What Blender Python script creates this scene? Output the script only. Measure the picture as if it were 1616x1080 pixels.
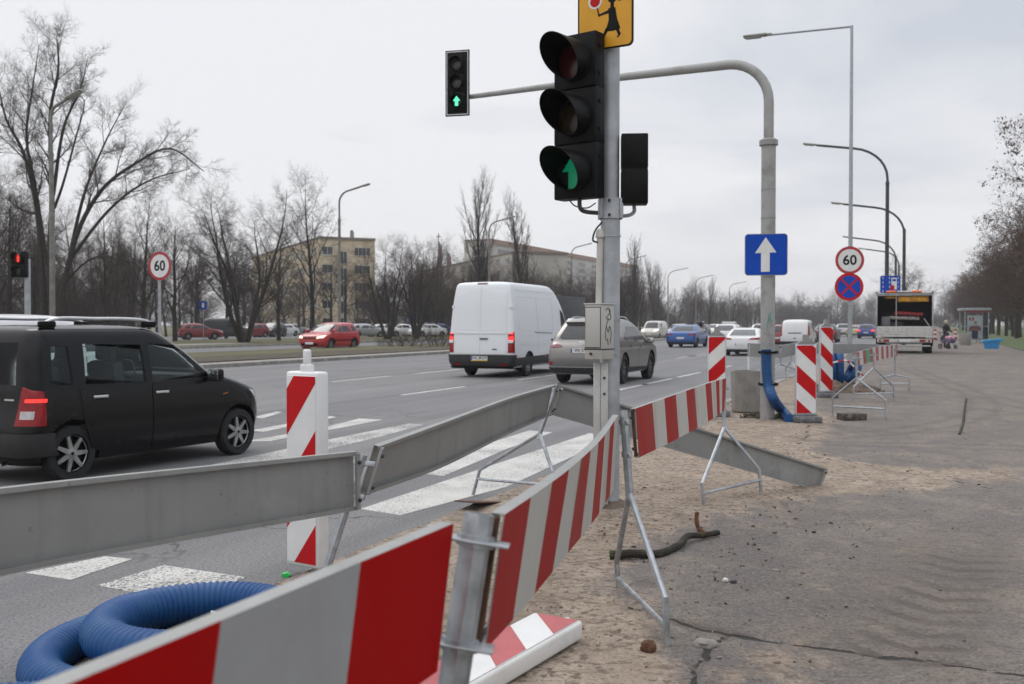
import bpy, bmesh, math, random
import numpy as np
from math import sin, cos, pi, radians, atan2, sqrt
from mathutils import Vector, Matrix, noise
for o in list(bpy.data.objects): bpy.data.objects.remove(o)
SC = bpy.context.scene
COL = SC.collection
# ------------------------------------------------------------------ camera
EYE = 1.55; FPX = 1571.0; HOR = 512.0
PITCH = math.atan((540 - HOR) / FPX)
cam = bpy.data.objects.new('camera', bpy.data.cameras.new('camera')); COL.objects.link(cam)
cam.location = (0, 0, EYE); cam.rotation_euler = (pi/2 - PITCH, 0, 0)
cam.data.sensor_width = 36; cam.data.lens = 36 * FPX / 1616
cam.data.clip_start = .05; cam.data.clip_end = 6000
cam.data.dof.use_dof = True; cam.data.dof.focus_distance = 6.2; cam.data.dof.aperture_fstop = 4.5
SC.camera = cam
# ------------------------------------------------------------------ overcast sky and weak sun
SUN_EL, SUN_AZ = radians(48), radians(325)          # azimuth clockwise from +Y
w = bpy.data.worlds.new('World'); SC.world = w; w.use_nodes = True
nt = w.node_tree; N = nt.nodes; L = nt.links; N.clear()
out = N.new('ShaderNodeOutputWorld'); bg = N.new('ShaderNodeBackground'); bg2 = N.new('ShaderNodeBackground'); mixs = N.new('ShaderNodeMixShader')
sky = N.new('ShaderNodeTexSky'); sky.sky_type = 'NISHITA'; sky.sun_disc = False; sky.sun_elevation = SUN_EL; sky.sun_rotation = SUN_AZ
bg.inputs[1].default_value = .07
tc = N.new('ShaderNodeTexCoord'); sep = N.new('ShaderNodeSeparateXYZ'); L.new(tc.outputs['Generated'], sep.inputs[0])
def wm(op, a, b=None, c=None):
    n = N.new('ShaderNodeMath'); n.operation = op
    for i, q in enumerate((a, b, c)):
        if q is None: continue
        if hasattr(q, 'links'): L.new(q, n.inputs[i])
        else: n.inputs[i].default_value = q
    return n.outputs[0]
zz = wm('MAXIMUM', sep.outputs[2], 0.0)
den = wm('ADD', zz, .16)
cmb = N.new('ShaderNodeCombineXYZ'); L.new(wm('DIVIDE', sep.outputs[0], den), cmb.inputs[0]); L.new(wm('DIVIDE', sep.outputs[1], den), cmb.inputs[1])
nz = N.new('ShaderNodeTexNoise'); nz.inputs['Scale'].default_value = .85; nz.inputs['Detail'].default_value = 5; nz.inputs['Roughness'].default_value = .5; nz.inputs['Distortion'].default_value = .4
L.new(cmb.outputs[0], nz.inputs['Vector'])
rp = N.new('ShaderNodeValToRGB'); L.new(wm('ADD', nz.outputs['Fac'], wm('ADD', wm('MULTIPLY', sep.outputs[0], -.34), .09)), rp.inputs[0])
rp.color_ramp.elements[0].position = .35; rp.color_ramp.elements[0].color = (.63, .67, .74, 1)
rp.color_ramp.elements[1].position = .58; rp.color_ramp.elements[1].color = (.92, .925, .955, 1)
hz = N.new('ShaderNodeMixRGB'); hz.inputs[2].default_value = (.965, .95, .96, 1)
L.new(wm('POWER', wm('SUBTRACT', 1.0, zz), 9.0), hz.inputs[0]); L.new(rp.outputs[0], hz.inputs[1])
L.new(hz.outputs[0], bg2.inputs[0])
L.new(wm('MULTIPLY', wm('ADD', 1.0, wm('MULTIPLY', wm('MAXIMUM', wm('SUBTRACT', zz, .3), 0.0), 1.75)), wm('MINIMUM', wm('ADD', 1.0, wm('MULTIPLY', sep.outputs[1], .05)), 1.0)), bg2.inputs[1])   # brighter towards the veiled sun in front
mixs.inputs[0].default_value = .93
L.new(sky.outputs[0], bg.inputs[0]); L.new(bg.outputs[0], mixs.inputs[1]); L.new(bg2.outputs[0], mixs.inputs[2]); L.new(mixs.outputs[0], out.inputs[0])
sun = bpy.data.objects.new('sun', bpy.data.lights.new('sun', 'SUN')); COL.objects.link(sun)
sun.data.energy = .55; sun.data.angle = radians(25); sun.data.color = (1, .97, .93)
d = Vector((sin(SUN_AZ)*cos(SUN_EL), cos(SUN_AZ)*cos(SUN_EL), sin(SUN_EL)))
sun.rotation_euler = d.to_track_quat('Z', 'Y').to_euler()
SC.view_settings.view_transform = 'Standard'; SC.view_settings.look = 'None'; SC.view_settings.exposure = 0.0; SC.view_settings.gamma = 1
SC.cycles.max_bounces = 8; SC.cycles.transparent_max_bounces = 12; SC.cycles.use_denoising = True
# ------------------------------------------------------------------ measuring helpers
def ray(px, py):
    x = (px - 808) / FPX; y = (540 - py) / FPX
    return Vector((x, cos(PITCH) + y*sin(PITCH), -sin(PITCH) + y*cos(PITCH)))
def gp(px, py, z=0.0):
    r = ray(px, py); t = (z - EYE) / r.z
    return Vector((r.x*t, r.y*t, z))
def at(px, py, Y):
    r = ray(px, py); t = Y / r.y
    return Vector((r.x*t, Y, EYE + r.z*t))
TH = radians(22.5); U = Vector((sin(TH), cos(TH), 0)); NV = Vector((-cos(TH), sin(TH), 0))
def road(s, n, z=0.0): return U*s + NV*n + Vector((0, 0, z))
# ------------------------------------------------------------------ materials
MATS = {}
def mat(name, col, rough=.6, metal=0.0, var=.12, scale=6.0, col2=None, lo=.4, hi=.65, bump=0.0, bscale=80.0, coat=0.0, coord='Object', detail=5, spec=.5, emit=None, estr=0.0, rvar=.0):
    if name in MATS: return MATS[name]
    m = bpy.data.materials.new(name); m.use_nodes = True; MATS[name] = m
    t = m.node_tree; b = t.nodes['Principled BSDF']
    b.inputs['Roughness'].default_value = rough; b.inputs['Metallic'].default_value = metal
    b.inputs['Specular IOR Level'].default_value = spec
    if coat: b.inputs['Coat Weight'].default_value = coat; b.inputs['Coat Roughness'].default_value = .06
    tcn = t.nodes.new('ShaderNodeTexCoord')
    nn = t.nodes.new('ShaderNodeTexNoise'); nn.inputs['Scale'].default_value = scale; nn.inputs['Detail'].default_value = detail; nn.inputs['Roughness'].default_value = .6
    t.links.new(tcn.outputs[coord], nn.inputs['Vector'])
    r = t.nodes.new('ShaderNodeValToRGB'); t.links.new(nn.outputs['Fac'], r.inputs[0])
    c1 = tuple(min(1, c*(1-var)) for c in col); c2 = tuple(min(1, c*(1+var)) for c in col) if col2 is None else col2
    if col2 is not None: c1 = col
    r.color_ramp.elements[0].position = lo; r.color_ramp.elements[0].color = (*c1, 1)
    r.color_ramp.elements[1].position = hi; r.color_ramp.elements[1].color = (*c2, 1)
    t.links.new(r.outputs[0], b.inputs['Base Color'])
    if rvar:
        mr = t.nodes.new('ShaderNodeMapRange'); t.links.new(nn.outputs['Fac'], mr.inputs[0]); mr.inputs[1].default_value = .3; mr.inputs[2].default_value = .7
        mr.inputs[3].default_value = max(0.02, rough-rvar); mr.inputs[4].default_value = min(1, rough+rvar); t.links.new(mr.outputs[0], b.inputs['Roughness'])
    if bump:
        n2 = t.nodes.new('ShaderNodeTexNoise'); n2.inputs['Scale'].default_value = bscale; n2.inputs['Detail'].default_value = 4
        t.links.new(tcn.outputs[coord], n2.inputs['Vector'])
        bp = t.nodes.new('ShaderNodeBump'); bp.inputs['Strength'].default_value = bump; bp.inputs['Distance'].default_value = .02
        t.links.new(n2.outputs['Fac'], bp.inputs['Height']); t.links.new(bp.outputs[0], b.inputs['Normal'])
    if emit: b.inputs['Emission Color'].default_value = (*emit, 1); b.inputs['Emission Strength'].default_value = estr
    return m
def glass(name, tint=(.84, .88, .88), dark=.0):
    if name in MATS: return MATS[name]
    m = bpy.data.materials.new(name); m.use_nodes = True; MATS[name] = m
    t = m.node_tree; t.nodes.clear(); o = t.nodes.new('ShaderNodeOutputMaterial')
    tr = t.nodes.new('ShaderNodeBsdfTransparent'); tr.inputs[0].default_value = (*tint, 1)
    gl = t.nodes.new('ShaderNodeBsdfGlossy'); gl.inputs['Roughness'].default_value = .03
    fr = t.nodes.new('ShaderNodeFresnel'); fr.inputs[0].default_value = 1.27
    mx = t.nodes.new('ShaderNodeMixShader'); t.links.new(fr.outputs[0], mx.inputs[0]); t.links.new(tr.outputs[0], mx.inputs[1]); t.links.new(gl.outputs[0], mx.inputs[2])
    t.links.new(mx.outputs[0], o.inputs[0]); return m
# ------------------------------------------------------------------ mesh builder
class MB:
    def __init__(s): s.v = []; s.f = []; s.m = []
    def add(s, vs, fs, mi=0, M=None):
        b = len(s.v)
        s.v += [tuple(M @ Vector(v)) for v in vs] if M is not None else [tuple(v) for v in vs]
        for f in fs: s.f.append(tuple(b+i for i in f)); s.m.append(mi)
        return s
    def box(s, c, d, mi=0, M=None, bev=0.0, seg=2):
        if not bev:
            x, y, z = d[0]/2, d[1]/2, d[2]/2
            vs = [(c[0]+a*x, c[1]+b*y, c[2]+e*z) for e in (-1, 1) for b in (-1, 1) for a in (-1, 1)]
            return s.add(vs, [(0,2,3,1),(4,5,7,6),(0,1,5,4),(2,6,7,3),(0,4,6,2),(1,3,7,5)], mi, M)
        bm = bmesh.new(); bmesh.ops.create_cube(bm, size=1)
        for v in bm.verts: v.co = Vector((c[0]+v.co.x*d[0], c[1]+v.co.y*d[1], c[2]+v.co.z*d[2]))
        bmesh.ops.bevel(bm, geom=bm.edges[:], offset=bev, segments=seg, affect='EDGES', profile=.5)
        bm.verts.index_update()
        s.add([v.co.copy() for v in bm.verts], [[v.index for v in f.verts] for f in bm.faces], mi, M); bm.free(); return s
    def tube(s, pts, r, n=8, mi=0, cap=True, closed=False, M=None):
        pts = [Vector(p) for p in pts]; k = len(pts)
        rr = r if isinstance(r, (list, tuple)) else [r]*k
        vs = []; t0 = (pts[1]-pts[0]).normalized()
        a = Vector((0, 0, 1)) if abs(t0.z) < .9 else Vector((1, 0, 0)); u = t0.cross(a).normalized()
        for i, p in enumerate(pts):
            if closed: t = (pts[(i+1) % k]-pts[i-1])
            elif i == 0: t = pts[1]-p
            elif i == k-1: t = p-pts[i-1]
            else: t = pts[i+1]-pts[i-1]
            t.normalize(); u = (u - t*u.dot(t))
            if u.length < 1e-6: u = t.orthogonal()
            u.normalize(); v = t.cross(u)
            for j in range(n):
                q = 2*pi*j/n; vs.append(p + (u*cos(q)+v*sin(q))*rr[i])
        fs = []
        for i in range(k if closed else k-1):
            i2 = (i+1) % k
            for j in range(n): fs.append((i*n+j, i*n+(j+1) % n, i2*n+(j+1) % n, i2*n+j))
        if cap and not closed: fs.append(tuple(range(n-1, -1, -1))); fs.append(tuple((k-1)*n+j for j in range(n)))
        return s.add(vs, fs, mi, M)
    def prism(s, poly, h0, h1, mi=0, M=None):
        n = len(poly); vs = [(p[0], p[1], h0) for p in poly]+[(p[0], p[1], h1) for p in poly]
        fs = [tuple(range(n-1, -1, -1)), tuple(range(n, 2*n))]+[(i, (i+1) % n, n+(i+1) % n, n+i) for i in range(n)]
        return s.add(vs, fs, mi, M)
    def lathe(s, prof, n=24, mi=0, M=None, closed=False):
        k = len(prof); vs = []; fs = []
        for r, z in prof:
            for j in range(n): q = 2*pi*j/n; vs.append((r*cos(q), r*sin(q), z))
        for i in range(k if closed else k-1):
            i2 = (i+1) % k
            for j in range(n): fs.append((i*n+j, i*n+(j+1) % n, i2*n+(j+1) % n, i2*n+j))
        if not closed: fs.append(tuple(range(n-1, -1, -1))); fs.append(tuple((k-1)*n+j for j in range(n)))
        return s.add(vs, fs, mi, M)
    def mesh(s, name, mats, ang=35):
        me = bpy.data.meshes.new(name); me.from_pydata(s.v, [], s.f)
        for m in (mats if isinstance(mats, (list, tuple)) else [mats]): me.materials.append(m)
        me.polygons.foreach_set('material_index', s.m); me.update()
        if ang is not None:
            me.polygons.foreach_set('use_smooth', [True]*len(me.polygons)); me.set_sharp_from_angle(angle=radians(ang))
        return me
    def build(s, name, mats, parent=None, ang=35, loc=None, rot=None):
        o = bpy.data.objects.new(name, s.mesh(name, mats, ang)); COL.objects.link(o)
        if parent is not None: o.parent = parent
        if loc is not None: o.location = loc
        if rot is not None: o.rotation_euler = rot
        return o
def Tm(x=0, y=0, z=0): return Matrix.Translation((x, y, z))
def Rm(a, ax): return Matrix.Rotation(a, 4, ax)
def tag(o, label=None, cat=None, group=None, kind=None):
    if label: o['label'] = label
    if cat: o['category'] = cat
    if group: o['group'] = group
    if kind: o['kind'] = kind
    return o
def thing(name, label, cat, loc=(0, 0, 0), rz=0.0, group=None):
    o = bpy.data.objects.new(name, None); COL.objects.link(o); o.location = loc; o.rotation_euler = (0, 0, rz); o.empty_display_size = .2
    return tag(o, label, cat, group)
def kids(o): return [c for c in bpy.data.objects if c.parent == o]
def copy_tree(o, parent=None):
    c = o.copy(); COL.objects.link(c)
    if parent is not None: c.parent = parent
    for ch in o.children: copy_tree(ch, c)
    return c
def place(o, loc, rz=0.0, scale=1.0, label=None, group=None):
    o.location = loc; o.rotation_euler = (0, 0, rz); o.scale = (scale,)*3 if not isinstance(scale, tuple) else scale
    if label: o['label'] = label
    if group: o['group'] = group
    return o
def text_geo(body, size, extrude=.002, offset=0.0):
    cu = bpy.data.curves.new('t', 'FONT'); cu.body = body; cu.size = size; cu.align_x = 'CENTER'; cu.align_y = 'CENTER'; cu.extrude = extrude; cu.offset = offset; cu.resolution_u = 4
    o = bpy.data.objects.new('t', cu); COL.objects.link(o); dg = bpy.context.evaluated_depsgraph_get()
    me = bpy.data.meshes.new_from_object(o.evaluated_get(dg)); vs = [v.co.copy() for v in me.vertices]; fs = [tuple(p.vertices) for p in me.polygons]
    bpy.data.objects.remove(o); bpy.data.meshes.remove(me); bpy.data.curves.remove(cu); return vs, fs
def boolean(o, cutters):
    for c in cutters:
        m = o.modifiers.new('b', 'BOOLEAN'); m.object = c; m.operation = 'DIFFERENCE'; m.solver = 'EXACT'; m.material_mode = 'INDEX'
    bpy.context.view_layer.update(); dg = bpy.context.evaluated_depsgraph_get()
    me = bpy.data.meshes.new_from_object(o.evaluated_get(dg)); o.modifiers.clear(); o.data = me
    for c in cutters: bpy.data.objects.remove(c)
    me.polygons.foreach_set('use_smooth', [True]*len(me.polygons)); me.set_sharp_from_angle(angle=radians(32))
def clip(poly, a, b, c):
    """keep a*x+b*y<=c"""
    r = []
    for i in range(len(poly)):
        p, q = poly[i], poly[(i+1) % len(poly)]; dp = a*p[0]+b*p[1]-c; dq = a*q[0]+b*q[1]-c
        if dp <= 0: r.append(p)
        if dp*dq < 0: t = dp/(dp-dq); r.append((p[0]+t*(q[0]-p[0]), p[1]+t*(q[1]-p[1])))
    return r
def rrect(w, h, r, n=5):
    p = []
    for cx, cy, a in ((w/2-r, h/2-r, 0), (-w/2+r, h/2-r, 90), (-w/2+r, -h/2+r, 180), (w/2-r, -h/2+r, 270)):
        for k in range(n+1): q = radians(a+90*k/n); p.append((cx+r*cos(q), cy+r*sin(q)))
    return p
def circle(r, n=40, c=(0, 0)): return [(c[0]+r*cos(2*pi*k/n), c[1]+r*sin(2*pi*k/n)) for k in range(n)]
def crom(pts, k=6):
    pts = [Vector(p) for p in pts]; P = [pts[0]*2-pts[1]]+pts+[pts[-1]*2-pts[-2]]; r = []
    for i in range(1, len(P)-2):
        for j in range(k):
            t = j/k; a, b, c, e = P[i-1], P[i], P[i+1], P[i+2]
            r.append(.5*((2*b)+(c-a)*t+(2*a-5*b+4*c-e)*t*t+(3*b-a-3*c+e)*t**3))
    r.append(pts[-1]); return r
def Fmat(x, y, z, o): return Matrix(((x.x, y.x, z.x, o.x), (x.y, y.y, z.y, o.y), (x.z, y.z, z.z, o.z), (0, 0, 0, 1)))
GALV = mat('galvanised_steel', (.40, .42, .44), .42, .75, .18, 14, rvar=.12)
GALVM = None
POLE = mat('pole_paint', (.40, .42, .44), .55, .25, .16, 5, rvar=.1, bump=.05)
POLE2 = mat('weathered_pole', (.36, .36, .35), .6, .25, .22, 4, col2=(.27, .265, .25), lo=.5, hi=.66)
BLACKP = mat('black_plastic', (.005, .005, .0053), .5, 0, .3, 12, spec=.16)
DARKP = mat('dark_steel', (.05, .05, .052), .5, .3, .2, 6)
RED = mat('sign_red', (.50, .006, .009), .42, 0, .10, 4, spec=.2)
REDW = mat('worn_red', (.36, .045, .04), .5, 0, .22, 9, col2=(.43, .075, .06))
WHITE = mat('sign_white', (.72, .72, .71), .42, 0, .05, 4)
WHITEW = mat('worn_white', (.62, .60, .56), .55, 0, .12, 8, col2=(.54, .51, .46), lo=.52, hi=.72)
BLUE = mat('sign_blue', (.003, .062, .42), .42, 0, .06, 4, spec=.2)
RUST = mat('rust', (.10, .045, .022), .85, .1, .4, 25, col2=(.03, .018, .012))
# ------------------------------------------------------------------ ground
def attr_mat(name, build):
    m = bpy.data.materials.new(name); m.use_nodes = True; t = m.node_tree; b = t.nodes['Principled BSDF']
    class G: pass
    g = G(); g.t = t; g.b = b
    tcn = t.nodes.new('ShaderNodeTexCoord'); g.obj = tcn.outputs['Object']
    def nz(scale, detail=5, rough=.6, vec=None, dist=0.0):
        n = t.nodes.new('ShaderNodeTexNoise'); n.inputs['Scale'].default_value = scale; n.inputs['Detail'].default_value = detail; n.inputs['Roughness'].default_value = rough; n.inputs['Distortion'].default_value = dist
        t.links.new(vec or g.obj, n.inputs['Vector']); return n.outputs['Fac']
    def ramp(fac, stops):
        r = t.nodes.new('ShaderNodeValToRGB'); e = r.color_ramp.elements
        while len(e) < len(stops): e.new(.5)
        for k, (p, c) in enumerate(stops): e[k].position = p; e[k].color = (*c, 1) if not isinstance(c, (int, float)) else (c, c, c, 1)
        t.links.new(fac, r.inputs[0]); return r.outputs[0]
    def math_(op, a, b=None):
        n = t.nodes.new('ShaderNodeMath'); n.operation = op
        for i, q in enumerate((a, b)):
            if q is None: continue
            if hasattr(q, 'links'): t.links.new(q, n.inputs[i])
            else: n.inputs[i].default_value = q
        return n.outputs[0]
    def mix(f, a, b, mode='MIX'):
        n = t.nodes.new('ShaderNodeMixRGB'); n.blend_type = mode
        for i, q in enumerate((f, a, b)):
            if hasattr(q, 'links'): t.links.new(q, n.inputs[i])
            elif isinstance(q, (int, float)): n.inputs[i].default_value = q if i == 0 else (q, q, q, 1)
            else: n.inputs[i].default_value = (*q, 1)
        return n.outputs[0]
    def attr(nm):
        n = t.nodes.new('ShaderNodeAttribute'); n.attribute_name = nm; return n.outputs['Fac']
    def bump(h, s, dist=.02, nrm=None):
        n = t.nodes.new('ShaderNodeBump'); n.inputs['Strength'].default_value = s; n.inputs['Distance'].default_value = dist
        t.links.new(h, n.inputs['Height'])
        if nrm: t.links.new(nrm, n.inputs['Normal'])
        return n.outputs[0]
    def mapping(sc, rot=0.0):
        n = t.nodes.new('ShaderNodeMapping'); n.inputs['Scale'].default_value = sc; n.inputs['Rotation'].default_value = (0, 0, rot); t.links.new(g.obj, n.inputs[0]); return n.outputs[0]
    g.nz, g.ramp, g.math, g.mix, g.attr, g.bump, g.mapping = nz, ramp, math_, mix, attr, bump, mapping
    def out(col, rough=None, nrm=None):
        t.links.new(col, b.inputs['Base Color'])
        if rough is not None:
            if hasattr(rough, 'links'): t.links.new(rough, b.inputs['Roughness'])
            else: b.inputs['Roughness'].default_value = rough
        if nrm: t.links.new(nrm, b.inputs['Normal'])
    g.out = out; build(g); return m
def zinc(g):
    a = g.nz(2.2, 5, .6); st = g.nz(3.0, 5, .65, g.mapping((3, 3, .35))); sp = g.nz(26, 4, .6); wr = g.nz(1.4, 6, .7, None, .8)
    c = g.ramp(a, [(.35, (.262, .264, .258)), (.65, (.312, .312, .300))]); c = g.mix(g.ramp(st, [(.52, 0.0), (.68, .5)]), c, (.20, .195, .18))
    c = g.mix(g.ramp(wr, [(.60, 0.0), (.74, .55)]), c, (.38, .385, .38)); c = g.mix(g.ramp(sp, [(.66, 0.0), (.74, .6)]), c, (.11, .075, .05))
    g.out(c, g.ramp(a, [(.3, .48), (.7, .66)])); g.b.inputs['Metallic'].default_value = .25
GALVM = attr_mat('dull_zinc', zinc)
ROT = pi/2 - TH    # turns road coordinates (s along x) into world
def asphalt_road(g):
    streak = g.nz(1.0, 4, .6, g.mapping((.03, 1.15, 1)))
    big = g.nz(.35, 4); fine = g.nz(50, 2, .5); sp = g.nz(85, 2, .5)
    c = g.ramp(streak, [(.36, (.118, .117, .122)), (.5, (.175, .173, .176)), (.64, (.245, .241, .243))])
    c = g.mix(.35, c, g.ramp(big, [(.35, (.155, .154, .158)), (.65, (.225, .221, .220))]))
    c = g.mix(g.ramp(fine, [(.34, 0.7), (.52, 0.0)]), c, (.065, .065, .068))
    c = g.mix(g.ramp(sp, [(.60, 0.0), (.72, .75)]), c, (.42, .41, .40))
    vo = g.t.nodes.new('ShaderNodeTexVoronoi'); vo.feature = 'DISTANCE_TO_EDGE'; vo.inputs['Scale'].default_value = .8
    wv = g.t.nodes.new('ShaderNodeVectorMath'); wv.operation = 'ADD'; nn = g.t.nodes.new('ShaderNodeTexNoise'); nn.inputs['Scale'].default_value = 2.2; nn.inputs['Detail'].default_value = 6
    g.t.links.new(g.obj, nn.inputs['Vector']); sc_ = g.t.nodes.new('ShaderNodeVectorMath'); sc_.operation = 'SCALE'; sc_.inputs['Scale'].default_value = .9; g.t.links.new(nn.outputs['Color'], sc_.inputs[0]); g.t.links.new(g.obj, wv.inputs[0]); g.t.links.new(sc_.outputs[0], wv.inputs[1]); g.t.links.new(wv.outputs[0], vo.inputs['Vector'])
    ck = g.math('MULTIPLY', g.ramp(vo.outputs['Distance'], [(.006, .85), (.02, 0.0)]), g.ramp(g.nz(.16, 2), [(.54, 0.0), (.60, 1.0)]))
    c = g.mix(ck, c, (.045, .044, .044)); oil = g.nz(.8, 6, .7); c = g.mix(g.ramp(oil, [(.62, 0.0), (.75, .45)]), c, (.08, .08, .082))
    c = g.mix(1.0, c, .86, 'MULTIPLY')
    g.out(c, .78, g.bump(fine, .35, .006))
ROADM = attr_mat('road_asphalt', asphalt_road)
def paint_f(wear):
    def f(g):
        a = g.nz(48, 3, .6); bgn = g.nz(1.3, 4); wv = g.math('ADD', g.math('MULTIPLY', a, .8), g.math('MULTIPLY', bgn, .35))
        c = g.mix(g.ramp(g.nz(2.5, 4), [(.35, 0.0), (.7, 1.0)]), (.44, .43, .405), (.56, .55, .52))
        c = g.mix(g.ramp(wv, [(wear, 0.0), (wear+.07, 1.0)]), c, (.12, .12, .12))
        g.out(c, .7, g.bump(a, .3, .004))
    return f
PAINT = attr_mat('road_paint', paint_f(.62)); PAINTW = attr_mat('worn_road_paint', paint_f(.56))
def pave(g):
    sand_a = g.attr('sand'); dark = g.attr('dark'); crack = g.attr('crack'); trk = g.attr('track')
    med = g.nz(3.2, 6, .65); fine = g.nz(62, 2, .5); clump = g.nz(14, 5, .7); big = g.nz(.6, 4)
    stretch = g.nz(5.0, 5, .6, g.mapping((1, .35, 1), radians(-20)))
    asp = g.ramp(big, [(.3, (.185, .160, .142)), (.72, (.265, .228, .198))])
    asp = g.mix(g.ramp(stretch, [(.42, 0.0), (.62, .75)]), asp, (.300, .240, .187))
    grit = g.nz(20, 3, .55); grit2 = g.nz(31, 3, .55); blot = g.nz(1.1, 7, .7, None, .5)
    asp = g.mix(g.ramp(blot, [(.44, .75), (.56, 0.0)]), asp, (.160, .141, .130))
    asp = g.mix(g.ramp(grit, [(.36, .6), (.47, 0.0)]), asp, (.115, .100, .090)); asp = g.mix(g.ramp(grit2, [(.56, 0.0), (.66, .55)]), asp, (.31, .28, .25))
    asp = g.mix(g.ramp(clump, [(.30, .5), (.46, 0.0)]), asp, (.14, .124, .114))
    asp = g.mix(g.ramp(fine, [(.36, .55), (.5, 0.0)]), asp, (.06, .055, .05))
    asp = g.mix(g.ramp(g.nz(170, 2, .8), [(.63, 0.0), (.74, .6)]), asp, (.36, .33, .30))
    sc = g.ramp(med, [(.3, (.30, .232, .175)), (.55, (.42, .335, .258)), (.75, (.50, .41, .325))])
    sc = g.mix(g.ramp(stretch, [(.33, .75), (.47, 0.0)]), sc, (.26, .198, .145))
    sc = g.mix(g.ramp(clump, [(.28, .9), (.40, 0.0)]), sc, (.12, .088, .062))
    sc = g.mix(g.ramp(fine, [(.34, .5), (.48, 0.0)]), sc, (.15, .11, .08))
    sc = g.mix(g.ramp(grit, [(.38, .85), (.48, 0.0)]), sc, (.12, .085, .060)); sc = g.mix(g.ramp(g.nz(7, 4, .6, g.mapping((.5, 2.2, 1))), [(.36, .7), (.46, 0.0)]), sc, (.19, .135, .095)); sc = g.mix(g.ramp(grit2, [(.57, 0.0), (.68, .55)]), sc, (.52, .45, .37)); sc = g.mix(g.ramp(blot, [(.36, .6), (.50, 0.0)]), sc, (.28, .215, .158))
    m = g.math('ADD', sand_a, g.math('MULTIPLY', g.math('ADD', g.math('SUBTRACT', g.nz(1.6, 8, .72, None, .6), .5), g.math('MULTIPLY', g.math('SUBTRACT', stretch, .5), .7)), 1.15))
    m = g.ramp(m, [(.40, 0.0), (.66, 1.0)])
    c = g.mix(m, asp, sc)
    c = g.mix(dark, c, (.105, .085, .070)); c = g.mix(trk, c, (.085, .068, .056))
    ck = g.ramp(g.math('ADD', crack, g.math('MULTIPLY', g.math('SUBTRACT', g.nz(26, 4), .5), .5)), [(.45, 0.0), (.65, .95)])
    c = g.mix(ck, c, (.035, .031, .028))
    h = g.math('ADD', g.math('MULTIPLY', fine, .25), g.math('MULTIPLY', clump, .9)); h = g.math('SUBTRACT', h, g.math('MULTIPLY', ck, 1.2)); h = g.math('SUBTRACT', h, g.math('MULTIPLY', trk, .7))
    c = g.mix(1.0, c, .80, 'MULTIPLY')
    g.out(c, .88, g.bump(g.math('ADD', h, grit), .75, .025))
PAVE = attr_mat('sandy_pavement', pave)
def soil(g):
    a = g.nz(2.0, 6, .65); b2 = g.nz(30, 4, .7)
    c = g.ramp(a, [(.38, (.062, .048, .034)), (.5, (.085, .072, .045)), (.66, (.115, .108, .058))])
    c = g.mix(g.ramp(b2, [(.35, .8), (.55, 0.0)]), c, (.035, .028, .02)); g.out(c, .95, g.bump(b2, .8, .05))
SOIL = attr_mat('bare_soil', soil)
def lawn(g):
    a = g.nz(.5, 6, .65); b2 = g.nz(18, 4, .7)
    c = g.ramp(a, [(.35, (.105, .098, .050)), (.55, (.118, .112, .048)), (.7, (.150, .130, .075))])
    c = g.mix(g.ramp(b2, [(.35, .7), (.55, 0.0)]), c, (.05, .048, .026)); g.out(c, .95, g.bump(b2, .8, .05))
LAWN = attr_mat('winter_grass', lawn)
def lawn2(g):
    a = g.nz(.9, 6, .65); b2 = g.nz(25, 4, .7)
    c = g.ramp(a, [(.35, (.075, .105, .035)), (.6, (.10, .135, .045)), (.75, (.14, .125, .07))])
    c = g.mix(g.ramp(b2, [(.35, .6), (.55, 0.0)]), c, (.04, .05, .02)); g.out(c, .95, g.bump(b2, .8, .05))
LAWN2 = attr_mat('green_grass', lawn2)
KERB = mat('kerb_concrete', (.25, .235, .215), .85, 0, .2, 3, bump=.3, bscale=60)
CONC = mat('concrete', (.27, .25, .225), .85, 0, .2, 5, bump=.35, bscale=50, col2=(.19, .175, .155), lo=.45, hi=.7)
def strip(name, s0, s1, n0, n1, z, m, label=None, th=.3, ns=1):
    b = MB(); vs = []
    for i in range(ns+1):
        s = s0+(s1-s0)*i/ns
        for (n, zz) in ((n0, z-th), (n0, z), (n1, z), (n1, z-th)): vs.append((s, n, zz))
    fs = [(i*4+j, i*4+j+1, i*4+j+5, i*4+j+4) for i in range(ns) for j in range(3)]
    b.add(vs, fs+[(0, 1, 2, 3), (ns*4+3, ns*4+2, ns*4+1, ns*4)])
    o = b.build(name, m, None, None, rot=(0, 0, ROT)); tag(o, label, kind='structure'); return o
# ROT frame: local x = s (along road), local y = n (to the left)
KN = 3.5
big = MB(); big.add([(-900, -900, -.06), (3000, -900, -.06), (3000, 1500, -.06), (-900, 1500, -.06)], [(0, 1, 2, 3)])
tag(big.build('ground', LAWN, None, None, rot=(0, 0, ROT)), kind='structure')
strip('road', -60, 900, KN-.3, 23.2, 0.0, ROADM)
strip('far_road', -60, 900, 33.4, 43.2, 0.0, ROADM)
strip('median', -60, 900, 24.6, 33.2, .16, SOIL)
strip('median_grass', -60, 900, 28.4, 32.6, .165, LAWN)
strip('median_path', -60, 900, 23.4, 24.6, .12, KERB)
for nm, n0, n1 in (('kerb', 23.2, 23.4), ('kerb', 33.2, 33.4), ('kerb', 43.2, 43.45)): strip(nm, -60, 900, n0, n1, .13, KERB)
strip('far_verge', -60, 900, 43.45, 62, .10, LAWN)
strip('parking_lot', -60, 400, 62, 86, .06, ROADM)
strip('far_pavement', 20, 62, 46.5, 50, .115, KERB)
strip('right_lawn', 34, 900, -60, -5.2, .07, LAWN2)
strip('pavement', 40, 900, -5.2, KN, .03, PAVE)
strip('far_kerb', 14, 900, KN-.02, KN+.13, .05, KERB)
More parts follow.
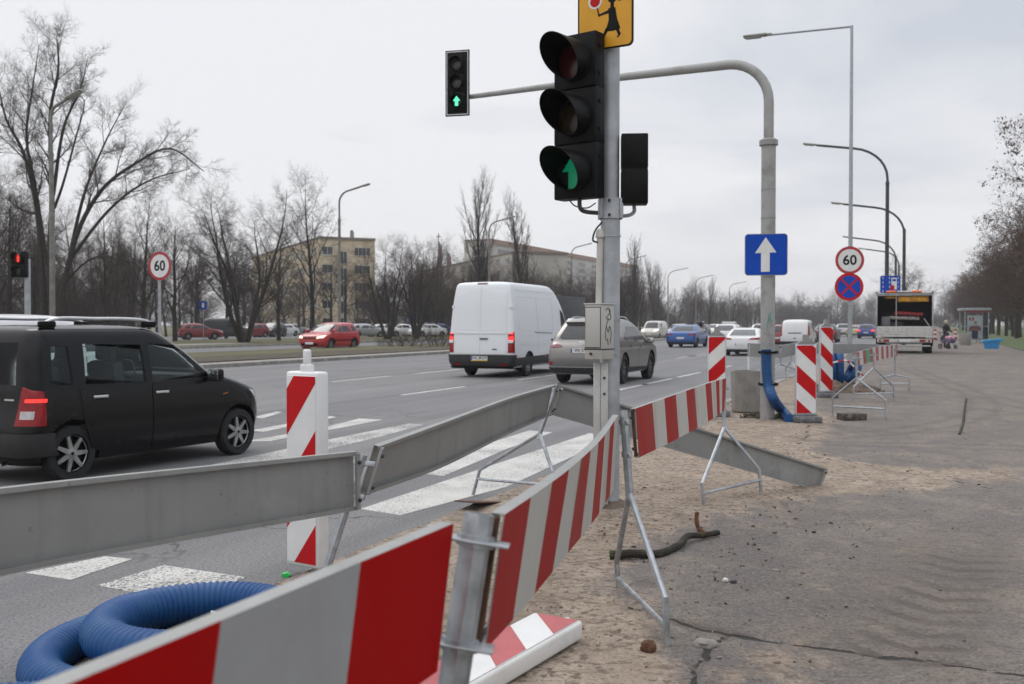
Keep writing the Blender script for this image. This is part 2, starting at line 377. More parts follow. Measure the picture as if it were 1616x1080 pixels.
# near pavement: a fine sheet with sand, tracks and cracks stored per vertex
def segdist(P, poly):
    d = np.full(len(P), 1e9)
    for a, b in zip(poly[:-1], poly[1:]):
        a = np.array(a); b = np.array(b); ab = b-a; t = np.clip(((P-a)@ab)/(ab@ab), 0, 1); q = a+t[:, None]*ab
        d = np.minimum(d, np.hypot(*(P-q).T))
    return d
def inpoly(P, poly):
    r = np.zeros(len(P), bool); x, y = P.T
    for (x1, y1), (x2, y2) in zip(poly, poly[1:]+poly[:1]):
        c = ((y1 > y) != (y2 > y)) & (x < (x2-x1)*(y-y1)/(y2-y1+1e-12)+x1); r ^= c
    return r
def g2(pts): return [tuple(gp(*p)[:2]) for p in pts]
SANDS = [g2([(300, 1000), (500, 900), (740, 800), (940, 720), (1050, 690), (1150, 655), (1215, 640), (1290, 645), (1330, 665), (1300, 700), (1290, 725), (1390, 735), (1500, 745), (1640, 740), (1640, 760), (1330, 790), (1230, 802), (1130, 818), (1040, 860), (1000, 905), (990, 935), (1060, 985), (1100, 1020), (1085, 1060), (1050, 1200), (300, 1400)]),
         g2([(1140, 1020), (1260, 1035), (1300, 1075), (1290, 1100), (1110, 1100)]), g2([(1200, 560), (1320, 555), (1330, 600), (1290, 640), (1200, 640)])]
CRACKS = [g2([(1065, 985), (1110, 1003), (1160, 1010), (1230, 1022), (1330, 1036), (1480, 1055), (1680, 1085)]), g2([(1140, 1010), (1118, 1040), (1095, 1085), (1080, 1130)]),
          g2([(1285, 640), (1270, 700), (1230, 740)]), g2([(1262, 722), (1350, 735), (1480, 760), (1560, 775)])]
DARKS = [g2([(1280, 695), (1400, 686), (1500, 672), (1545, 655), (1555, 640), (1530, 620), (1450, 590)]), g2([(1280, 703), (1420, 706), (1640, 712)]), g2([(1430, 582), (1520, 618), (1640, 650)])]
def WOB(P): return np.array([(.05*noise.noise(Vector((x*4, y*4, 2)))+.02*noise.noise(Vector((x*15, y*15, 2))), .05*noise.noise(Vector((x*4, y*4, 9)))+.02*noise.noise(Vector((x*15, y*15, 9)))) for x, y in P])
def near_pave(name, s0, s1, ds, n0, n1, dn):
    ss = np.arange(s0, s1+ds*.5, ds); nn = np.arange(n0, n1+dn*.5, dn); nn[-1] = n1
    S, NN = np.meshgrid(ss, nn, indexing='ij'); S = S.ravel(); NN = NN.ravel()
    X = U.x*S+NV.x*NN; Y = U.y*S+NV.y*NN; P = np.stack([X, Y], 1)
    sand = np.full(len(P), .24)
    for q in SANDS:
        dd = segdist(P, q+q[:1]); sgn = np.where(inpoly(P, q), dd, -dd); sand = np.maximum(sand, np.clip(.5+sgn/.5*.5, 0, 1)*.95)
    sand = np.maximum(sand, np.clip((NN-1.2)/2.4, 0, 1)*.7*(S < 30))
    ck = np.zeros(len(P))
    for q in CRACKS: ck = np.maximum(ck, np.clip(1-segdist(P+WOB(P), q)/.030, 0, 1))
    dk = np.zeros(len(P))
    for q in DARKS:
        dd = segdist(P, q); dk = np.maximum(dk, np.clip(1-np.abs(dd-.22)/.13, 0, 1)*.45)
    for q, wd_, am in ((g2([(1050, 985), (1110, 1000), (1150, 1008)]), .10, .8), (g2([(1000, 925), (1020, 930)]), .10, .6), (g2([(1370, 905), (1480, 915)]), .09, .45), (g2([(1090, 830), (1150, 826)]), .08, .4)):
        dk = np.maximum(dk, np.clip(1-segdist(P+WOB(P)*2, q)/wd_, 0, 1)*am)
    # tractor tread prints
    a = np.array(gp(1435, 1040)[:2]); b = np.array(gp(1575, 800)[:2]); e = (b-a)/np.linalg.norm(b-a); v = P-a
    l = v@e; q = v@np.array([-e[1], e[0]])
    rib = np.sin(2*pi*(l-np.abs(q)*.6)/.24+.5*np.sin(l*3))
    tr = np.clip(rib*2.8-.9, 0, 1)*np.clip((.30-np.abs(q-.02))/.10, 0, 1)*np.clip(1.5-np.abs(q)*2.6, .2, 1)*np.clip((l+.4)/.3, 0, 1)*np.clip((3.0-l)/1.4, 0, 1)*.62
    tr *= np.clip(np.array([.85+1.1*noise.noise(Vector((x*2.3, y*2.3, 7))) for x, y in P]), 0, 1)
    mud = np.clip((.62-np.abs(q-.1))/.35, 0, 1)*np.clip((l+.6)/.5, 0, 1)*np.clip((3.8-l)/1.5, 0, 1); dk = np.maximum(dk, mud*.38)
    Z = np.array([.03+.014*noise.noise(Vector((x*.9, y*.9, 0)))+.006*noise.noise(Vector((x*5, y*5, 3))) for x, y in P])
    Z += np.array([.010*noise.fractal(Vector((x*6, y*6, 1)), .8, 2.2, 4) for x, y in P])*np.clip(sand-.25, 0, .6)
    Z += .012*np.clip(sand-.4, 0, 1)-.012*ck-.008*tr
    k = len(nn); i, j = np.meshgrid(np.arange(len(ss)-1), np.arange(k-1), indexing='ij'); i = i.ravel(); j = j.ravel()
    F = np.stack([i*k+j, (i+1)*k+j, (i+1)*k+j+1, i*k+j+1], 1)
    me = bpy.data.meshes.new(name); me.vertices.add(len(P)); me.vertices.foreach_set('co', np.stack([X, Y, Z], 1).ravel().astype('f'))
    me.loops.add(F.size); me.loops.foreach_set('vertex_index', F.ravel().astype('i')); me.polygons.add(len(F)); me.polygons.foreach_set('loop_start', np.arange(0, F.size, 4, dtype='i')); me.update(calc_edges=True)
    me.polygons.foreach_set('use_smooth', [True]*len(F))
    for nm, arr in (('sand', sand), ('crack', ck), ('dark', dk), ('track', tr)):
        at_ = me.attributes.new(nm, 'FLOAT', 'POINT'); at_.data.foreach_set('value', arr.astype('f'))
    me.materials.append(PAVE); o = bpy.data.objects.new(name, me); COL.objects.link(o); tag(o, kind='structure')
near_pave('near_pavement', -1.0, 9.0, .025, -4.2, KN, .025)
near_pave('mid_pavement', 9.0, 40.0, .08, -5.2, KN, .06)
# painted markings
def paint(name, pix, m=PAINT, z=.004):
    b = MB(); P = [gp(*p) for p in pix]; n = len(P)
    b.add([(p.x, p.y, z) for p in P]+[(p.x, p.y, -.02) for p in P], [tuple(range(n))]+[(i, (i+1) % n, n+(i+1) % n, n+i) for i in range(n)])
    # give the face the winding that points up
    if (P[1]-P[0]).cross(P[2]-P[1]).z < 0: b.f[0] = tuple(reversed(b.f[0]))
    return tag(b.build(name, m, None, None), kind='structure')
for z_ in ([(569, 804), (632, 814), (800, 769), (945, 702), (952, 688), (931, 684), (800, 727)], [(640, 745), (700, 752), (800, 709), (872, 683), (835, 680), (740, 710)]):
    paint('crossing_stripe', z_)
for z_ in ([(330, 735), (420, 716), (520, 694), (645, 669), (668, 671), (600, 690), (520, 709), (400, 735), (345, 742)], ):
    paint('crossing_stripe', z_, PAINTW)
for z_ in ([(385, 697), (500, 678), (567, 661), (604, 663), (520, 679), (425, 697)], [(395, 680), (460, 668), (522, 657), (530, 659), (470, 671), (415, 682)], [(400, 659), (436, 650), (446, 651), (414, 661)],
           [(40, 905), (112, 916), (209, 883), (165, 879)]):
    paint('crossing_stripe', z_)
paint('crossing_stripe', [(154, 925), (290, 950), (389, 912), (258, 893)], PAINTW)
def dash(n, s, l, w_=.13):
    b = MB(); b.box((s+l/2, n, -.008), (l, w_, .024)); tag(b.build('lane_dash', PAINT, None, None, rot=(0, 0, ROT)), kind='structure')
def sn(px, py): p = gp(px, py); return p.dot(U), p.dot(NV)
for px, py, n in ((640, 624, 10.55), (662, 590, 14.75), (530, 603, 14.75), (824, 600, 10.45), (1024, 608, 6.65), (1081, 596, 6.65), (1118, 583, 6.65), (958, 618, 6.65), (1040, 565, 10.45), (1082, 563, 10.45), (1085, 551, 12.5)):
    s, _ = sn(px, py); dash(n, s, 3.2 if py > 580 else 4)
s = 75
while s < 260:
    for n in (6.65, 10.5, 14.75, 19): dash(n, s, 4)
    s += 12
paint('edge_line', [(1225, 614), (1320, 607), (1322, 611), (1225, 619)]); paint('edge_line', [(1180, 606), (1300, 597), (1300, 600), (1180, 610)])
# ------------------------------------------------------------------ barrier boards and stands
def film(name, col, dirt, amt):
    def f(g):
        a = g.nz(3.5, 6, .65); sm = g.nz(1.2, 7, .7, g.mapping((1, 1, .35)), .8); s1 = g.nz(9, 3, .6, g.mapping((1, 1, 14), .4)); sp = g.nz(70, 3, .8)
        c = g.mix(g.ramp(a, [(.35, 0.0), (.7, .25)]), col, tuple(x*.82 for x in col)); c = g.mix(g.ramp(sm, [(.50, 0.0), (.72, amt)]), c, dirt)
        c = g.mix(g.ramp(s1, [(.70, 0.0), (.74, .45)]), c, tuple(min(1, x*1.25+.04) for x in col)); c = g.mix(g.ramp(sp, [(.68, 0.0), (.76, .6*amt+.15)]), c, tuple(x*.5 for x in dirt))
        g.out(c, g.math('ADD', .40, g.math('MULTIPLY', sm, .3))); g.b.inputs['Specular IOR Level'].default_value = .10
    MATS[name] = attr_mat(name, f); return MATS[name]
BRED = film('board_red', (.37, .0008, .0014), (.15, .06, .045), .20); BWHT = film('board_white', (.345, .345, .35), (.20, .185, .165), .45)
FRED = film('worn_board_red', (.34, .018, .015), (.24, .13, .10), .55); FWHT = film('worn_board_white', (.50, .48, .44), (.28, .24, .195), .70)
def board(label, cols, front, stripes=None, first='r', h_mats=None, group=None, rusty=False, fade=False, name='barrier_board', hole=True):
    """cols: list of (top, bottom) points along the board; front=+1 when the printed face looks along tangent x up"""
    tops = crom([c[0] for c in cols], 10) if len(cols) > 2 else [cols[0][0].lerp(cols[1][0], k/20) for k in range(21)]
    bots = crom([c[1] for c in cols], 10) if len(cols) > 2 else [cols[0][1].lerp(cols[1][1], k/20) for k in range(21)]
    dist = [0]
    for a, b in zip(tops[:-1], tops[1:]): dist.append(dist[-1]+(b-a).length)
    Lt = dist[-1]
    def samp(q):
        for k in range(len(dist)-1):
            if q <= dist[k+1]+1e-9:
                f = (q-dist[k])/(dist[k+1]-dist[k]); return tops[k].lerp(tops[k+1], f), bots[k].lerp(bots[k+1], f)
        return tops[-1], bots[-1]
    fr = [0, 1] if stripes is None else ([k/stripes for k in range(stripes+1)] if isinstance(stripes, int) else stripes)
    qs = []; ms = []
    for k in range(len(fr)-1):
        sub = 20 if stripes is None else 4
        for j in range(sub):
            qs.append((fr[k]+(fr[k+1]-fr[k])*j/sub)*Lt)
            ms.append(0 if stripes is None else (1 if (k % 2 == 0) == (first == 'r') else 2))
    qs.append(Lt); P = [samp(q) for q in qs]; t_, l_, s_ = .030, .018, .003
    vs = []; n = len(P)
    for i in range(n):
        A, B = P[i]; tg = (P[min(i+1, n-1)][0]-P[max(i-1, 0)][0]).normalized(); up = (A-B).normalized(); b = tg.cross(up).normalized()*(-front)
        vs += [B, A, A+b*t_, A+b*t_-up*l_, A+b*(t_-s_)-up*l_, A+b*(t_-s_)-up*s_, A+b*s_-up*s_, B+b*s_+up*s_, B+b*(t_-s_)+up*s_, B+b*(t_-s_)+up*l_, B+b*t_+up*l_, B+b*t_]
    m = MB(); fs = []; mi = []
    for i in range(n-1):
        for j in range(12):
            j2 = (j+1) % 12; fs.append((i*12+j, i*12+j2, i*12+12+j2, i*12+12+j)); mi.append(ms[i] if j == 0 else 0)
    fs.append(tuple(range(11, -1, -1))); fs.append(tuple((n-1)*12+j for j in range(12))); mi += [0, 0]
    m.v = [tuple(v) for v in vs]; m.f = fs; m.m = mi
    mats = [GALVM, FRED if fade else BRED, FWHT if fade else BWHT] if h_mats is None else h_mats
    o = m.build(name, mats, None, 30); me = o.data
    bm = bmesh.new(); bm.from_mesh(me); bmesh.ops.recalc_face_normals(bm, faces=bm.faces); bm.to_mesh(me); bm.free()
    tag(o, label, 'barrier', group or 'folding barrier boards')
    for e in (0, 1):
        A, B = P[0] if e == 0 else P[-1]; A2, B2 = P[1] if e == 0 else P[-2]
        tg = (A2-A).normalized(); up = (A-B).normalized(); b = tg.cross(up).normalized()*(-front*(1 if e == 0 else -1)); hh = (A-B).length
        c = (B-tg*.010+b*.006 if rusty else B+tg*.012+b*.030); q = MB(); F = Fmat(tg, b, up, c)
        q.box((.004, .011, hh/2), (.022, .014, hh-.012), 0, F)
        for z in (.18, .82): q.lathe([(.009, 0), (.009, .010), (.005, .013)], 8, 1, F @ Tm(.004, .0185, hh*z) @ Rm(-pi/2, 'X'))
        q.build('end_plate', [RUST if rusty else GALVM, DARKP], o)
    return o
def stand(label, top, fork, lk, lf, rk, rf, r=.016, bar=.45, clamps=(.05, .22), rp=.019, group='barrier stands'):
    o = thing('barrier_stand', label, 'stand', (lf+rf)/2, 0, group); o.location = (0, 0, 0)
    base = (lf+rf)/2; base.z = min(lf.z, rf.z); o.location = base; K = lambda p: p-base
    MB().tube([K(top), K(fork)], rp, 8).build('post', GALV, o)
    d1 = (fork-top).normalized()
    MB().tube([K(fork-d1*.03), K(lk), K(lf)], r, 7).build('leg', GALV, o)
    MB().tube([K(fork-d1*.03), K(rk), K(rf)], r, 7).build('leg', GALV, o)
    MB().tube([K(lk.lerp(lf, bar)), K(rk.lerp(rf, bar))], r*.85, 7).build('crossbar', GALV, o)
    ax = (rf-lf); ax.z = 0; ax.normalize(); Ln = (fork-top).length
    for c in clamps:
        p = K(top+d1*c); b = MB(); F = Fmat(ax, d1.cross(ax).normalized(), -d1, p)
        b.box((0, 0, 0), (.17, .012, .024), 0, F, .003); b.lathe([(rp+.003, -.014), (rp+.007, -.014), (rp+.007, .014), (rp+.003, .014)], 12, 0, F, True)
        b.build('clamp', GALV, o)
    return o
V = Vector
# near red and white board
dn = at(690, 1060, 1.93)-at(716, 826, 1.96)
Rt = at(716, 826, 1.96); Lt0 = at(100, 1083, 1.06); e_ = (Lt0-Rt); Lt = Rt+e_*1.75
tot = e_.length*1.75; st = .355; k = int(tot/st)+1
board('near red and white barrier board in the bottom corner, closest to the camera', [(Lt, Lt+dn), (Rt, Rt+dn)], 1, [0]+[1-st*j/tot for j in range(k-1, -1, -1)], 'r' if k % 2 else 'w')
board('long bowed barrier board with faded red stripes, from the octagonal post to the signal pole',
      [(at(797, 812, 2.06), at(766, 1026, 2.03)), (at(850, 776, 2.5), at(822, 964, 2.47)), (at(905, 735, 3.15), at(880, 893, 3.12)), (at(950, 692, 4.2), at(940, 818, 4.15)), (at(976, 655, 5.35), at(969, 772, 5.3))], 1, 10, 'r', fade=True, rusty=True)
board('striped barrier board hanging between two stands right of the signal pole',
      [(at(1003, 645, 5.5), at(1009, 722, 5.5)), (at(1060, 625, 6.6), at(1065, 695, 6.6)), (at(1118, 605, 8.1), at(1122, 663, 8.1)), (at(1146, 597, 9.1), at(1144, 647, 9.1))], 1, [0, .13, .235, .345, .45, .545, .68, .76, .83, .885, .935, 1], 'r', fade=True, rusty=True)
# grey boards seen from behind
board('grey back of the barrier board on the far left, in front of the black car', [(at(-420, 838, 2.2), at(-420, 1040, 2.2)), (at(0, 769, 3.12), at(0, 906, 3.12)), (at(557, 712, 4.55), at(558, 804, 4.55))], -1)
board('bowed grey barrier board across the zebra crossing, joined to the fallen one', [(at(590, 702, 4.75), at(566, 780, 4.72)), (at(700, 664, 5.9), at(690, 737, 5.87)), (at(800, 628, 7.4), at(795, 686, 7.37)), (at(872, 607, 8.55), at(862, 656, 8.5))], -1)
board('fallen grey barrier board behind the signal pole with one end on the sand', [(at(880, 607, 8.6), at(867, 654, 8.55)), (at(1303, 739, 9.3), at(1290, 775, 9.28))], -1)
# stands
oc = MB(); p0 = at(757, 811, 2.02); p1 = at(715, 1082, 1.98); dd = (p1-p0); pg = p0+dd*(p0.z/-dd.z)*.985
pt = thing('barrier_stand', 'octagonal galvanised post between the two nearest striped boards', 'stand', (pg.x, pg.y, 0), 0, 'barrier stands')
K = lambda p: p-V((pg.x, pg.y, 0))
ax_ = (p0-pg).normalized(); F = Fmat(ax_.orthogonal().normalized(), ax_.cross(ax_.orthogonal().normalized()), ax_, K(pg)); H_ = (p0-pg).length
b = MB(); R8 = .031; prof = [(R8, 0), (R8, H_), (R8-.004, H_), (R8-.004, .2)]
b.lathe(prof, 8, 0, F); b.build('post', GALV, pt, 20)
xb = (at(770, 812, 2.02)-at(700, 832, 2.02)).normalized()
for zz_ in (H_-.055, H_-.262):
    q = MB(); c = K(pg)+ax_*zz_; yb = ax_.cross(xb).normalized(); FF = Fmat(yb.cross(ax_), yb, ax_, c)
    q.box((.005, 0, 0), (.13, .085, .006), 0, FF, .002); q.lathe([(R8+.001, -.012), (R8+.008, -.012), (R8+.008, .012), (R8+.001, .012)], 8, 0, FF, True)
    q.build('clamp', GALV, pt)
for sx in (-1, 1): MB().tube([V((0, 0, .45)), V((.02*sx, .30*sx, .05)), V((.02*sx, .30*sx, 0))], .016, 8).build('leg', GALV, pt)
def G(px, py, z=.03): return gp(px, py, z)
def kn(f, px, py): return at(px, py, f.y)
lf, rf = G(976, 928), G(1053, 1018)
stand('upright stand between the bowed board and the striped board', at(984, 648, 5.36), at(994, 787, 5.3), kn(lf, 973, 888), lf, kn(rf, 1050, 945), rf, bar=.6, clamps=(.06, .235), rp=.022)
lf, rf = G(1111, 798), G(1201, 778)
stand('stand holding the curled end of the striped board, in front of the fallen board', at(1141, 603, 9.12), at(1143, 680, 9.05), kn(lf, 1108, 764), lf, kn(rf, 1198, 741), rf, clamps=(.06, .2))
lf, rf = G(746, 782, .0), G(874, 806, .0)
stand('stand straddling the kerb where the two long grey boards meet', at(880, 606, 8.6), at(850, 690, 8.58), kn(lf, 757, 742), lf, kn(rf, 872, 745), rf, bar=.35, clamps=(.05, .2))
tp = at(574, 718, 4.66); fk = at(520, 885, 4.6); fk = tp+(fk-tp)*1.75
ft = V((fk.x-.12, fk.y-.05, 0))
stand('leaning stand at the corner between the grey boards beside the white beacon', tp, fk, ft+V((-.32, .12, .2)), ft+V((-.33, .12, 0)), ft+V((.3, -.25, .2)), ft+V((.31, -.25, 0)), clamps=(.04, .2))
# distant barrier group by the blue hose coil
RG = mat('dull_red', (.30, .05, .05), .55, 0, .2, 9); WG = mat('dull_white', (.50, .47, .44), .55, 0, .15, 9); GRN = mat('green_patch', (.03, .30, .15), .5)
o = board('small distant barrier board with one green stripe among red and white', [(at(1350, 557, 19.6), at(1352, 578, 19.6)), (at(1384, 548, 21.5), at(1385, 569, 21.5)), (at(1416, 544, 24), at(1416, 562, 24))], 1, 15, 'r', [GALVM, RG, WG, GRN])
for ci in range(12, 16): o.data.polygons[ci*12].material_index = 3
def dstand(label, top, fork, l, r_):
    lf, rf = G(*l), G(*r_); stand(label, at(top[0], top[1], (lf.y+rf.y)/2), at(fork[0], fork[1], (lf.y+rf.y)/2), lf+V((0, 0, .3)), lf, rf+V((0, 0, .3)), rf, r=.018, rp=.02, clamps=(.06,))
dstand('low stand over the timber block with a short cross bar', (1352, 560), (1352, 600), (1314, 657), (1398, 662))
dstand('middle stand under the green striped board', (1379, 556), (1379, 583), (1347, 635), (1410, 634))
dstand('farthest stand under the green striped board, by the truck', (1413, 548), (1412, 594), (1389, 617), (1435, 617))
dstand('stand behind the mast pole carrying the short grey boards', (1231, 553), (1232, 577), (1211, 608), (1262, 604))
dstand('thin stand left of the striped beacons at the road edge', (1248, 548), (1249, 572), (1240, 598), (1258, 604))
def post_(label, px, y0, y1):
    f = G(px, y1); b = MB(); b.tube([V((0, 0, 0)), V((0, 0, at(px, y0, f.y).z))], .03, 8)
    b.lathe([(.034, at(px, y0, f.y).z-.02), (.034, at(px, y0, f.y).z+.01)], 8)
    tag(b.build('barrier_post', WHITE, None, 30, loc=(f.x, f.y, 0)), label, 'post')
post_('white post behind the concrete planter at the end of the grey board', 1181, 541, 588+6)
board('short grey barrier board behind the mast pole', [(at(1183, 542, 18.5), at(1183, 563, 18.5)), (at(1231, 544, 19.3), at(1231, 565, 19.3))], 1)
board('short angled grey barrier board between mast pole and striped beacon', [(at(1233, 546, 19.4), at(1233, 566, 19.4)), (at(1262, 540, 22.5), at(1262, 558, 22.5))], 1)
board('grey barrier board behind the blue hose bundle and the striped beacons', [(at(1252, 541, 22), at(1252, 559, 22)), (at(1300, 543, 21), at(1300, 558, 21)), (at(1386, 543, 22), at(1386, 558, 22))], 1)
# ------------------------------------------------------------------ striped beacons
def stripes_panel(b, w, h, x0, z0, y, direction, mi, pitch, start, Mx=None):
    rect = [(x0-w/2, z0), (x0+w/2, z0), (x0+w/2, z0+h), (x0-w/2, z0+h)]
    k = direction
    j = -6
    while j < 10:
        lo_ = start+j*pitch; hi_ = lo_+pitch/2
        # band lo <= z - k*(x-x0) <= hi
        p = clip(rect, k, -1, k*x0-lo_)
        p = clip(p, -k, 1, -k*x0+hi_) if len(p) > 2 else []
        if len(p) > 2:
            M_ = Matrix(((1, 0, 0, 0), (0, 0, -1, y), (0, 1, 0, 0), (0, 0, 0, 1)))
            b.prism(p, 0, .0012, mi, M_ if Mx is None else Mx @ M_)
        j += 1
def beacon(label, loc, rz, direction, w=.27, h=1.15, t=.09, z0=.09, body=WHITE, start=0.0, handle=True, foot=True, pitch=.56, red=RED, group='striped road beacons'):
    o = thing('road_beacon', label, 'beacon', loc, rz, group)
    b = MB(); b.box((0, 0, z0+h/2), (w, t, h), 0, None, .018, 3)
    b.build('body', body, o)
    q = MB(); q.box((0, -t/2-.002, z0+h/2), (w-.03, .006, h-.05), 0, None, .002, 1)
    stripes_panel(q, w-.034, h-.054, 0, z0+.027, -t/2-.0052, direction, 1, pitch, z0+start); q.build('reflective_panel', [WHITE, red], o)
    if handle:
        q = MB(); q.box((0, 0, z0+h+.02), (.085, .05, .05), 0, None, .012); q.box((0, 0, z0+h+.085), (.05, .036, .10), 0, None, .012, 3); q.build('handle', body, o)
    else:
        q = MB(); q.prism([(-w*.42, 0), (w*.42, 0), (w*.2, .05), (.05, .06), (.04, .14), (-.04, .14), (-.05, .06), (-w*.2, .05)], -.03, .03, 0, Tm(0, 0, z0+h) @ Rm(pi/2, 'X')); q.build('lamp_socket', GALVM, o)
    if foot:
        q = MB(); FT = mat('recycled_foot', (.16, .16, .165), .85, 0, .25, 12, bump=.3)
        q.box((0, 0, .05), (.44, .30, .10), 0, None, .02); q.box((0, 0, .10), (w+.02, t+.05, .05), 0, None, .01)
        for sx in (-1, 1): q.box((sx*.16, -.14, .06), (.07, .05, .085), 0, None, .012)
        q.box((0, -.152, .055), (.18, .02, .05), 0, None, .006)
        q.build('foot', FT, o)
    return o
p = gp(486, 908); beacon('white plastic beacon with top handle behind the grey board on the zebra crossing', (p.x, p.y, 0), radians(-33), 1.35, .275, 1.20, .10, .06, start=-.178, foot=False, pitch=.573)
q = MB(); q.prism([(0, 0), (.04, 0), (.05, .012), (.03, .025), (0, .02)], -.025, .025, 0, Rm(pi/2, 'X')); p = gp(446, 910)
tag(q.build('green_clip', mat('bright_green', (.03, .5, .08), .4), None, loc=p), 'small bright green plastic scrap at the foot of the white beacon', 'litter')
gr = mat('beacon_grey', (.45, .50, .54), .5, 0, .08, 5)
p = gp(1271, 667, .03); beacon('nearest striped beacon on a grey foot beside the blue hose end', p, radians(4), -.9, .335, 1.10, .05, .12, gr, .372, False, pitch=.526)
p = gp(1303, 628, .03); beacon('striped beacon just behind and beside the nearest one by the soil heap', p, radians(22), -.9, .34, 1.36, .05, .12, gr, .106, False, pitch=.526)
p = gp(1131, 658, .03); beacon('striped beacon behind the end of the striped board next to the planter', p, radians(-12), .95, .30, 1.22, .05, .12, gr, .50, False, pitch=.53)
# the one lying on the sand
redF = mat('faded_red', (.45, .095, .10), .45, 0, .12, 5)
fb = beacon('white and faded red beacon lying flat on the sand under the striped board', (0, 0, 0), 0, -1.1, .27, 1.16, .09, 0, mat('dirty_white_plastic', (.70, .69, .66), .45, 0, .1, 6, col2=(.60, .585, .55), lo=.5, hi=.7), .02, False, False, .5, redF)
for c in list(fb.children):
    if c.name.startswith('lamp_socket'): bpy.data.objects.remove(c)
q = MB(); q.prism([(-.06, 0), (.07, 0), (.09, .035), (.045, .03), (.03, .055), (-.01, .02)], -.03, .03, 0, Tm(0, 0, 1.16) @ Rm(pi/2, 'X')); q.build('broken_socket', WHITE, fb)
top_c = (gp(918, 976, .14)+gp(842, 968, .14))/2; low_c = (gp(720, 1082, .14)+gp(640, 1076, .14))/2
zx = (top_c-low_c); zx.z = 0; zx.normalize(); yx = V((0, 0, -1)); xx = yx.cross(zx); org = top_c-zx*1.15; org.z = .09
fb.matrix_world = Fmat(xx, yx, zx, org)
# ------------------------------------------------------------------ signal pole
base = gp(962, 799, .03); YP = base.y; SP = FPX/YP
def zat(py, Y=None): return at(0, py, Y or YP).z
o = thing('signal_pole', 'thick grey signal pole with wiring cover standing in the sand', 'pole', base)
lean = (at(964, 70, YP)-base); lean = lean/lean.z
def PB(z): return lean*(z-base.z)
b = MB(); b.tube([PB(.0), PB(zat(340))], .081, 20, 0); b.tube([PB(zat(340)), PB(zat(340)+.03)], [.081, .076], 20, 0); b.build('lower_tube', POLE, o)
b = MB(); b.tube([PB(zat(342)), PB(zat(-14))], .074, 20); b.build('upper_tube', POLE, o)
b = MB()
for sx in (-1, 1): b.box((sx*.085, -.01, 0), (.03, .14, .17), 0, Tm(*PB(zat(330))), .006)
b.lathe([(.084, -.085), (.10, -.085), (.10, .085), (.084, .085)], 20, 0, Tm(*PB(zat(330))), True)
for zz_ in (-.06, .06): b.lathe([(.012, 0), (.012, .025)], 8, 1, Tm(*(PB(zat(330))+V((-.02, -.10, zz_)))) @ Rm(pi/2, 'X'))
b.build('bracket_clamp', [POLE, RUST], o)
b = MB(); b.tube([PB(zat(375))+V((-.088, -.045, 0)), PB(zat(490))+V((-.10, -.05, 0))], .028, 10); b.lathe([(.04, 0), (.035, .05), (.02, .07)], 12, 0, Tm(*(PB(zat(376))+V((-.088, -.045, 0))))); b.build('upper_conduit', mat('cream_conduit', (.52, .51, .47), .55, 0, .1, 5), o)
b = MB(); b.tube(crom([PB(zat(352))+V((-.075, -.05, 0)), PB(zat(365))+V((-.13, -.06, 0)), PB(zat(380))+V((-.15, -.06, 0)), PB(zat(384))+V((-.11, -.06, 0))]), .008, 6); b.build('cable', DARKP, o)
for py in (373, 560, 505): b = MB(); b.lathe([(.083, -.008), (.087, -.008), (.087, .008), (.083, .008)], 20, 0, Tm(*PB(zat(py))), True); b.build('strap', GALV, o)
b = MB()
for dx, w_ in ((-.118, .034), (-.058, .040)): b.box((dx, -.10+dx*.15, PB(zat(566)).z/2-.02), (w_*1.6, .045, PB(zat(566)).z-.02), 0, None, .008)
for zz_ in (.95, 1.08): b.lathe([(.011, 0), (.011, .012)], 8, 1, Tm(-.058, -.13, zz_) @ Rm(pi/2, 'X'))
b.build('cable_cover', [mat('cover_grey', (.50, .50, .48), .5, .1, .1, 6), DARKP], o)
b = MB(); b.lathe([(.0, 0), (.26, 0), (.17, .025), (.11, .05), (.085, .055)], 20); b.build('base_collar', mat('damp_sand', (.13, .10, .075), .95, 0, .3, 14, bump=.5), o)
# control box with a scrawl on its flank
cb = thing('control_box', 'beige grey metal box with black graffiti strapped to the signal pole', 'box', at(946, 567, YP-.17), radians(-37))
BX = mat('box_paint', (.47, .46, .43), .5, .1, .1, 6, col2=(.40, .385, .35), lo=.5, hi=.75)
hb = .445; b = MB(); b.box((0, 0, hb/2), (.165, .19, hb), 0, None, .006); b.box((0, 0, hb+.004), (.18, .205, .012), 0, None, .004); b.build('housing', BX, cb)
b = MB(); b.box((-.002, -.098, hb*.58), (.14, .010, hb*.72), 0, None, .003); b.build('door', BX, cb)
b = MB(); b.box((-.002, -.0965, hb*.58), (.150, .004, hb*.75), 0); b.build('door_gasket', DARKP, cb)
b = MB(); b.box((0, 0, .082), (.172, .197, .010), 0, None, .002); b.lathe([(.012, 0), (.012, .01)], 10, 1, Tm(-.02, -.097, .045) @ Rm(pi/2, 'X')); b.build('lower_band', [DARKP, RUST], cb)
b = MB(); MF = Fmat(V((0, 1, 0)), V((0, 0, 1)), V((1, 0, 0)), V((.0835, 0, 0)))
for sc_ in ([(-.04, .40), (.0, .415), (.03, .39), (.0, .36), (-.03, .34), (.02, .32), (.04, .35), (.01, .40)], [(.0, .33), (-.03, .27), (-.045, .2), (-.03, .15)], [(-.03, .27), (.0, .22), (.02, .27), (.045, .21), (.03, .13)], [(-.01, .17), (0, .12)]):
    b.tube(crom([V((x, y, 0)) for x, y in sc_], 5), .0030, 5, 0, M=MF)
b.build('graffiti', mat('black_ink', (.012, .012, .012), .6), cb)
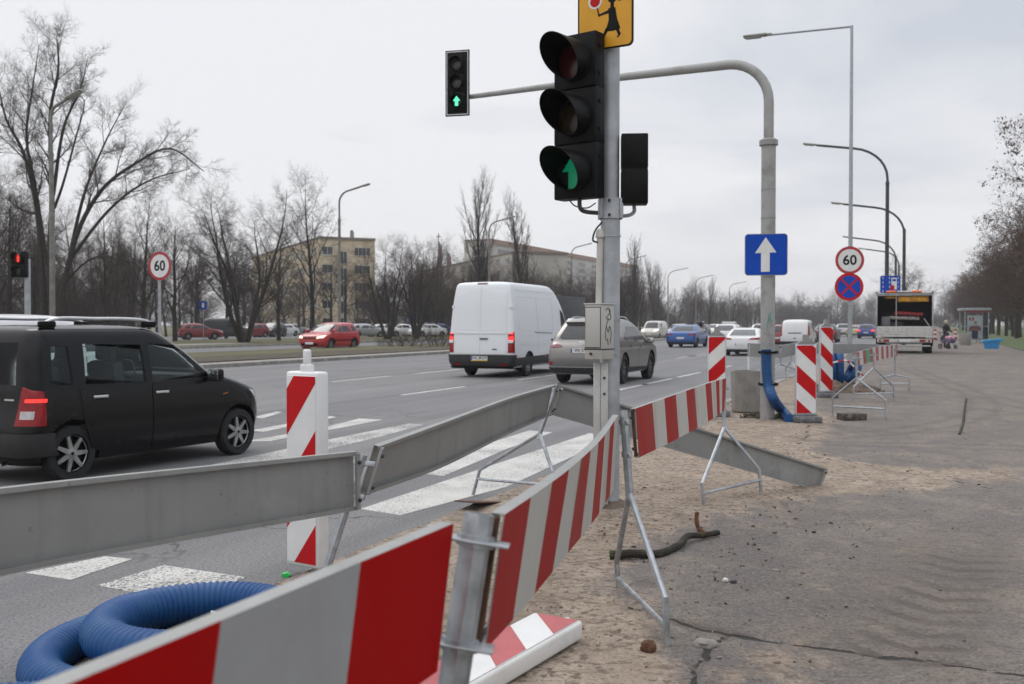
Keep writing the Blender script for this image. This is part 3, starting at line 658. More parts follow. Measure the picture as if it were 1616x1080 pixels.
# ------------------------------------------------------------------ traffic signals
ARROW = [(-.032, -.10), (.032, -.10), (.032, .0), (.075, .0), (0, .10), (-.075, .0), (-.032, .0)]
def emis(name, col, s, base=(0, 0, 0)):
    return mat(name, base if sum(base) else tuple(c*.2 for c in col), .4, 0, .05, 5, emit=col, estr=s)
def signal(label, loc, rz, w, h, d, r, vl, lit, lens_cols, board_w=None, cat='traffic light', group=None, sym='arrow', arrow_scale=1.0, visor_floor=.12):
    o = thing('traffic_light', label, cat, loc, rz, group); n = len(lens_cols); ph = h/n
    b = MB()
    for k in range(n): b.box((0, d/2, ph*(k+.5)), (w, d, ph-.006), 0, None, .012, 2)
    b.box((0, d*.55, h/2), (w-.008, d*.86, h-.01), 0); 
    if h > 1.2:
        for k in range(n):
            for zz in (.25, .75): b.box((w/2+.006, d*.45, ph*(k+zz)), (.012, .035, .03), 0, None, .004, 1)
    b.build('housing', BLACKP, o)
    if board_w:
        b = MB(); bw, bh = board_w; b.box((0, d*.35, h/2), (bw, .02, bh), 0, None, .006)
        for sx in (-1, 1): b.box((sx*(bw/2-.03), d*.35-.011, h/2), (.014, .004, bh-.05), 1)
        for sz in (-1, 1): b.box((0, d*.35-.0112, h/2+sz*(bh/2-.03)), (bw-.05, .004, .014), 1)
        b.build('backing_board', [BLACKP, WHITE], o)
    F = Matrix(((1, 0, 0, 0), (0, 0, -1, 0), (0, 1, 0, 0), (0, 0, 0, 1)))     # local z of F points to the front (-y)
    for k in range(n):
        c = Tm(0, 0, ph*(k+.5)) @ F; nm = lens_cols[n-1-k]
        b = MB(); b.lathe([(.001, .012), (r*.6, .010), (r*.9, .002), (r, -.002)], 28, 0, c); ln = b.build('lens', nm, o)
        b = MB(); b.lathe([(r, -.01), (r+.014, -.01), (r+.014, .022), (r+.004, .026), (r, .02)], 28, 0, c, True); b.build('lens_ring', BLACKP, ln)
        m_ = 28; vs = []; fs = []
        for layer in (0, 1):
            rr = r+.008-(.005 if layer else 0)
            for j in range(m_):
                q = 2*pi*j/m_; l = vl*(visor_floor+(1-visor_floor)*(max(0, .5+.5*sin(q)))**.8)
                vs += [(rr*cos(q), rr*sin(q), .015), (rr*cos(q)*.98, rr*sin(q)*.98, .015+l*.5), (rr*cos(q)*.96, rr*sin(q)*.96, .015+l)]
        for j in range(m_):
            a = j*3; e = ((j+1) % m_)*3; B_ = m_*3
            for t in (0, 1): fs += [(a+t, e+t, e+t+1, a+t+1), (B_+a+t+1, B_+e+t+1, B_+e+t, B_+a+t)]
            fs.append((a+2, e+2, B_+e+2, B_+a+2))
        b = MB(); b.add(vs, fs, 0, c); b.build('visor', BLACKP, o)
        if lit and k == lit[0]:
            b = MB()
            if sym == 'arrow': b.prism([(x*r/.135*arrow_scale, y*r/.135*arrow_scale) for x, y in ARROW], .011, .018, 0, c)
            else:
                for pts in ([(-.03, -.02), (.03, -.02), (.035, .04), (-.035, .04)], [(-.03, -.10), (-.006, -.10), (-.004, -.02), (-.028, -.02)], [(.006, -.10), (.03, -.10), (.028, -.02), (.004, -.02)]): b.prism([(x*r/.13, y*r/.13) for x, y in pts], .011, .018, 0, c)
                b.prism(circle(.022*r/.13, 14, (0, .068*r/.13)), .011, .018, 0, c)
            b.build('lit_symbol', lit[1], ln)
    return o
dl = lambda n_, c: mat(n_, c, .25, 0, .15, 30)
sg = signal('big black hooded traffic light with a dim green arrow on the signal pole', at(906, 314, YP-.13), radians(-37), .405, 1.345, .15, .158, .345, (0, emis('green_arrow_dim', (.0, .30, .14), .38)), [dl('lens_red', (.055, .004, .006)), dl('lens_amber', (.03, .020, .008)), dl('lens_black', (.012, .02, .017))], arrow_scale=1.2)
b = MB(); b.tube(crom([V((.02, .05, 0)), V((.02, .06, -.07)), V((.05, .09, -.10)), V((.13, .16, -.11))], 5), .018, 8); b.build('mounting_arm', DARKP, sg)
b = MB(); b.tube(crom([V((-.08, .05, 0)), V((-.03, .06, -.05)), V((.06, .1, -.07)), V((.12, .14, -.03))], 5), .006, 6); b.build('cable', DARKP, sg)
s2 = signal('small black pedestrian signal seen from behind on the far side of the signal pole', at(1000, 326, YP+.08), radians(176), .22, .585, .17, .085, .10, None, [dl('lens_black', (0, 0, 0)), dl('lens_black', (0, 0, 0))])
b = MB(); b.tube(crom([V((0, .05, 0)), V((0, .05, -.05)), V((.05, .04, -.08)), V((.19, .0, -.08))], 5), .016, 8); b.build('mounting_arm', POLE, s2)
# yellow crossing-guard sign
ys = thing('traffic_sign', 'yellow sign with a walking girl silhouette at the top of the signal pole', 'sign', at(955, 78, YP-.10), radians(-31))
YEL = mat('sign_yellow', (.72, .34, .008), .4, 0, .06, 4); YW = .5; FS = Matrix(((1, 0, 0, 0), (0, 0, -1, 0), (0, 1, 0, 0), (0, 0, 0, 1)))
b = MB(); b.prism(rrect(.50, .53, .045), -.012, .0, 0, Tm(0, 0, .265) @ FS); b.build('sign_plate', GALVM, ys)
b = MB(); b.prism(rrect(.50, .53, .045), .0003, .0015, 1, Tm(0, 0, .265) @ FS); b.prism(rrect(.472, .502, .035), .0018, .0028, 0, Tm(0, 0, .265) @ FS); b.build('sign_face', [YEL, BLACKP], ys)
b = MB(); MFz = Tm(0, 0, 0) @ FS
def gpx(x, y): return ((x-884)/238*.5*1.0, (238-y)/238*.47+.0)
for pts in ([(898, 72), (928, 72), (936, 120), (950, 162), (920, 168), (886, 166), (900, 120)], [(900, 158), (888, 150), (856, 216), (868, 214)], [(925, 155), (940, 155), (952, 185), (940, 198), (934, 196), (940, 186)], [(902, 78), (905, 92), (862, 98), (860, 90)], [(862, 100), (855, 100), (848, 62), (853, 62)], [(932, 38), (945, 26), (960, 34), (958, 46), (944, 50)], [(908, 50), (922, 50), (922, 74), (906, 74)]):
    P = [gpx(*q) for q in pts]
    a = sum(P[i][0]*P[(i+1) % len(P)][1]-P[(i+1) % len(P)][0]*P[i][1] for i in range(len(P)))
    b.prism(P if a > 0 else P[::-1], .003, .004, 0, MFz)
b.prism(circle(.043, 20, gpx(915, 30)), .003, .0041, 0, MFz); b.prism(circle(.062, 24, gpx(841, 35)), .003, .004, 1, MFz); b.prism(circle(.045, 24, gpx(841, 35)), .0042, .005, 2, MFz)
b.build('pictogram', [BLACKP, WHITE, RED], ys)
# ------------------------------------------------------------------ mast with overhead signal
mb = gp(1211, 663, .03); YM = mb.y
mo = thing('signal_mast', 'tall curved mast arm reaching over the road with stained lower pole', 'mast', mb)
zc = at(0, 224, YM).z-.03; zt = at(0, 93, YM).z-.03
b = MB(); b.tube([V((0, 0, 0)), V((.0, 0, zc))], .112, 20); b.build('lower_pole', POLE2, mo)
b = MB(); b.lathe([(.112, -.06), (.145, -.06), (.145, .02), (.10, .05)], 20, 0, Tm(0, 0, zc), False); b.build('collar', GALVM, mo)
ad = NV*1.0; R_ = .62; pts = [V((0, 0, zc)), V((0, 0, zt-R_-.05))]
for k in range(1, 9): q = pi/2*k/8; pts.append(V((0, 0, zt-R_-.05))+ad*(R_*(1-cos(q)))+V((0, 0, R_*sin(q)+.02*k/8)))
endp = at(742, 153, 18.35)-mb; pts.append((pts[-1]+endp)/2+V((0, 0, .02))); pts.append(endp)
b = MB(); b.tube(pts, [.078]*10+[.06, .045], 14); b.build('mast_arm', POLE2, mo)
for py in (300, 345, 382, 425, 560): b = MB(); b.lathe([(.1125, -.012), (.1155, -.012), (.1155, .012), (.1125, .012)], 20, 0, Tm(0, 0, at(0, py, YM).z-.03), True); b.build('strap', GALVM, mo)
b = MB()
for sc_ in ([(-.03, 1.55), (.03, 1.72)], [(.03, 1.56), (-.03, 1.70)], [(-.04, 1.45), (-.02, 1.63)]): b.tube([V((x, -.113, z)) for x, z in sc_], .006, 5)
b.build('graffiti', mat('teal_paint', (.05, .33, .27), .6), mo)
signal('small overhead traffic light with white bordered board and bright green arrow', mb+endp+V((-.24, -.12, -.27)), radians(-14), .27, 1.0, .14, .115, .14, (0, emis('green_arrow_bright', (.14, 1.0, .58), 1.15)), [dl('lens_grey', (.05, .05, .05)), dl('lens_grey', (.05, .05, .05)), dl('lens_black', (0, 0, 0))], (.46, 1.20), arrow_scale=1.05)
# blue one-way sign
def sq_sign(label, loc, rz, w, h, shape, name='traffic_sign'):
    o = thing(name, label, 'sign', loc, rz); b = MB(); b.prism(rrect(w, h, .05*w/.6), -.014, 0, 0, FS); b.build('sign_plate', GALVM, o)
    b = MB(); b.prism(rrect(w-.02, h-.02, .045*w/.6), .0003, .0015, 0, FS)
    for poly, mi in shape: b.prism(poly, .0018, .003, mi, FS)
    b.build('sign_face', [BLUE, WHITE, RED], o); return o
a_ = .62/280
aw = [((x-855)*a_*1.0, (278-y)*a_) for x, y in ((820, 400), (880, 400), (880, 264), (926, 264), (852, 155), (778, 268), (820, 266))]
sq_sign('square blue sign with a white upward arrow on the curved mast pole', at(1209, 402, YM-.14), radians(-12), .655, .655, [(aw, 1)])
# speed limit and no stopping signs
def disc_sign(label, loc, rz, R, kind):
    o = thing('traffic_sign', label, 'sign', loc, rz); b = MB(); b.prism(circle(R, 40), -.02, 0, 0, FS); b.build('sign_plate', GALVM, o)
    b = MB(); b.prism(circle(R*.995, 40), .0003, .0015, 0, FS)
    b.prism(circle(R*.80, 40), .0018, .003, 1 if kind == '60' else 2, FS)
    if kind == 'x':
        for sgn in (-1, 1):
            c, s_ = cos(pi/4), sin(pi/4)*sgn; q = []
            for x, y in ((-.82*R, -.07*R), (.82*R, -.07*R), (.82*R, .07*R), (-.82*R, .07*R)): q.append((x*c-y*s_, x*s_+y*c))
            b.prism(q if sgn > 0 else q, .0033+.0003*sgn, .0045+.0003*sgn, 0, FS)
    else:
        vs, fs = text_geo('60', R*.98, .001, R*.022); b.add(vs, fs, 3, FS @ Tm(0, -.02*R, .005))
    b.build('sign_face', [RED if kind != '60' else mat('sign_red2', (.42, .02, .03), .4), WHITE, BLUE, BLACKP], o); return o
# ------------------------------------------------------------------ street lamps
def lamp(label, base, top, arm, style, rb=.09, rt=.05, m=None, group='street lamps along the road', adir=None):
    """top: height of the arm tip; arm: length; adir: unit vector"""
    o = thing('street_lamp', label, 'street lamp', base, 0, group); m = m or GALVM
    adir = adir or NV
    if style == 'straight':
        b = MB(); b.tube([V((0, 0, 0)), V((0, 0, top))], [rb, rt], 14); b.build('pole', m, o)
        b = MB(); b.tube([V((0, 0, top-.03)), V((0, 0, top-.03))+adir*arm+V((0, 0, .02))], .04, 10); b.build('arm', m, o); tip = V((0, 0, top-.01))+adir*arm; dr = adir.copy()
    else:
        zc_ = top*.80; b = MB(); b.tube([V((0, 0, 0)), V((0, 0, zc_))], [rb, rb*.78], 12); b.lathe([(rb*.8, 0), (rb*.95, .1), (rb*.55, .28)], 12, 0, Tm(0, 0, zc_-.05)); b.build('pole', m, o)
        R_ = arm*.55; pts = [V((0, 0, zc_)), V((0, 0, top-R_*.95))]
        for k in range(1, 8): q = pi/2*.9*k/7; pts.append(V((0, 0, top-R_*.95))+adir*(R_*(1-cos(q)))+V((0, 0, R_*.86*sin(q))))
        tip = adir*arm+V((0, 0, top+.12)); pts.append(tip); b = MB(); b.tube(pts, rb*.55, 10); b.build('arm', m, o); dr = (tip-pts[-2]).normalized()
    up = V((0, 0, 1)); side = up.cross(dr).normalized(); F = Fmat(dr, side, dr.cross(side), tip); b = MB()
    HD = mat('lamp_head', (.30, .29, .25), .45, .2, .15, 6)
    b.box((.38, 0, .02), (.85, .28, .10), 0, F, .045, 3); b.box((-.10, 0, .02), (.24, .12, .09), 0, F, .03); b.box((.45, 0, -.045), (.55, .22, .05), 1, F, .02)
    b.build('lamp_head', [HD, mat('lamp_lens', (.30, .31, .30), .2)], o); return o
lb = gp(1341, 580, .03); lamp('tall slim straight lamp post with a flat arm, carrying the round signs', lb, at(0, 42, lb.y).z, 2.95, 'straight', .085, .05, GALV)
disc_sign('red rimmed speed sign reading 60 on the slim lamp post above the crossed sign', at(1341, 411, lb.y-.11), radians(-8), .49, '60')
disc_sign('blue no stopping sign with a red cross on the slim lamp post', at(1340, 453, lb.y-.11), radians(-8), .49, 'x')
BL = mat('dark_lamp_post', (.055, .058, .065), .5, .3, .2, 5)
for lab, px, Yd, ytop, arm in (('nearest dark curved street lamp behind the slim lamp post', 1399, 58.5, 222, 4.0), ('second dark curved street lamp along the pavement', 1426, 68, 318, 4.0), ('third curved street lamp, above the utility truck', 1413, 94, 373, 4.0), ('fourth small curved street lamp, last above the truck', 1418, 113, 392, 3.6)):
    p = at(px, 512, Yd); lamp(lab, (p.x, p.y, 0), at(0, ytop, Yd).z-.12, arm, 'curved', .13, .07, BL)
LC = mat('concrete_lamp', (.20, .195, .18), .7, .1, .2, 4)
for lab, px, Yd, ytop, arm in (('big street lamp with concrete post in front of the large bare tree', 83, 40, 160, .95), ('curved street lamp behind the red hatchback', 536, 76, 297, 1.9), ('curved street lamp among the poplars above the white van', 772, 101, 346, 2.1), ('thin curved street lamp left of the signal pole above the grey block', 902, 135, 387, 2.1), ('small curved street lamp just right of the signal pole', 988, 155, 406, 2.4), ('small curved street lamp above the beige van', 1054, 184, 425, 3.0), ('small curved street lamp above the blue car', 1098, 210, 436, 3.0), ('faint far street lamp left of the mast pole', 1151, 240, 446, 3.2), ('faintest far street lamp hidden near the mast pole', 1189, 275, 453, 3.2)):
    p = at(px, 512, Yd); ds = (NV*-1) if Yd > 50 else V((.9, -.42, 0)); lamp(lab, (p.x, p.y, 0), at(0, ytop, Yd).z-.12, arm, 'curved', (.13 if Yd > 50 else .115), .06, LC, adir=ds)
# speed sign on the median
p = at(252, 512, 34); o = thing('sign_post', 'grey post of the speed sign on the median', 'post', (p.x, p.y, 0)); b = MB(); b.tube([V((0, 0, 0)), V((0, 0, 4.2))], .05, 10); b.build('post', GALV, o); b = MB(); b.lathe([(.09, 0), (.09, .03), (.055, .05)], 10); b.build('foot', GALVM, o)
disc_sign('red rimmed speed sign reading 60 on the median in front of the bare trees', at(252, 420, 33.9), radians(-22), .49, '60')
p = at(44, 512, 32.5); o = thing('signal_post', 'pale post of the red pedestrian signal beyond the black car', 'post', (p.x, p.y, 0)); b = MB(); b.tube([V((0, 0, 0)), V((0, 0, at(0, 409, 32.5).z))], .095, 12); b.build('post', POLE, o); b = MB(); b.lathe([(.15, 0), (.15, .03), (.1, .06)], 12); b.build('foot', GALVM, o)
signal('pedestrian signal with a red figure lit on the median post', at(29, 438, 32.3), radians(-6), .50, .84, .22, .165, .22, (1, emis('red_figure', (1.0, .05, .03), 1.1)), [dl('lens_red_lit', (.25, .01, .01)), dl('lens_black', (0, 0, 0))], sym='man')
# ------------------------------------------------------------------ planter, hoses, heap and small things
pl = thing('concrete_planter', 'tapered faceted concrete planter beside the mast pole', 'planter', gp(1177, 650, .03), radians(30))
b = MB(); b.lathe([(.19, .04), (.225, 0), (.245, .02), (.25, .1), (.265, .69), (.262, .715), (.215, .715), (.205, .60)], 12, 0); b.build('shell', CONC, pl, 25)
b = MB(); b.lathe([(.0, .6), (.21, .615)], 8); b.build('soil', SOIL, pl)
HOSE = mat('blue_hose', (.005, .058, .195), .5, 0, .15, 6, col2=(.016, .078, .205), spec=.3); HOSE2 = mat('blue_hose_dark', (.010, .065, .19), .5, 0, .12, 6, spec=.3)
def hose(name, label, path, r, pitch, m, n=16, cat='hose'):
    path = [V(p) for p in path]; d = [0]
    for a, b_ in zip(path[:-1], path[1:]): d.append(d[-1]+(b_-a).length)
    ns = int(d[-1]/pitch)*4; pts = []; rr = []; k = 0
    for i in range(ns+1):
        q = d[-1]*i/ns
        while k < len(d)-2 and d[k+1] < q: k += 1
        pts.append(path[k].lerp(path[k+1], (q-d[k])/max(1e-9, d[k+1]-d[k]))); rr.append(r*(1, 1, .925, .925)[i % 4])
    b = MB(); b.tube(pts, rr, n); return tag(b.build(name, m, None, 50), label, cat)
cx, cy = -1.43, 4.36; pts = []
for k in range(0, 200):
    a = radians(-80+k*6.0); t = k/200; q_ = min(1, max(0, (t-.25)/.3)); r_ = 1-.33*q_+.02*sin(a*1.3); z = .105+.205*(1 if t > .45 else 0)*min(1, max(0, (t-.36)/.12))+.03*sin(a*2)*(t > .4)
    z = .105+.11*min(1, max(0, (t-.30)/.2))
    pts.append(V((cx+.06*q_+r_*.60*cos(a), cy+.04*q_+r_*.58*sin(a), z)))
pts = [V((cx-1.35, cy-.95, .10)), V((cx-.62, cy-.66, .10)), V((cx-.22, cy-.60, .105))]+pts
hose('corrugated_hose', 'big coil of blue corrugated hose on the road behind the nearest board', crom(pts, 3), .094, .030, HOSE, 18)
hp = [at(1209, 552, YM-.15), at(1210, 585, YM-.17), at(1213, 610, YM-.22), at(1222, 633, YM-.35), gp(1234, 648, .10), gp(1246, 662, .085)]
hose('corrugated_hose', 'blue hose strapped upright against the mast pole', crom(hp, 8), .082, .04, HOSE2, 16)
b = MB()
for py in (556, 606): b.lathe([(.19, -.02), (.197, -.02), (.197, .02), (.19, .02)], 16, 0, Tm(mb.x-.01, YM-.07, at(0, py, YM).z) @ Matrix.Diagonal((.78, 1.08, 1, 1)), True)
tag(b.build('hose_strap', BLACKP, None), 'black straps tying the blue hose to the mast pole', 'strap')
hb_ = gp(1325, 606, .03)
for i, (lab, dx, dy, tilt) in enumerate((('upright blue hose loop of the distant bundle, left one', -.2, 0, 15), ('upright blue hose loop of the distant bundle, middle one', .0, .02, 5), ('blue hose loop lying lower at the right of the distant bundle', .32, -.05, -55))):
    pts = []
    for k in range(26):
        a = radians(-70+k*13); pts.append(V((hb_.x+dx+.13*cos(a)*cos(radians(tilt))+.30*sin(a)*sin(radians(tilt))*-.4, hb_.y+dy+.45*cos(a), .44+(.36+.03*i)*sin(a)*(1 if i < 2 else .5)-(.1 if i == 2 else 0))))
    hose('corrugated_hose', lab, pts, .10, .06, HOSE2, 12)
b = MB(); b.tube(crom([hb_+V((-.38, -.52, .55)), hb_+V((-.1, -.6, .62)), hb_+V((.05, -.62, .56)), hb_+V((.25, -.6, .36)), hb_+V((.42, -.52, .24))], 6), .022, 6, 0)
for j in range(len(b.f)): b.m[j] = (j//18) % 2
tag(b.build('warning_tape', [WHITE, RED], None), 'red and white tape tied round the distant hose bundle', 'tape')
rng = random.Random(4)
def heap(name, label, c, rx, ry, h, seed, m=None, cat='soil heap'):
    b = MB(); n = 26; vs = []
    for i in range(n+1):
        for j in range(n+1):
            x = (i/n*2-1); y = (j/n*2-1); q = max(0, 1-(x*x+y*y)); z = h*q**.8*(.75+.7*noise.noise(V((x*3+seed, y*3, 0))))+.05*h*noise.noise(V((x*12, y*12, seed)))
            vs.append((x*rx, y*ry, max(-.03, z-.02)))
    b.add(vs, [(i*(n+1)+j, (i+1)*(n+1)+j, (i+1)*(n+1)+j+1, i*(n+1)+j+1) for i in range(n) for j in range(n)])
    for k in range(90):
        a = rng.uniform(0, 2*pi); q = rng.random()**.6; x, y = rx*q*cos(a), ry*q*sin(a); s_ = rng.uniform(.02, .06)
        b.box((x, y, h*max(0, 1-q*q)**.8*.8), (s_, s_*.8, s_*.7), 0, None, s_*.25, 1)
    return tag(b.build(name, m or SOIL, None, 60, loc=c), label, cat)
heap('soil_heap', 'heap of dug brown soil under the distant blue hose bundle', gp(1328, 618, .03), .95, .7, .26, 1, attr_mat('dug_soil', lambda g: g.out(g.mix(g.ramp(g.nz(40, 4), [(.4, .7), (.6, 0.0)]), g.ramp(g.nz(5, 5), [(.35, (.085, .06, .042)), (.65, (.17, .125, .09))]), (.05, .036, .026)), .95)))
heap('rubble_heap', 'low spill of broken soil at the foot of the mast pole', gp(1205, 660, .03), .45, .3, .10, 3)
tb = gp(1344, 663, .03); b = MB(); b.box((0, 0, .055), (.38, .26, .105), 0, None, .006)
tag(b.build('timber_block', mat('dark_timber', (.055, .045, .036), .85, 0, .3, 12, col2=(.20, .175, .145), lo=.5, hi=.7), None, loc=tb, rot=(0, 0, radians(12))), 'dark weathered block lying under the distant stand', 'block')
# branch with moss
BR = mat('mossy_bark', (.022, .017, .012), .9, 0, .3, 14, col2=(.055, .065, .018), lo=.5, hi=.68, bump=.6, bscale=40)
br = [G(962, 884), G(1000, 884), G(1040, 879), G(1072, 866), G(1085, 856), G(1108, 850), G(1134, 846)]
o = thing('fallen_branch', 'mossy dark branch lying on the sand by the upright stand', 'branch', br[2]); k_ = br[2].copy(); k_.z = 0
pts = crom([p-br[2]+V((0, 0, .03+.012*sin(i*2))) for i, p in enumerate(br)], 6)
rs = [.030*(1-.35*i/len(pts))*(1+.16*noise.noise(V((i*.7, 0, 0)))) for i in range(len(pts))]
b = MB(); b.tube(pts, rs, 10); b.build('limb', BR, o)
f0 = G(1112, 850)-br[2]
b = MB(); b.tube(crom([f0+V((0, 0, .03)), f0+V((-.04, .02, .07)), f0+V((-.055, .02, .13)), f0+V((-.05, .02, .185))], 5), [.020]*5+[.016]*6+[.015]*5, 8); b.build('snapped_fork', mat('fresh_wood', (.13, .055, .025), .8, 0, .3, 20), o)
b = MB(); b.tube(crom([G(1514, 686), G(1520, 668), G(1522, 650), G(1525, 630)], 5), .02, 6); tag(b.build('thin_stick', BR, None), 'thin bent stick lying on the pavement at the right', 'stick')
def clod(name, label, c, s_, m, cat, seed):
    bm = bmesh.new(); bmesh.ops.create_icosphere(bm, subdivisions=3, radius=1)
    for v in bm.verts: v.co = V((v.co.x*s_[0], v.co.y*s_[1], v.co.z*s_[2]))*(1+.35*noise.noise(v.co*2.2+V((seed, 0, 0)))+.12*noise.noise(v.co*6))
    b = MB(); bm.verts.index_update(); b.add([v.co for v in bm.verts], [[v.index for v in f.verts] for f in bm.faces]); bm.free()
    return tag(b.build(name, m, None, 60, loc=c), label, cat)
clod('brown_clod', 'reddish brown clod on the sand in front of the upright stand', G(1023, 1030)+V((0, 0, .025)), (.036, .03, .034), mat('clod', (.12, .055, .03), .9, 0, .3, 30), 'clod', 3)
clod('rubble_chunk', 'broken dark slab edge beside the pavement crack', G(1112, 1018)+V((0, 0, .0)), (.06, .04, .03), CONC, 'rubble', 7)
clod('white_pebble', 'pale pebble lying in the middle of the pavement', G(1145, 918)+V((0, 0, .008)), (.018, .016, .014), WHITEW, 'pebble', 9)
clod('dark_pebble', 'dark pebble next to the pale one on the pavement', G(1146, 916)+V((.03, -.06, .008)), (.02, .016, .012), DARKP, 'pebble', 11)
b = MB(); rs_ = gp(760, 803); b.box((0, 0, 0), (.62, .20, .012), 0, Rm(radians(66), 'Z') @ Rm(radians(9), 'Y'), .003); tag(b.build('rusty_plate', mat('rusty_red', (.13, .07, .055), .85, 0, .3, 10), None, loc=rs_+V((0, 0, .06))), 'rusty flat plate at the kerb under the striped board', 'plate')
# loose crumbs: stuff
b = MB(); rg = random.Random(8)
for k in range(1900):
    sand_side = rg.random() < .85
    if sand_side: s_, n_ = rg.uniform(3.2, 13), rg.gauss(2.0, .9)
    else: s_, n_ = rg.uniform(3, 22), rg.uniform(-4, 3)
    if n_ > 3.4: n_ = 3.4-rg.random()*1.0
    p = road(s_, n_, .035); q = rg.choice((.003, .003, .004, .005, .006, .009)); M_ = Tm(*p) @ Rm(rg.random()*6, 'Z') @ Rm(rg.random()*3, 'X')
    b.box((0, 0, 0), (q*2*rg.uniform(.7, 2.2), q*1.6, q*1.1), rg.choice((0, 1, 1, 2, 3)), M_, q*.3, 1)
tag(b.build('gravel', [mat('crumb_dark', (.05, .038, .03), .9), mat('crumb_brown', (.15, .10, .065), .9), mat('crumb_grey', (.26, .25, .23), .9), mat('crumb_leaf', (.16, .085, .035), .8)], None), 'loose gravel, crumbs and twigs scattered over the sandy pavement', 'gravel', kind='stuff')
# ------------------------------------------------------------------ vehicles
def paintm(name, col, dust=(.20, .18, .16), amt=.55, top=.75, metal=0.0, rough=.32, coat=.5, spec=.5):
    if name in MATS: return MATS[name]
    def f(g):
        sp = g.t.nodes.new('ShaderNodeSeparateXYZ'); g.t.links.new(g.obj, sp.inputs[0])
        n = g.nz(2.5, 5, .65); h = g.math('SUBTRACT', top, sp.outputs[2]); h = g.math('ADD', g.math('MULTIPLY', h, 1.1), g.math('MULTIPLY', g.math('SUBTRACT', n, .5), .9))
        fac = g.ramp(h, [(.05, .04), (.75, amt)])
        fac2 = g.math('MULTIPLY', fac, g.ramp(g.nz(40, 4, .7), [(.3, .6), (.6, 1.0)]))
        c = g.mix(fac2, col, dust)
        r = g.math('ADD', rough, g.math('MULTIPLY', fac2, .5)); g.out(c, r)
        g.b.inputs['Metallic'].default_value = metal; g.b.inputs['Coat Weight'].default_value = coat; g.b.inputs['Specular IOR Level'].default_value = spec; g.b.inputs['Coat Roughness'].default_value = .08
    MATS[name] = attr_mat(name, f); return MATS[name]
GLASSD = mat('dark_car_glass', (.016, .019, .021), .06, 0, .3, 3, spec=.6)
GLASSL = mat('sky_car_glass', (.06, .07, .075), .05, 0, .3, 3, spec=.9)
CABIN = mat('cabin_trim', (.028, .028, .03), .8, 0, .2, 6)
TYRE = mat('tyre_rubber', (.014, .014, .014), .85, 0, .25, 20)
RIM = mat('alloy_rim', (.34, .34, .33), .38, .75, .2, 12, rvar=.12)
RIMD = mat('dark_rim', (.10, .10, .105), .38, .7, .2, 12)
TAIL = mat('tail_light', (.27, .003, .005), .14, 0, .15, 20, coat=.35, spec=.3)
TAILON = mat('tail_light_on', (.5, .01, .012), .2, 0, .1, 20, emit=(1, .04, .03), estr=1.4)
TAILW = mat('reverse_lens', (.50, .47, .46), .12, 0, .1, 20)
HEADL = mat('head_lens', (.55, .56, .57), .08, .2, .15, 20, coat=1.0)
HEADON = mat('head_lamp_on', (.7, .66, .55), .2, 0, .1, 20, emit=(1, .88, .66), estr=1.4)
CHROME = mat('chrome', (.62, .62, .63), .18, 1, .1, 8)
PLATE = mat('plate_white', (.68, .68, .66), .45, 0, .05, 8); PLATEB = mat('plate_blue', (.02, .06, .35), .45); INK = mat('plate_ink', (.02, .02, .02), .5)
SEATM = mat('seat_cloth', (.05, .05, .052), .95, 0, .25, 30)
WCACHE = {}
def wheel(parent, x, y, r, w_, style, side):
    k = (r, w_, style)
    if k not in WCACHE:
        b = MB(); b.lathe([(r*.70, -w_/2), (r*.93, -w_/2), (r, -w_*.36), (r, w_*.36), (r*.93, w_/2), (r*.70, w_/2), (r*.66, w_*.3), (r*.66, -w_*.3)], 36, 0, Rm(pi/2, 'X'), True)
        t = b.mesh('tyre', TYRE, 40)
        n, m = style; b = MB(); R0 = r*.70
        b.lathe([(R0*.3, .0), (R0*.97, -.03), (R0*1.0, w_*.42), (R0*.95, w_*.46), (R0*.92, w_*.30), (R0*.86, w_*.05)], 36, 1 , Rm(pi/2, 'X'))
        b.lathe([(R0*.90, w_*.30), (R0*1.0, w_*.46), (R0*1.01, w_*.44), (R0*.90, w_*.26)], 36, 0, Rm(pi/2, 'X'), True)
        for i in range(n):
            a = 2*pi*i/n; wi = R0*(1.35/n)
            b.prism([(R0*.12, -wi*.75), (R0*.94, -wi*.42), (R0*.94, wi*.42), (R0*.12, wi*.75)], w_*.26, w_*.40, 0, Rm(pi/2, 'X') @ Rm(a, 'Z'))
        b.lathe([(R0*.24, w_*.2), (R0*.24, w_*.40), (R0*.17, w_*.44), (.001, w_*.44)], 18, 0, Rm(pi/2, 'X'))
        b.lathe([(R0*.09, w_*.44), (R0*.09, w_*.455), (.001, w_*.46)], 12, 1, Rm(pi/2, 'X'))
        WCACHE[k] = (t, b.mesh('rim', [RIM if m == 0 else RIMD, BLACKP], 30))
    t, rm = WCACHE[k]
    o = bpy.data.objects.new('wheel', t); COL.objects.link(o); o.parent = parent; o.location = (x, y, r); o.rotation_euler = (0, random.Random(x*y).random()*3, pi if side > 0 else 0)
    q = bpy.data.objects.new('rim', rm); COL.objects.link(q); q.parent = o
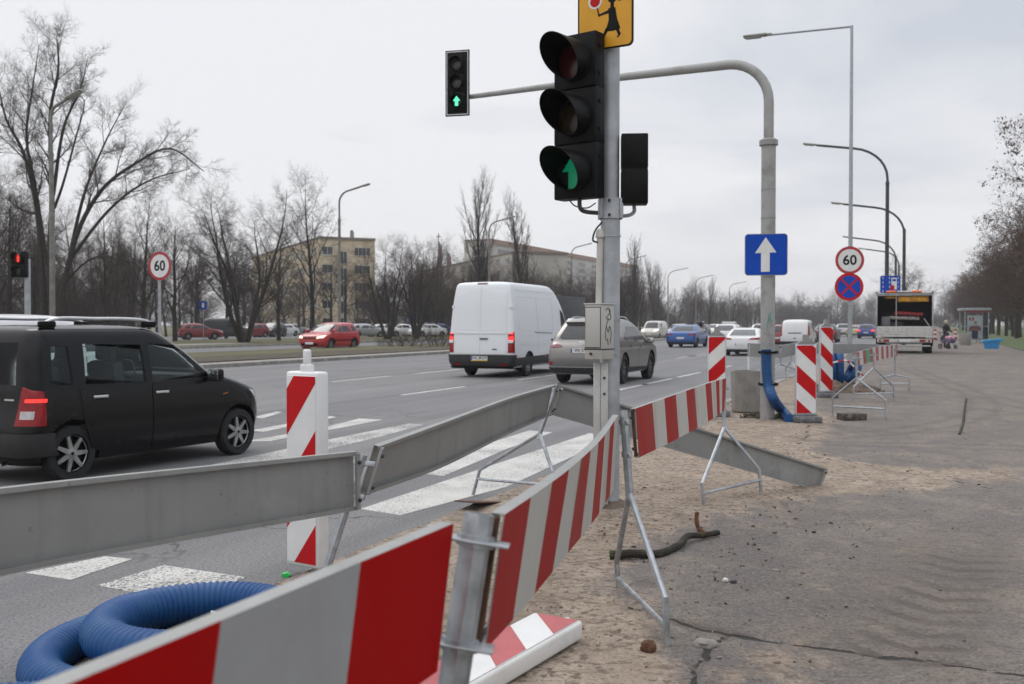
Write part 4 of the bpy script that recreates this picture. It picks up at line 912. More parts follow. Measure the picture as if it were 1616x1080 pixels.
class Body:
    def __init__(s, keys, sub=3):
        s.sl = crom([V((k[0], k[1], k[2])) for k in keys], sub); a = crom([V((k[3], k[4], k[5])) for k in keys], sub)
        s.k = [(p.x, p.y, p.z, max(q.x, .02), max(q.y, .02), max(q.z, .02)) for p, q in zip(s.sl, a)]
    def at_z(s, z):
        k = s.k
        if z <= k[0][0]: return k[0]
        for a, b in zip(k[:-1], k[1:]):
            if z <= b[0]:
                f = (z-a[0])/max(1e-9, b[0]-a[0]); return tuple(p+(q-p)*f for p, q in zip(a, b))
        return k[-1]
    def half(s, kk, ne=6, nc=6, ns=24):
        z, xr, xf, W, rr, rf = kk; rr = min(rr, W*.8, (xf-xr)*.4); rf = min(rf, W*.8, (xf-xr)*.45); p = []
        br, bf = .035, .10*min(1, rf/.3)
        for i in range(ne): y = (W-rr)*i/ne; p.append((xr+br*(y/W)**2, -y))
        yb = (W-rr); x0 = xr+br*(yb/W)**2
        for i in range(nc): q = pi/2*i/nc; p.append((x0+rr*.7*(1-cos(q)), -(yb+rr*sin(q))))
        xs = x0+rr*.7; ye = W-rf; x1 = xf-bf*(ye/W)**2; xe = x1-rf*1.1
        for i in range(ns+1): t = i/ns; p.append((xs+(xe-xs)*t, -W))
        for i in range(1, nc+1): q = pi/2*i/nc; p.append((xe+rf*1.1*sin(q), -(ye+rf*cos(q))))
        for i in range(1, ne+1): y = ye*(1-i/ne); p.append((xf-bf*(y/W)**2, -y))
        return p
    def mesh(s, name, mats, parent, z0=None, z1=None, inset=0.0, xfmax=None, xrmin=None):
        b = MB(); rings = 0; n = None
        for kk in s.k:
            z, xr, xf, W, rr, rf = kk
            if inset:
                if z < z0 or z > z1: continue
                xr += inset*1.6; xf -= inset*1.6; W = max(.05, W-inset)
                if xfmax is not None: xf = min(xf, xfmax)
                if xrmin is not None: xr = max(xr, xrmin)
                if xf-xr < .3: continue
            h = s.half((z, xr, xf, W, rr, rf)); ring = [(x, y, z) for x, y in h]+[(x, -y, z) for x, y in reversed(h[1:-1])]
            n = len(ring); b.v += ring; rings += 1
        for i in range(rings-1):
            for j in range(n): b.f.append((i*n+j, i*n+(j+1) % n, (i+1)*n+(j+1) % n, (i+1)*n+j)); b.m.append(0)
        b.f.append(tuple(range(n-1, -1, -1))); b.f.append(tuple((rings-1)*n+j for j in range(n))); b.m += [1, 0]
        o = b.build(name, mats, parent, 40)
        bm = bmesh.new(); bm.from_mesh(o.data); bmesh.ops.recalc_face_normals(bm, faces=bm.faces); bm.to_mesh(o.data); bm.free(); o.data.set_sharp_from_angle(angle=radians(40)); return o
    def side(s, x, z):      # right side y<0
        h = s.half(s.at_z(z)); m = len(h)
        best = None
        for a, b in zip(h[3:-4], h[4:-3]):
            if a[0] <= x <= b[0]: f = (x-a[0])/max(1e-9, b[0]-a[0]); y = a[1]+(b[1]-a[1])*f; best = y if best is None else min(best, y)
        if best is None: best = min(p[1] for p in h)*(.8)
        return V((x, best, z))
    def arc(s, a, z, front=False):
        h = s.half(s.at_z(z)); h = h[::-1] if front else h; d = 0; aa = abs(a)
        for p, q in zip(h[:-1], h[1:]):
            l = sqrt((p[0]-q[0])**2+(p[1]-q[1])**2)
            if d+l >= aa: f = (aa-d)/max(l, 1e-9); return V((p[0]+(q[0]-p[0])*f, (p[1]+(q[1]-p[1])*f)*(1 if a >= 0 else -1), z))
            d += l
        return V((h[-1][0], h[-1][1], z))
    def fmap(s, kind):
        if kind == 'R': return lambda a, z: s.side(a, z)
        if kind == 'L': return lambda a, z: V((1, 1, 1))*0+V((s.side(a, z).x, -s.side(a, z).y, z))
        if kind == 'rear': return lambda a, z: s.arc(a, z)
        return lambda a, z: s.arc(a, z, True)
    def panel(s, name, kind, poly, off, thick, mats, parent, nz=8, nx=10, ang=40):
        f = s.fmap(kind); zs = [p[1] for p in poly]; za, zb = min(zs)+1e-5, max(zs)-1e-5; rows = []
        for i in range(nz+1):
            z = za+(zb-za)*i/nz; xs = []
            for (x1, z1), (x2, z2) in zip(poly, poly[1:]+poly[:1]):
                if (z1 <= z < z2) or (z2 <= z < z1): xs.append(x1+(x2-x1)*(z-z1)/(z2-z1))
            if len(xs) >= 2: rows.append((z, min(xs), max(xs)))
        c = V((0, 0, 0)); c.x = sum(k[1]+k[2] for k in s.k)/2/len(s.k)
        b = MB(); fr = []; bk = []; e = .004
        for z, xa, xb in rows:
            for j in range(nx+1):
                a = xa+(xb-xa)*j/nx; P = f(a, z); ta = f(a+e, z)-f(a-e, z); tz = f(a, z+e)-f(a, z-e); nrm = ta.cross(tz)
                if nrm.length < 1e-9: nrm = V((0, -1, 0))
                nrm.normalize(); o_ = V((P.x-c.x, P.y, 0)) if kind in ('rear', 'front') else V((0, P.y, 0))
                if kind in ('rear', 'front'): o_ = V(((-1 if kind == 'rear' else 1), P.y*.6, .2))
                if nrm.dot(o_) < 0: nrm = -nrm
                fr.append(P+nrm*off); bk.append(P+nrm*(off-thick))
        R = len(rows); C = nx+1; b.v = [tuple(v) for v in fr+bk]; N_ = R*C
        for i in range(R-1):
            for j in range(nx):
                q = (i*C+j, i*C+j+1, (i+1)*C+j+1, (i+1)*C+j); b.f.append(q); b.f.append(tuple(N_+v for v in reversed(q)))
        rim = [(0, j) for j in range(C)]+[(i, C-1) for i in range(1, R)]+[(R-1, j) for j in range(C-2, -1, -1)]+[(i, 0) for i in range(R-2, 0, -1)]
        for (i, j), (k, l) in zip(rim, rim[1:]+rim[:1]): b.f.append((i*C+j, N_+i*C+j, N_+k*C+l, k*C+l))
        b.m = [0]*len(b.f); o = b.build(name, mats, parent, ang)
        bm = bmesh.new(); bm.from_mesh(o.data); bmesh.ops.recalc_face_normals(bm, faces=bm.faces); bm.to_mesh(o.data); bm.free(); o.data.set_sharp_from_angle(angle=radians(ang)); return o
def cutter(polyfn, name='cut'): pass
def prism_obj(poly, a0, a1, axis, mi=1):
    """axis y: poly in (x,z); axis x: poly in (y,z)"""
    b = MB(); M_ = Matrix(((1, 0, 0, 0), (0, 0, -1, 0), (0, 1, 0, 0), (0, 0, 0, 1))) if axis == 'y' else Matrix(((0, 0, 1, 0), (1, 0, 0, 0), (0, 1, 0, 0), (0, 0, 0, 1)))
    b.prism(poly, a0, a1, mi, M_); o = b.build('cut', [BLACKP, BLACKP], None, None)
    bm = bmesh.new(); bm.from_mesh(o.data); bmesh.ops.recalc_face_normals(bm, faces=bm.faces); bm.to_mesh(o.data); bm.free(); return o
def plate_obj(parent, x, z, txt, face=-1, yellow=False, w_=.52):
    F = Fmat(V((0, face, 0)), V((0, 0, 1)), V((face, 0, 0)), V((x, 0, z)))
    b = MB(); b.prism(rrect(w_, .114, .01), 0, .010, 0, F); b.prism([(-w_/2+.004, -.052), (-w_/2+.045, -.052), (-w_/2+.045, .052), (-w_/2+.004, .052)], .0105, .012, 1, F)
    if yellow: b.prism([(-w_/2, -.085), (w_/2, -.085), (w_/2, -.058), (-w_/2, -.058)], 0, .010, 3, F)
    if txt: vs, fs = text_geo(txt, .105, .0006, .002); b.add(vs, fs, 2, F @ Tm(.02, 0, .0112))
    return b.build('number_plate', [PLATE, PLATEB, INK, mat('plate_strip', (.65, .38, .01), .5)], parent, None)
def car(name, label, cat, keys, paint, axles, r, tw, track, windows, rear_glass, screen, tails=(), heads=(), plate=None, fplate=False, style=(7, 0), hollow=None, seams=(), mouldings=(), bumper=None, mirrors=None, handles=(), group=None, tailmat=None, headmat=None, glassm=None, extra=None, wheelw=None, rear_seams=(), seamm=None):
    o = thing(name, label, cat, (0, 0, 0), 0, group); B = Body(keys); body = B.mesh('body', [paint, BLACKP, CABIN], o); cs = []
    for x in axles:
        for sgn in (-1, 1):
            b = MB(); b.lathe([(r+.055, 0), (r+.055, .34)], 30, 1, Tm(x, sgn*(track+.22), r+.01) @ Rm(pi/2*sgn, 'X')); c = b.build('cut', [BLACKP, BLACKP], None, None)
            bm = bmesh.new(); bm.from_mesh(c.data); bmesh.ops.recalc_face_normals(bm, faces=bm.faces); bm.to_mesh(c.data); bm.free(); cs.append(c)
    if hollow:
        z0, z1, xfm = hollow; c = B.mesh('cut', [CABIN, CABIN, CABIN], None, z0, z1, .035, xfm); c.data.polygons.foreach_set('material_index', [2]*len(c.data.polygons)); cs.append(c)
        for wp in windows: cs.append(prism_obj(wp, -1.5, 1.5, 'y'))
        mx = (min(k[1] for k in keys)+max(k[2] for k in keys))*.5
        if rear_glass: cs.append(prism_obj(rear_glass, -1, mx, 'x'))
        if screen: cs.append(prism_obj(screen, mx, 8, 'x'))
        gm = glassm or glass('car_glass')
    else: gm = glassm or GLASSD
    boolean(body, cs)
    off, th_ = (-.006, .004) if hollow else (.003, .012)
    for wp in windows:
        for sd in ('R', 'L'): B.panel('side_window', sd, wp, off, th_, gm, o, 6, 10)
    if rear_glass: B.panel('rear_window', 'rear', rear_glass, off, th_, gm, o, 8, 12)
    if screen: B.panel('windscreen', 'front', screen, off, th_, gm, o, 8, 12)
    for i, tl in enumerate(tails):
        poly, mm = tl if isinstance(tl, tuple) else (tl, tailmat or TAIL)
        B.panel('tail_light', 'rear', poly, .010, .02, mm, o, 8, 12); B.panel('tail_light', 'rear', [(-a, z) for a, z in poly], .010, .02, mm, o, 8, 12)
    for poly in heads:
        B.panel('headlight', 'front', poly, .008, .02, headmat or HEADL, o, 6, 10); B.panel('headlight', 'front', [(-a, z) for a, z in poly], .008, .02, headmat or HEADL, o, 6, 10)
    sm = seamm or BLACKP
    for poly in seams:
        for sd in ('R', 'L'): B.panel('door_seam', sd, poly, .0015, .004, sm, o, 10, 2)
    for poly in rear_seams: B.panel('door_seam', 'rear', poly, .0015, .004, sm, o, 10, 8)
    for poly, mm in mouldings:
        for sd in ('R', 'L'): B.panel('side_moulding', sd, poly, .014, .03, mm, o, 3, 16)
    if bumper:
        poly, mm = bumper; B.panel('rear_bumper', 'rear', poly, .022, .05, mm, o, 6, 24)
    for (x, z, mm) in handles:
        for sd in (-1, 1):
            p = B.side(x, z); b = MB(); b.box((x, sd*(-p.y+.018), z), (.19, .022, .034), 0, None, .010); b.box((x, sd*(-p.y+.004), z), (.15, .012, .06), 1, None, .003); b.build('door_handle', [mm, BLACKP], o)
    if mirrors:
        x, z, mm = mirrors
        for sd in (-1, 1):
            p = B.side(x, z); b = MB(); b.box((x, sd*(-p.y+.12), z+.06), (.10, .20, .15), 0, None, .035, 3); b.box((x+.02, sd*(-p.y+.02), z+.02), (.06, .10, .04), 1, None, .01); b.box((x-.052, sd*(-p.y+.12), z+.06), (.006, .165, .115), 2, None, .002)
            b.build('mirror', [mm, BLACKP, CHROME], o)
    if plate: plate_obj(o, plate[0], plate[1], plate[2], -1, len(plate) > 3 and plate[3])
    if fplate: plate_obj(o, fplate[0], fplate[1], fplate[2], 1)
    for x in axles:
        for sgn in (-1, 1): wheel(o, x, sgn*(track-tw/2), r, tw, style, sgn)
    if extra: extra(o, B)
    return o
def put(o, px, py, head, ref, scale=1.0, z=0.0):
    h = radians(head); rz = pi/2-h; p = gp(px, py, z); c, s_ = cos(rz), sin(rz)
    o.location = (p.x-scale*(ref[0]*c-ref[1]*s_), p.y-scale*(ref[0]*s_+ref[1]*c), z); o.rotation_euler = (0, 0, rz); o.scale = (scale,)*3; return o
def put_y(o, px, Y, head, ref, scale=1.0, z=0.0):
    h = radians(head); rz = pi/2-h; p = at(px, 540, Y); c, s_ = cos(rz), sin(rz)
    o.location = (p.x-scale*(ref[0]*c-ref[1]*s_), Y-scale*(ref[0]*s_+ref[1]*c), z); o.rotation_euler = (0, 0, rz); o.scale = (scale,)*3; return o
# ---- black compact van, nearest
BLK = paintm('black_car_paint', (.006, .006, .007), (.055, .050, .046), .30, .42, rough=.14, coat=.06, spec=.22)
kz = [(.19, .10, 3.36, .735, .30, .35), (.30, .03, 3.46, .79, .25, .42), (.44, .0, 3.50, .815, .22, .45), (.60, .01, 3.49, .82, .22, .45), (.72, .03, 3.45, .815, .22, .42), (.82, .04, 3.36, .81, .22, .38), (.90, .045, 3.16, .805, .22, .36), (.97, .05, 2.92, .795, .21, .32), (1.03, .06, 2.68, .785, .2, .3), (1.10, .07, 2.56, .77, .2, .3), (1.28, .10, 2.30, .73, .18, .26), (1.44, .15, 2.06, .685, .17, .25), (1.52, .19, 1.92, .65, .16, .24), (1.56, .24, 1.80, .60, .16, .24), (1.585, .34, 1.62, .50, .2, .2), (1.60, .6, 1.35, .30, .15, .15)]
def agila_extra(o, B):
    for sd in (-1, 1):
        pts = []
        for x in (.34, .55, 1.0, 1.4, 1.68, 1.82):
            z = 1.665 if .4 < x < 1.75 else 1.60; pts.append(V((x, sd*.565, z-(.02 if x > 1.6 else 0))))
        b = MB(); b.tube(crom(pts, 5), .019, 8, 0); b.build('roof_rail', mat('rail_silver', (.55, .55, .56), .35, .7, .1, 8), o)
        for x in (.42, 1.72): b = MB(); b.box((x, sd*.565, 1.605), (.19, .06, .07), 0, None, .02); b.build('rail_foot', BLACKP, o)
    # cabin furniture
    for x in (1.48,):
        for y in (-.34, .34):
            b = MB(); b.box((x+.18, y, .62), (.5, .46, .16), 0, None, .05); b.box((x-.09, y, .93), (.15, .46, .56), 0, Tm(x-.09, y, .66) @ Rm(radians(-10), 'Y') @ Tm(-x+.09, -y, -.66), .05); b.box((x-.16, y, 1.29), (.10, .27, .17), 0, None, .04); b.build('seat', SEATM, o)
    b = MB(); b.box((.72, 0, .62), (.5, 1.2, .16), 0, None, .05); b.box((.5, 0, .92), (.14, 1.2, .5), 0, None, .05)
    for y in (-.34, .34): b.box((.46, y, 1.24), (.09, .26, .14), 0, None, .04)
    b.build('seat', SEATM, o)
    b = MB(); b.box((2.42, 0, .93), (.36, 1.38, .18), 0, None, .05); b.build('dashboard', CABIN, o)
    b = MB(); b.tube([V((2.14+.05*cos(a), .34+.18*sin(a), 1.0+.17*cos(a))) for a in [2*pi*k/20 for k in range(20)]], .014, 6, 0, closed=True); b.tube([V((2.12, .34, 1.0)), V((2.35, .34, .93))], .03, 6); b.build('steering_wheel', CABIN, o)
    b = MB(); b.box((2.16, 0, 1.36), (.03, .2, .06), 0, None, .012); b.build('rear_view_mirror', BLACKP, o)
    b = MB(); b.prism([(-.03, 0), (.03, 0), (.045, .07), (0, .13), (-.045, .07)], -.004, .004, 0, Tm(2.1, -.02, 1.17) @ Rm(pi/2, 'X')); b.build('hanging_freshener', mat('teal_card', (.10, .40, .38), .6), o)
    B.panel('rear_bumper', 'rear', [(-1.02, .30), (1.02, .30), (1.02, .52), (-1.02, .52)], .03, .06, mat('bumper_black', (.022, .021, .021), .5, 0, .2, 8), o, 6, 30)
    B.panel('badge', 'rear', [(.42, .845), (.56, .845), (.56, .862), (.42, .862)], .006, .01, CHROME, o, 1, 6)
    B.panel('reverse_lens', 'rear', [(.66, .665), (.80, .665), (.80, .745), (.66, .745)], .014, .02, TAILW, o, 4, 6)
    B.panel('brake_lens', 'rear', [(.70, .83), (.90, .83), (.90, .865), (.70, .865)], .014, .02, TAILON, o, 3, 6)
    b = MB(); b.tube([V((.06, -.42, .22)), V((-.03, -.45, .21))], .022, 8); b.build('exhaust_pipe', CHROME, o)
    B.panel('side_repeater', 'R', [(2.62, .76), (2.70, .765), (2.70, .79), (2.62, .785)], .006, .01, mat('amber_lens', (.30, .09, .01), .2), o, 2, 4)
    b = MB()
    for (xa, xb) in ((.56, .74), (1.52, 1.62)): pass
    B.panel('door', 'R', [(.78, .26), (1.545, .245), (1.545, .945), (.62, .96), (.66, .62)], .007, .015, BLK, o, 14, 14)
    B.panel('door', 'R', [(1.56, .245), (2.46, .26), (2.52, .60), (2.50, .93), (1.56, .945)], .007, .015, BLK, o, 14, 14)
ag = car('black_car', 'dirty black compact van with silver roof rails beside the white beacon', 'car', kz, BLK, (.54, 2.90), .285, .165, .80,
    [[(.30, 1.00), (.55, .985), (.55, 1.38), (.36, 1.38)], [(.70, .985), (1.48, .97), (1.48, 1.38), (.74, 1.40)], [(1.58, .97), (2.47, .985), (2.10, 1.28), (1.95, 1.375), (1.58, 1.39)]],
    [(-.56, 1.0), (.56, 1.0), (.49, 1.42), (-.49, 1.42)], [(-.62, 1.06), (.62, 1.06), (.52, 1.48), (-.52, 1.48)],
    tails=[[(.60, .60), (.93, .60), (.86, .965), (.66, .985)]], heads=[[(.48, .60), (.80, .62), (.90, .80), (.60, .76)]], plate=None, hollow=(.45, 1.545, 2.6),
    mouldings=[([(.74, .545), (1.54, .545), (1.54, .585), (.74, .585)], BLK), ([(1.56, .545), (2.44, .545), (2.44, .585), (1.56, .585)], BLK)],
    mirrors=(2.40, .95, BLK), handles=[(.86, .85, CHROME), (1.68, .85, CHROME)], style=(7, 0), extra=agila_extra, glassm=glass('car_glass', (.86, .915, .905)))
for c in list(ag.children):       # handles belong to the doors
    pass
put(ag, 116, 760, 28.5, (.54, -.80), .965)
# ---- white panel van
WHT = paintm('white_van_paint', (.76, .78, .80), (.34, .33, .32), .38, .85, rough=.35)
PLB = mat('grey_black_plastic', (.028, .029, .031), .6, 0, .2, 8)
kt = [(.28, .10, 5.85, .93, .15, .4), (.42, .02, 5.97, 1.0, .14, .45), (.62, .0, 6.0, 1.02, .13, .45), (.85, .0, 5.97, 1.025, .13, .45), (1.08, .01, 5.85, 1.025, .13, .45), (1.22, .02, 5.55, 1.02, .13, .4), (1.32, .02, 5.2, 1.01, .13, .4), (1.45, .03, 5.0, 1.0, .13, .35), (1.8, .05, 4.72, .97, .12, .3), (2.2, .08, 4.40, .925, .12, .28), (2.5, .12, 4.05, .885, .12, .28), (2.64, .15, 3.8, .86, .12, .3), (2.71, .19, 3.6, .82, .14, .3), (2.745, .26, 3.35, .72, .2, .3), (2.77, .45, 3.0, .45, .3, .3)]
SEAMG = mat('seam_grey', (.26, .27, .28), .6); GAPW = mat('soft_seam', (.42, .44, .46), .55)
def van_extra(o, B):
    B.panel('rear_bumper', 'rear', [(-1.16, .34), (1.16, .34), (1.16, .66), (-1.16, .66)], .045, .09, PLB, o, 5, 34)
    for a in (-.72, .72): B.panel('reflector', 'rear', [(a-.1, .37), (a+.1, .37), (a+.1, .42), (a-.1, .42)], .052, .012, TAIL, o, 2, 6)
    B.panel('rear_step', 'rear', [(-.98, .30), (.98, .30), (.98, .36), (-.98, .36)], .07, .1, BLACKP, o, 2, 20)
    B.panel('high_brake_light', 'rear', [(-.16, 2.685), (.16, 2.685), (.16, 2.72), (-.16, 2.72)], .012, .02, mat('dark_tail', (.09, .02, .025), .2), o, 2, 6)
    B.panel('side_cladding', 'R', [(.30, .34), (4.9, .34), (4.9, .64), (.30, .62)], .018, .03, PLB, o, 4, 30)
    B.panel('slide_rail', 'R', [(1.75, 1.26), (3.2, 1.25), (3.2, 1.30), (1.75, 1.31)], .012, .02, SEAMG, o, 2, 12)
    for zz_, za in ((2.33, .022), (2.52, .03), (.95, .018)): B.panel('body_crease', 'R', [(.5, zz_), (3.7, zz_), (3.7, zz_+za), (.5, zz_+za)], .006, .012, WHT, o, 2, 20)
    B.panel('body_recess', 'R', [(.55, 1.35), (1.9, 1.35), (1.9, 2.28), (.55, 2.28)], .004, .01, WHT, o, 8, 8)
    B.panel('body_recess', 'R', [(2.05, 1.35), (3.25, 1.35), (3.25, 2.28), (2.05, 2.28)], .004, .01, WHT, o, 8, 8)
    for sg_ in (-1, 1):
        B.panel('rear_door', 'rear', [(sg_*.015, .68), (sg_*.80, .68), (sg_*.80, 2.54), (sg_*.015, 2.60)], .012, .03, WHT, o, 14, 8)
        B.panel('door_recess', 'rear', [(sg_*.08, 1.36), (sg_*.74, 1.36), (sg_*.70, 2.24), (sg_*.08, 2.26)], .016, .01, WHT, o, 8, 6)
        B.panel('door_ledge', 'rear', [(sg_*.03, 1.26), (sg_*.80, 1.26), (sg_*.80, 1.33), (sg_*.03, 1.30)], .026, .03, WHT, o, 3, 8)
        for zz_ in (1.0, 2.0): B.panel('hinge', 'rear', [(sg_*.87, zz_), (sg_*1.0, zz_), (sg_*1.0, zz_+.08), (sg_*.87, zz_+.08)], .03, .04, WHT, o, 2, 4)
    b = MB(); b.box((-.02, -.12, 1.12), (.03, .26, .035), 0, None, .01); b.build('door_handle', BLACKP, o)
    B.panel('badge', 'rear', [(.38, .80), (.52, .80), (.52, .835), (.38, .835)], .016, .01, PLB, o, 2, 6)
    for (px_, s_) in ((.42, .05), (2.5, .05)): B.panel('side_marker', 'R', [(px_, .55), (px_+.08, .55), (px_+.08, .59), (px_, .59)], .024, .01, mat('amber_red', (.45, .07, .02), .3), o, 2, 3)
    b = MB(); b.box((4.75, 0, 1.0), (.3, 1.7, .2), 0, None, .05); b.build('dashboard', CABIN, o)
van = car('white_van', 'tall white panel van with plain rear doors driving away on the avenue', 'van', kt, WHT, (1.28, 4.95), .345, .20, .99,
    [[(4.05, 1.36), (4.92, 1.36), (4.42, 1.95), (4.05, 2.02)]], None, [(-.82, 1.5), (.82, 1.5), (.72, 2.2), (-.72, 2.2)],
    tails=[([(.86, .72), (1.09, .72), (1.05, 1.34), (.86, 1.32)], TAIL), ([(.875, 1.05), (1.03, 1.05), (1.01, 1.30), (.875, 1.28)], TAILON)], heads=[[(.55, .85), (.92, .85), (.95, 1.15), (.6, 1.0)]], plate=(-.06, .565, 'WL 8F579', True), style=(10, 0),
    seams=[[(2.0, .66), (2.012, .66), (2.012, 2.35), (2.0, 2.35)], [(3.3, .66), (3.312, .66), (3.312, 2.35), (3.3, 2.35)], [(4.0, .66), (4.012, .66), (4.012, 2.1), (4.0, 2.1)]], mirrors=(4.72, 1.38, BLACKP), handles=[(4.12, 1.22, BLACKP), (3.16, 1.05, BLACKP)], extra=van_extra, seamm=GAPW)
for c in van.children:
    if c.name.startswith('tail_light'): pass
put(van, 833, 594, 22.0, (1.28, -.99), 1.0); van.scale = (1.05, 1, 1.01)
# ---- beige SUV
BEI = paintm('beige_suv_paint', (.235, .225, .212), (.20, .18, .16), .35, .7, .75, .3)
kl = [(.26, .12, 4.75, .86, .25, .4), (.42, .03, 4.86, .93, .25, .45), (.60, .0, 4.89, .95, .28, .5), (.78, .01, 4.86, .95, .3, .5), (.92, .05, 4.76, .945, .32, .5), (1.00, .10, 4.5, .935, .34, .5), (1.06, .17, 4.1, .925, .34, .45), (1.12, .22, 3.75, .91, .34, .4), (1.22, .30, 3.5, .88, .3, .35), (1.38, .46, 3.15, .81, .27, .3), (1.52, .62, 2.82, .74, .25, .28), (1.60, .72, 2.6, .68, .25, .28), (1.645, .82, 2.4, .58, .25, .28), (1.675, 1.0, 2.1, .40, .2, .2), (1.69, 1.3, 1.8, .2, .1, .1)]
DK = mat('dark_tail_red', (.16, .012, .02), .15, 0, .2, 20, coat=1)
def suv_extra(o, B):
    B.panel('spoiler', 'rear', [(-.60, 1.52), (.60, 1.52), (.56, 1.60), (-.56, 1.60)], .08, .10, BEI, o, 3, 14)
    B.panel('rear_bumper', 'rear', [(-1.1, .30), (1.1, .30), (1.05, .44), (-1.05, .44)], .02, .05, PLB, o, 4, 24)
    B.panel('bumper_chrome', 'rear', [(-.95, .44), (.95, .44), (.95, .465), (-.95, .465)], .028, .02, CHROME, o, 2, 20)
    B.panel('plate_recess', 'rear', [(-.42, .80), (.42, .80), (.36, .95), (-.36, .95)], .005, .01, BEI, o, 3, 10)
    b = MB(); q = [V((.085, .075*cos(a), 1.03+.05*sin(a))) for a in [2*pi*k/20 for k in range(20)]]; b.tube(q, .007, 5, closed=True); b.tube([V((.085, .0, 1.055)), V((.082, .0, 1.015)), V((.08, -.05, 1.012))], .007, 5); b.build('badge', CHROME, o)
    B.panel('sill_cladding', 'R', [(1.4, .30), (3.5, .30), (3.5, .40), (1.4, .42)], .015, .03, PLB, o, 3, 20)
    b = MB()
    for sd in (-1, 1): b.tube(crom([V((1.0, sd*.60, 1.655)), V((1.4, sd*.62, 1.71)), V((2.1, sd*.62, 1.70)), V((2.5, sd*.60, 1.62))], 5), .016, 6)
    b.build('roof_rail', CHROME, o)
    B.panel('reflector', 'rear', [(.80, .50), (1.02, .50), (1.02, .58), (.80, .58)], .012, .02, TAIL, o, 3, 6); B.panel('reflector', 'rear', [(-.80, .50), (-1.02, .50), (-1.02, .58), (-.80, .58)], .012, .02, TAIL, o, 3, 6)
suv = car('beige_suv', 'metallic beige car seen from behind beside the signal pole', 'car', kl, BEI, (1.02, 3.81), .375, .235, .93,
    [[(1.02, 1.13), (1.42, 1.10), (1.42, 1.34), (1.22, 1.32)], [(1.48, 1.10), (2.36, 1.07), (2.36, 1.46), (1.6, 1.46), (1.48, 1.38)], [(2.42, 1.07), (3.36, 1.06), (2.95, 1.33), (2.72, 1.45), (2.42, 1.46)]],
    [(-.70, 1.13), (.70, 1.13), (.56, 1.50), (-.56, 1.50)], [(-.76, 1.14), (.76, 1.14), (.6, 1.56), (-.6, 1.56)],
    tails=[([(.50, .93), (1.16, .90), (1.10, 1.02), (.86, 1.07), (.52, .98)], DK)], heads=[[(.5, .75), (.95, .78), (1.1, .93), (.6, .84)]], plate=(-.01, .86, 'WE 577'), style=(10, 1),
    seams=[[(2.38, .42), (2.388, .42), (2.388, 1.05), (2.38, 1.05)], [(1.45, .8), (1.458, .8), (1.458, 1.08), (1.45, 1.08)]], mirrors=(3.28, 1.02, BEI), handles=[(1.66, .96, BEI), (2.6, .94, BEI)], extra=suv_extra)
put(suv, 986, 606, 22.5, (1.02, -.93), .965); suv.scale = (.965, .965, 1.02)
# ---- generic traffic
def keys_of(t, L_, W, H, rc=.28):
    return [(z*H, a*L_, b*L_, w_*W, rc*(1 if w_ > .5 else .5), rc*1.4*(1 if w_ > .5 else .5)) for z, a, b, w_ in t]
HATCH = [(.13, .03, .97, .90), (.21, .006, .992, .965), (.31, .0, 1, 1), (.43, .003, .996, 1), (.51, .01, .975, .995), (.57, .017, .93, .985), (.615, .022, .86, .98), (.645, .028, .775, .965), (.69, .036, .735, .945), (.80, .062, .655, .88), (.90, .10, .575, .81), (.95, .125, .53, .75), (.975, .155, .49, .66), (.99, .21, .44, .5), (1, .30, .37, .25)]
SEDAN = [(.14, .03, .97, .90), (.22, .006, .992, .965), (.33, .0, 1, 1), (.45, .003, .997, 1), (.54, .008, .98, .995), (.60, .012, .93, .985), (.645, .020, .85, .975), (.672, .045, .775, .965), (.69, .10, .745, .95), (.72, .155, .72, .935), (.80, .195, .665, .88), (.90, .255, .60, .81), (.95, .295, .56, .75), (.975, .33, .525, .66), (.99, .375, .48, .5), (1, .42, .45, .25)]
SUVT = [(.15, .03, .97, .90), (.23, .008, .99, .965), (.34, .0, 1, 1), (.47, .003, .997, 1), (.55, .01, .98, .995), (.60, .017, .94, .985), (.635, .024, .84, .98), (.66, .03, .765, .965), (.70, .04, .725, .945), (.80, .065, .655, .89), (.90, .10, .58, .82), (.95, .125, .54, .76), (.975, .155, .50, .68), (.99, .21, .45, .5), (1, .30, .38, .25)]
VANT = [(.12, .03, .97, .90), (.20, .006, .99, .965), (.30, .0, 1, 1), (.40, .002, .995, 1), (.48, .006, .96, .995), (.53, .01, .90, .985), (.57, .013, .84, .975), (.63, .018, .80, .96), (.75, .03, .75, .92), (.88, .05, .69, .87), (.94, .07, .65, .82), (.97, .10, .62, .74), (.99, .15, .56, .55), (1, .24, .48, .28)]
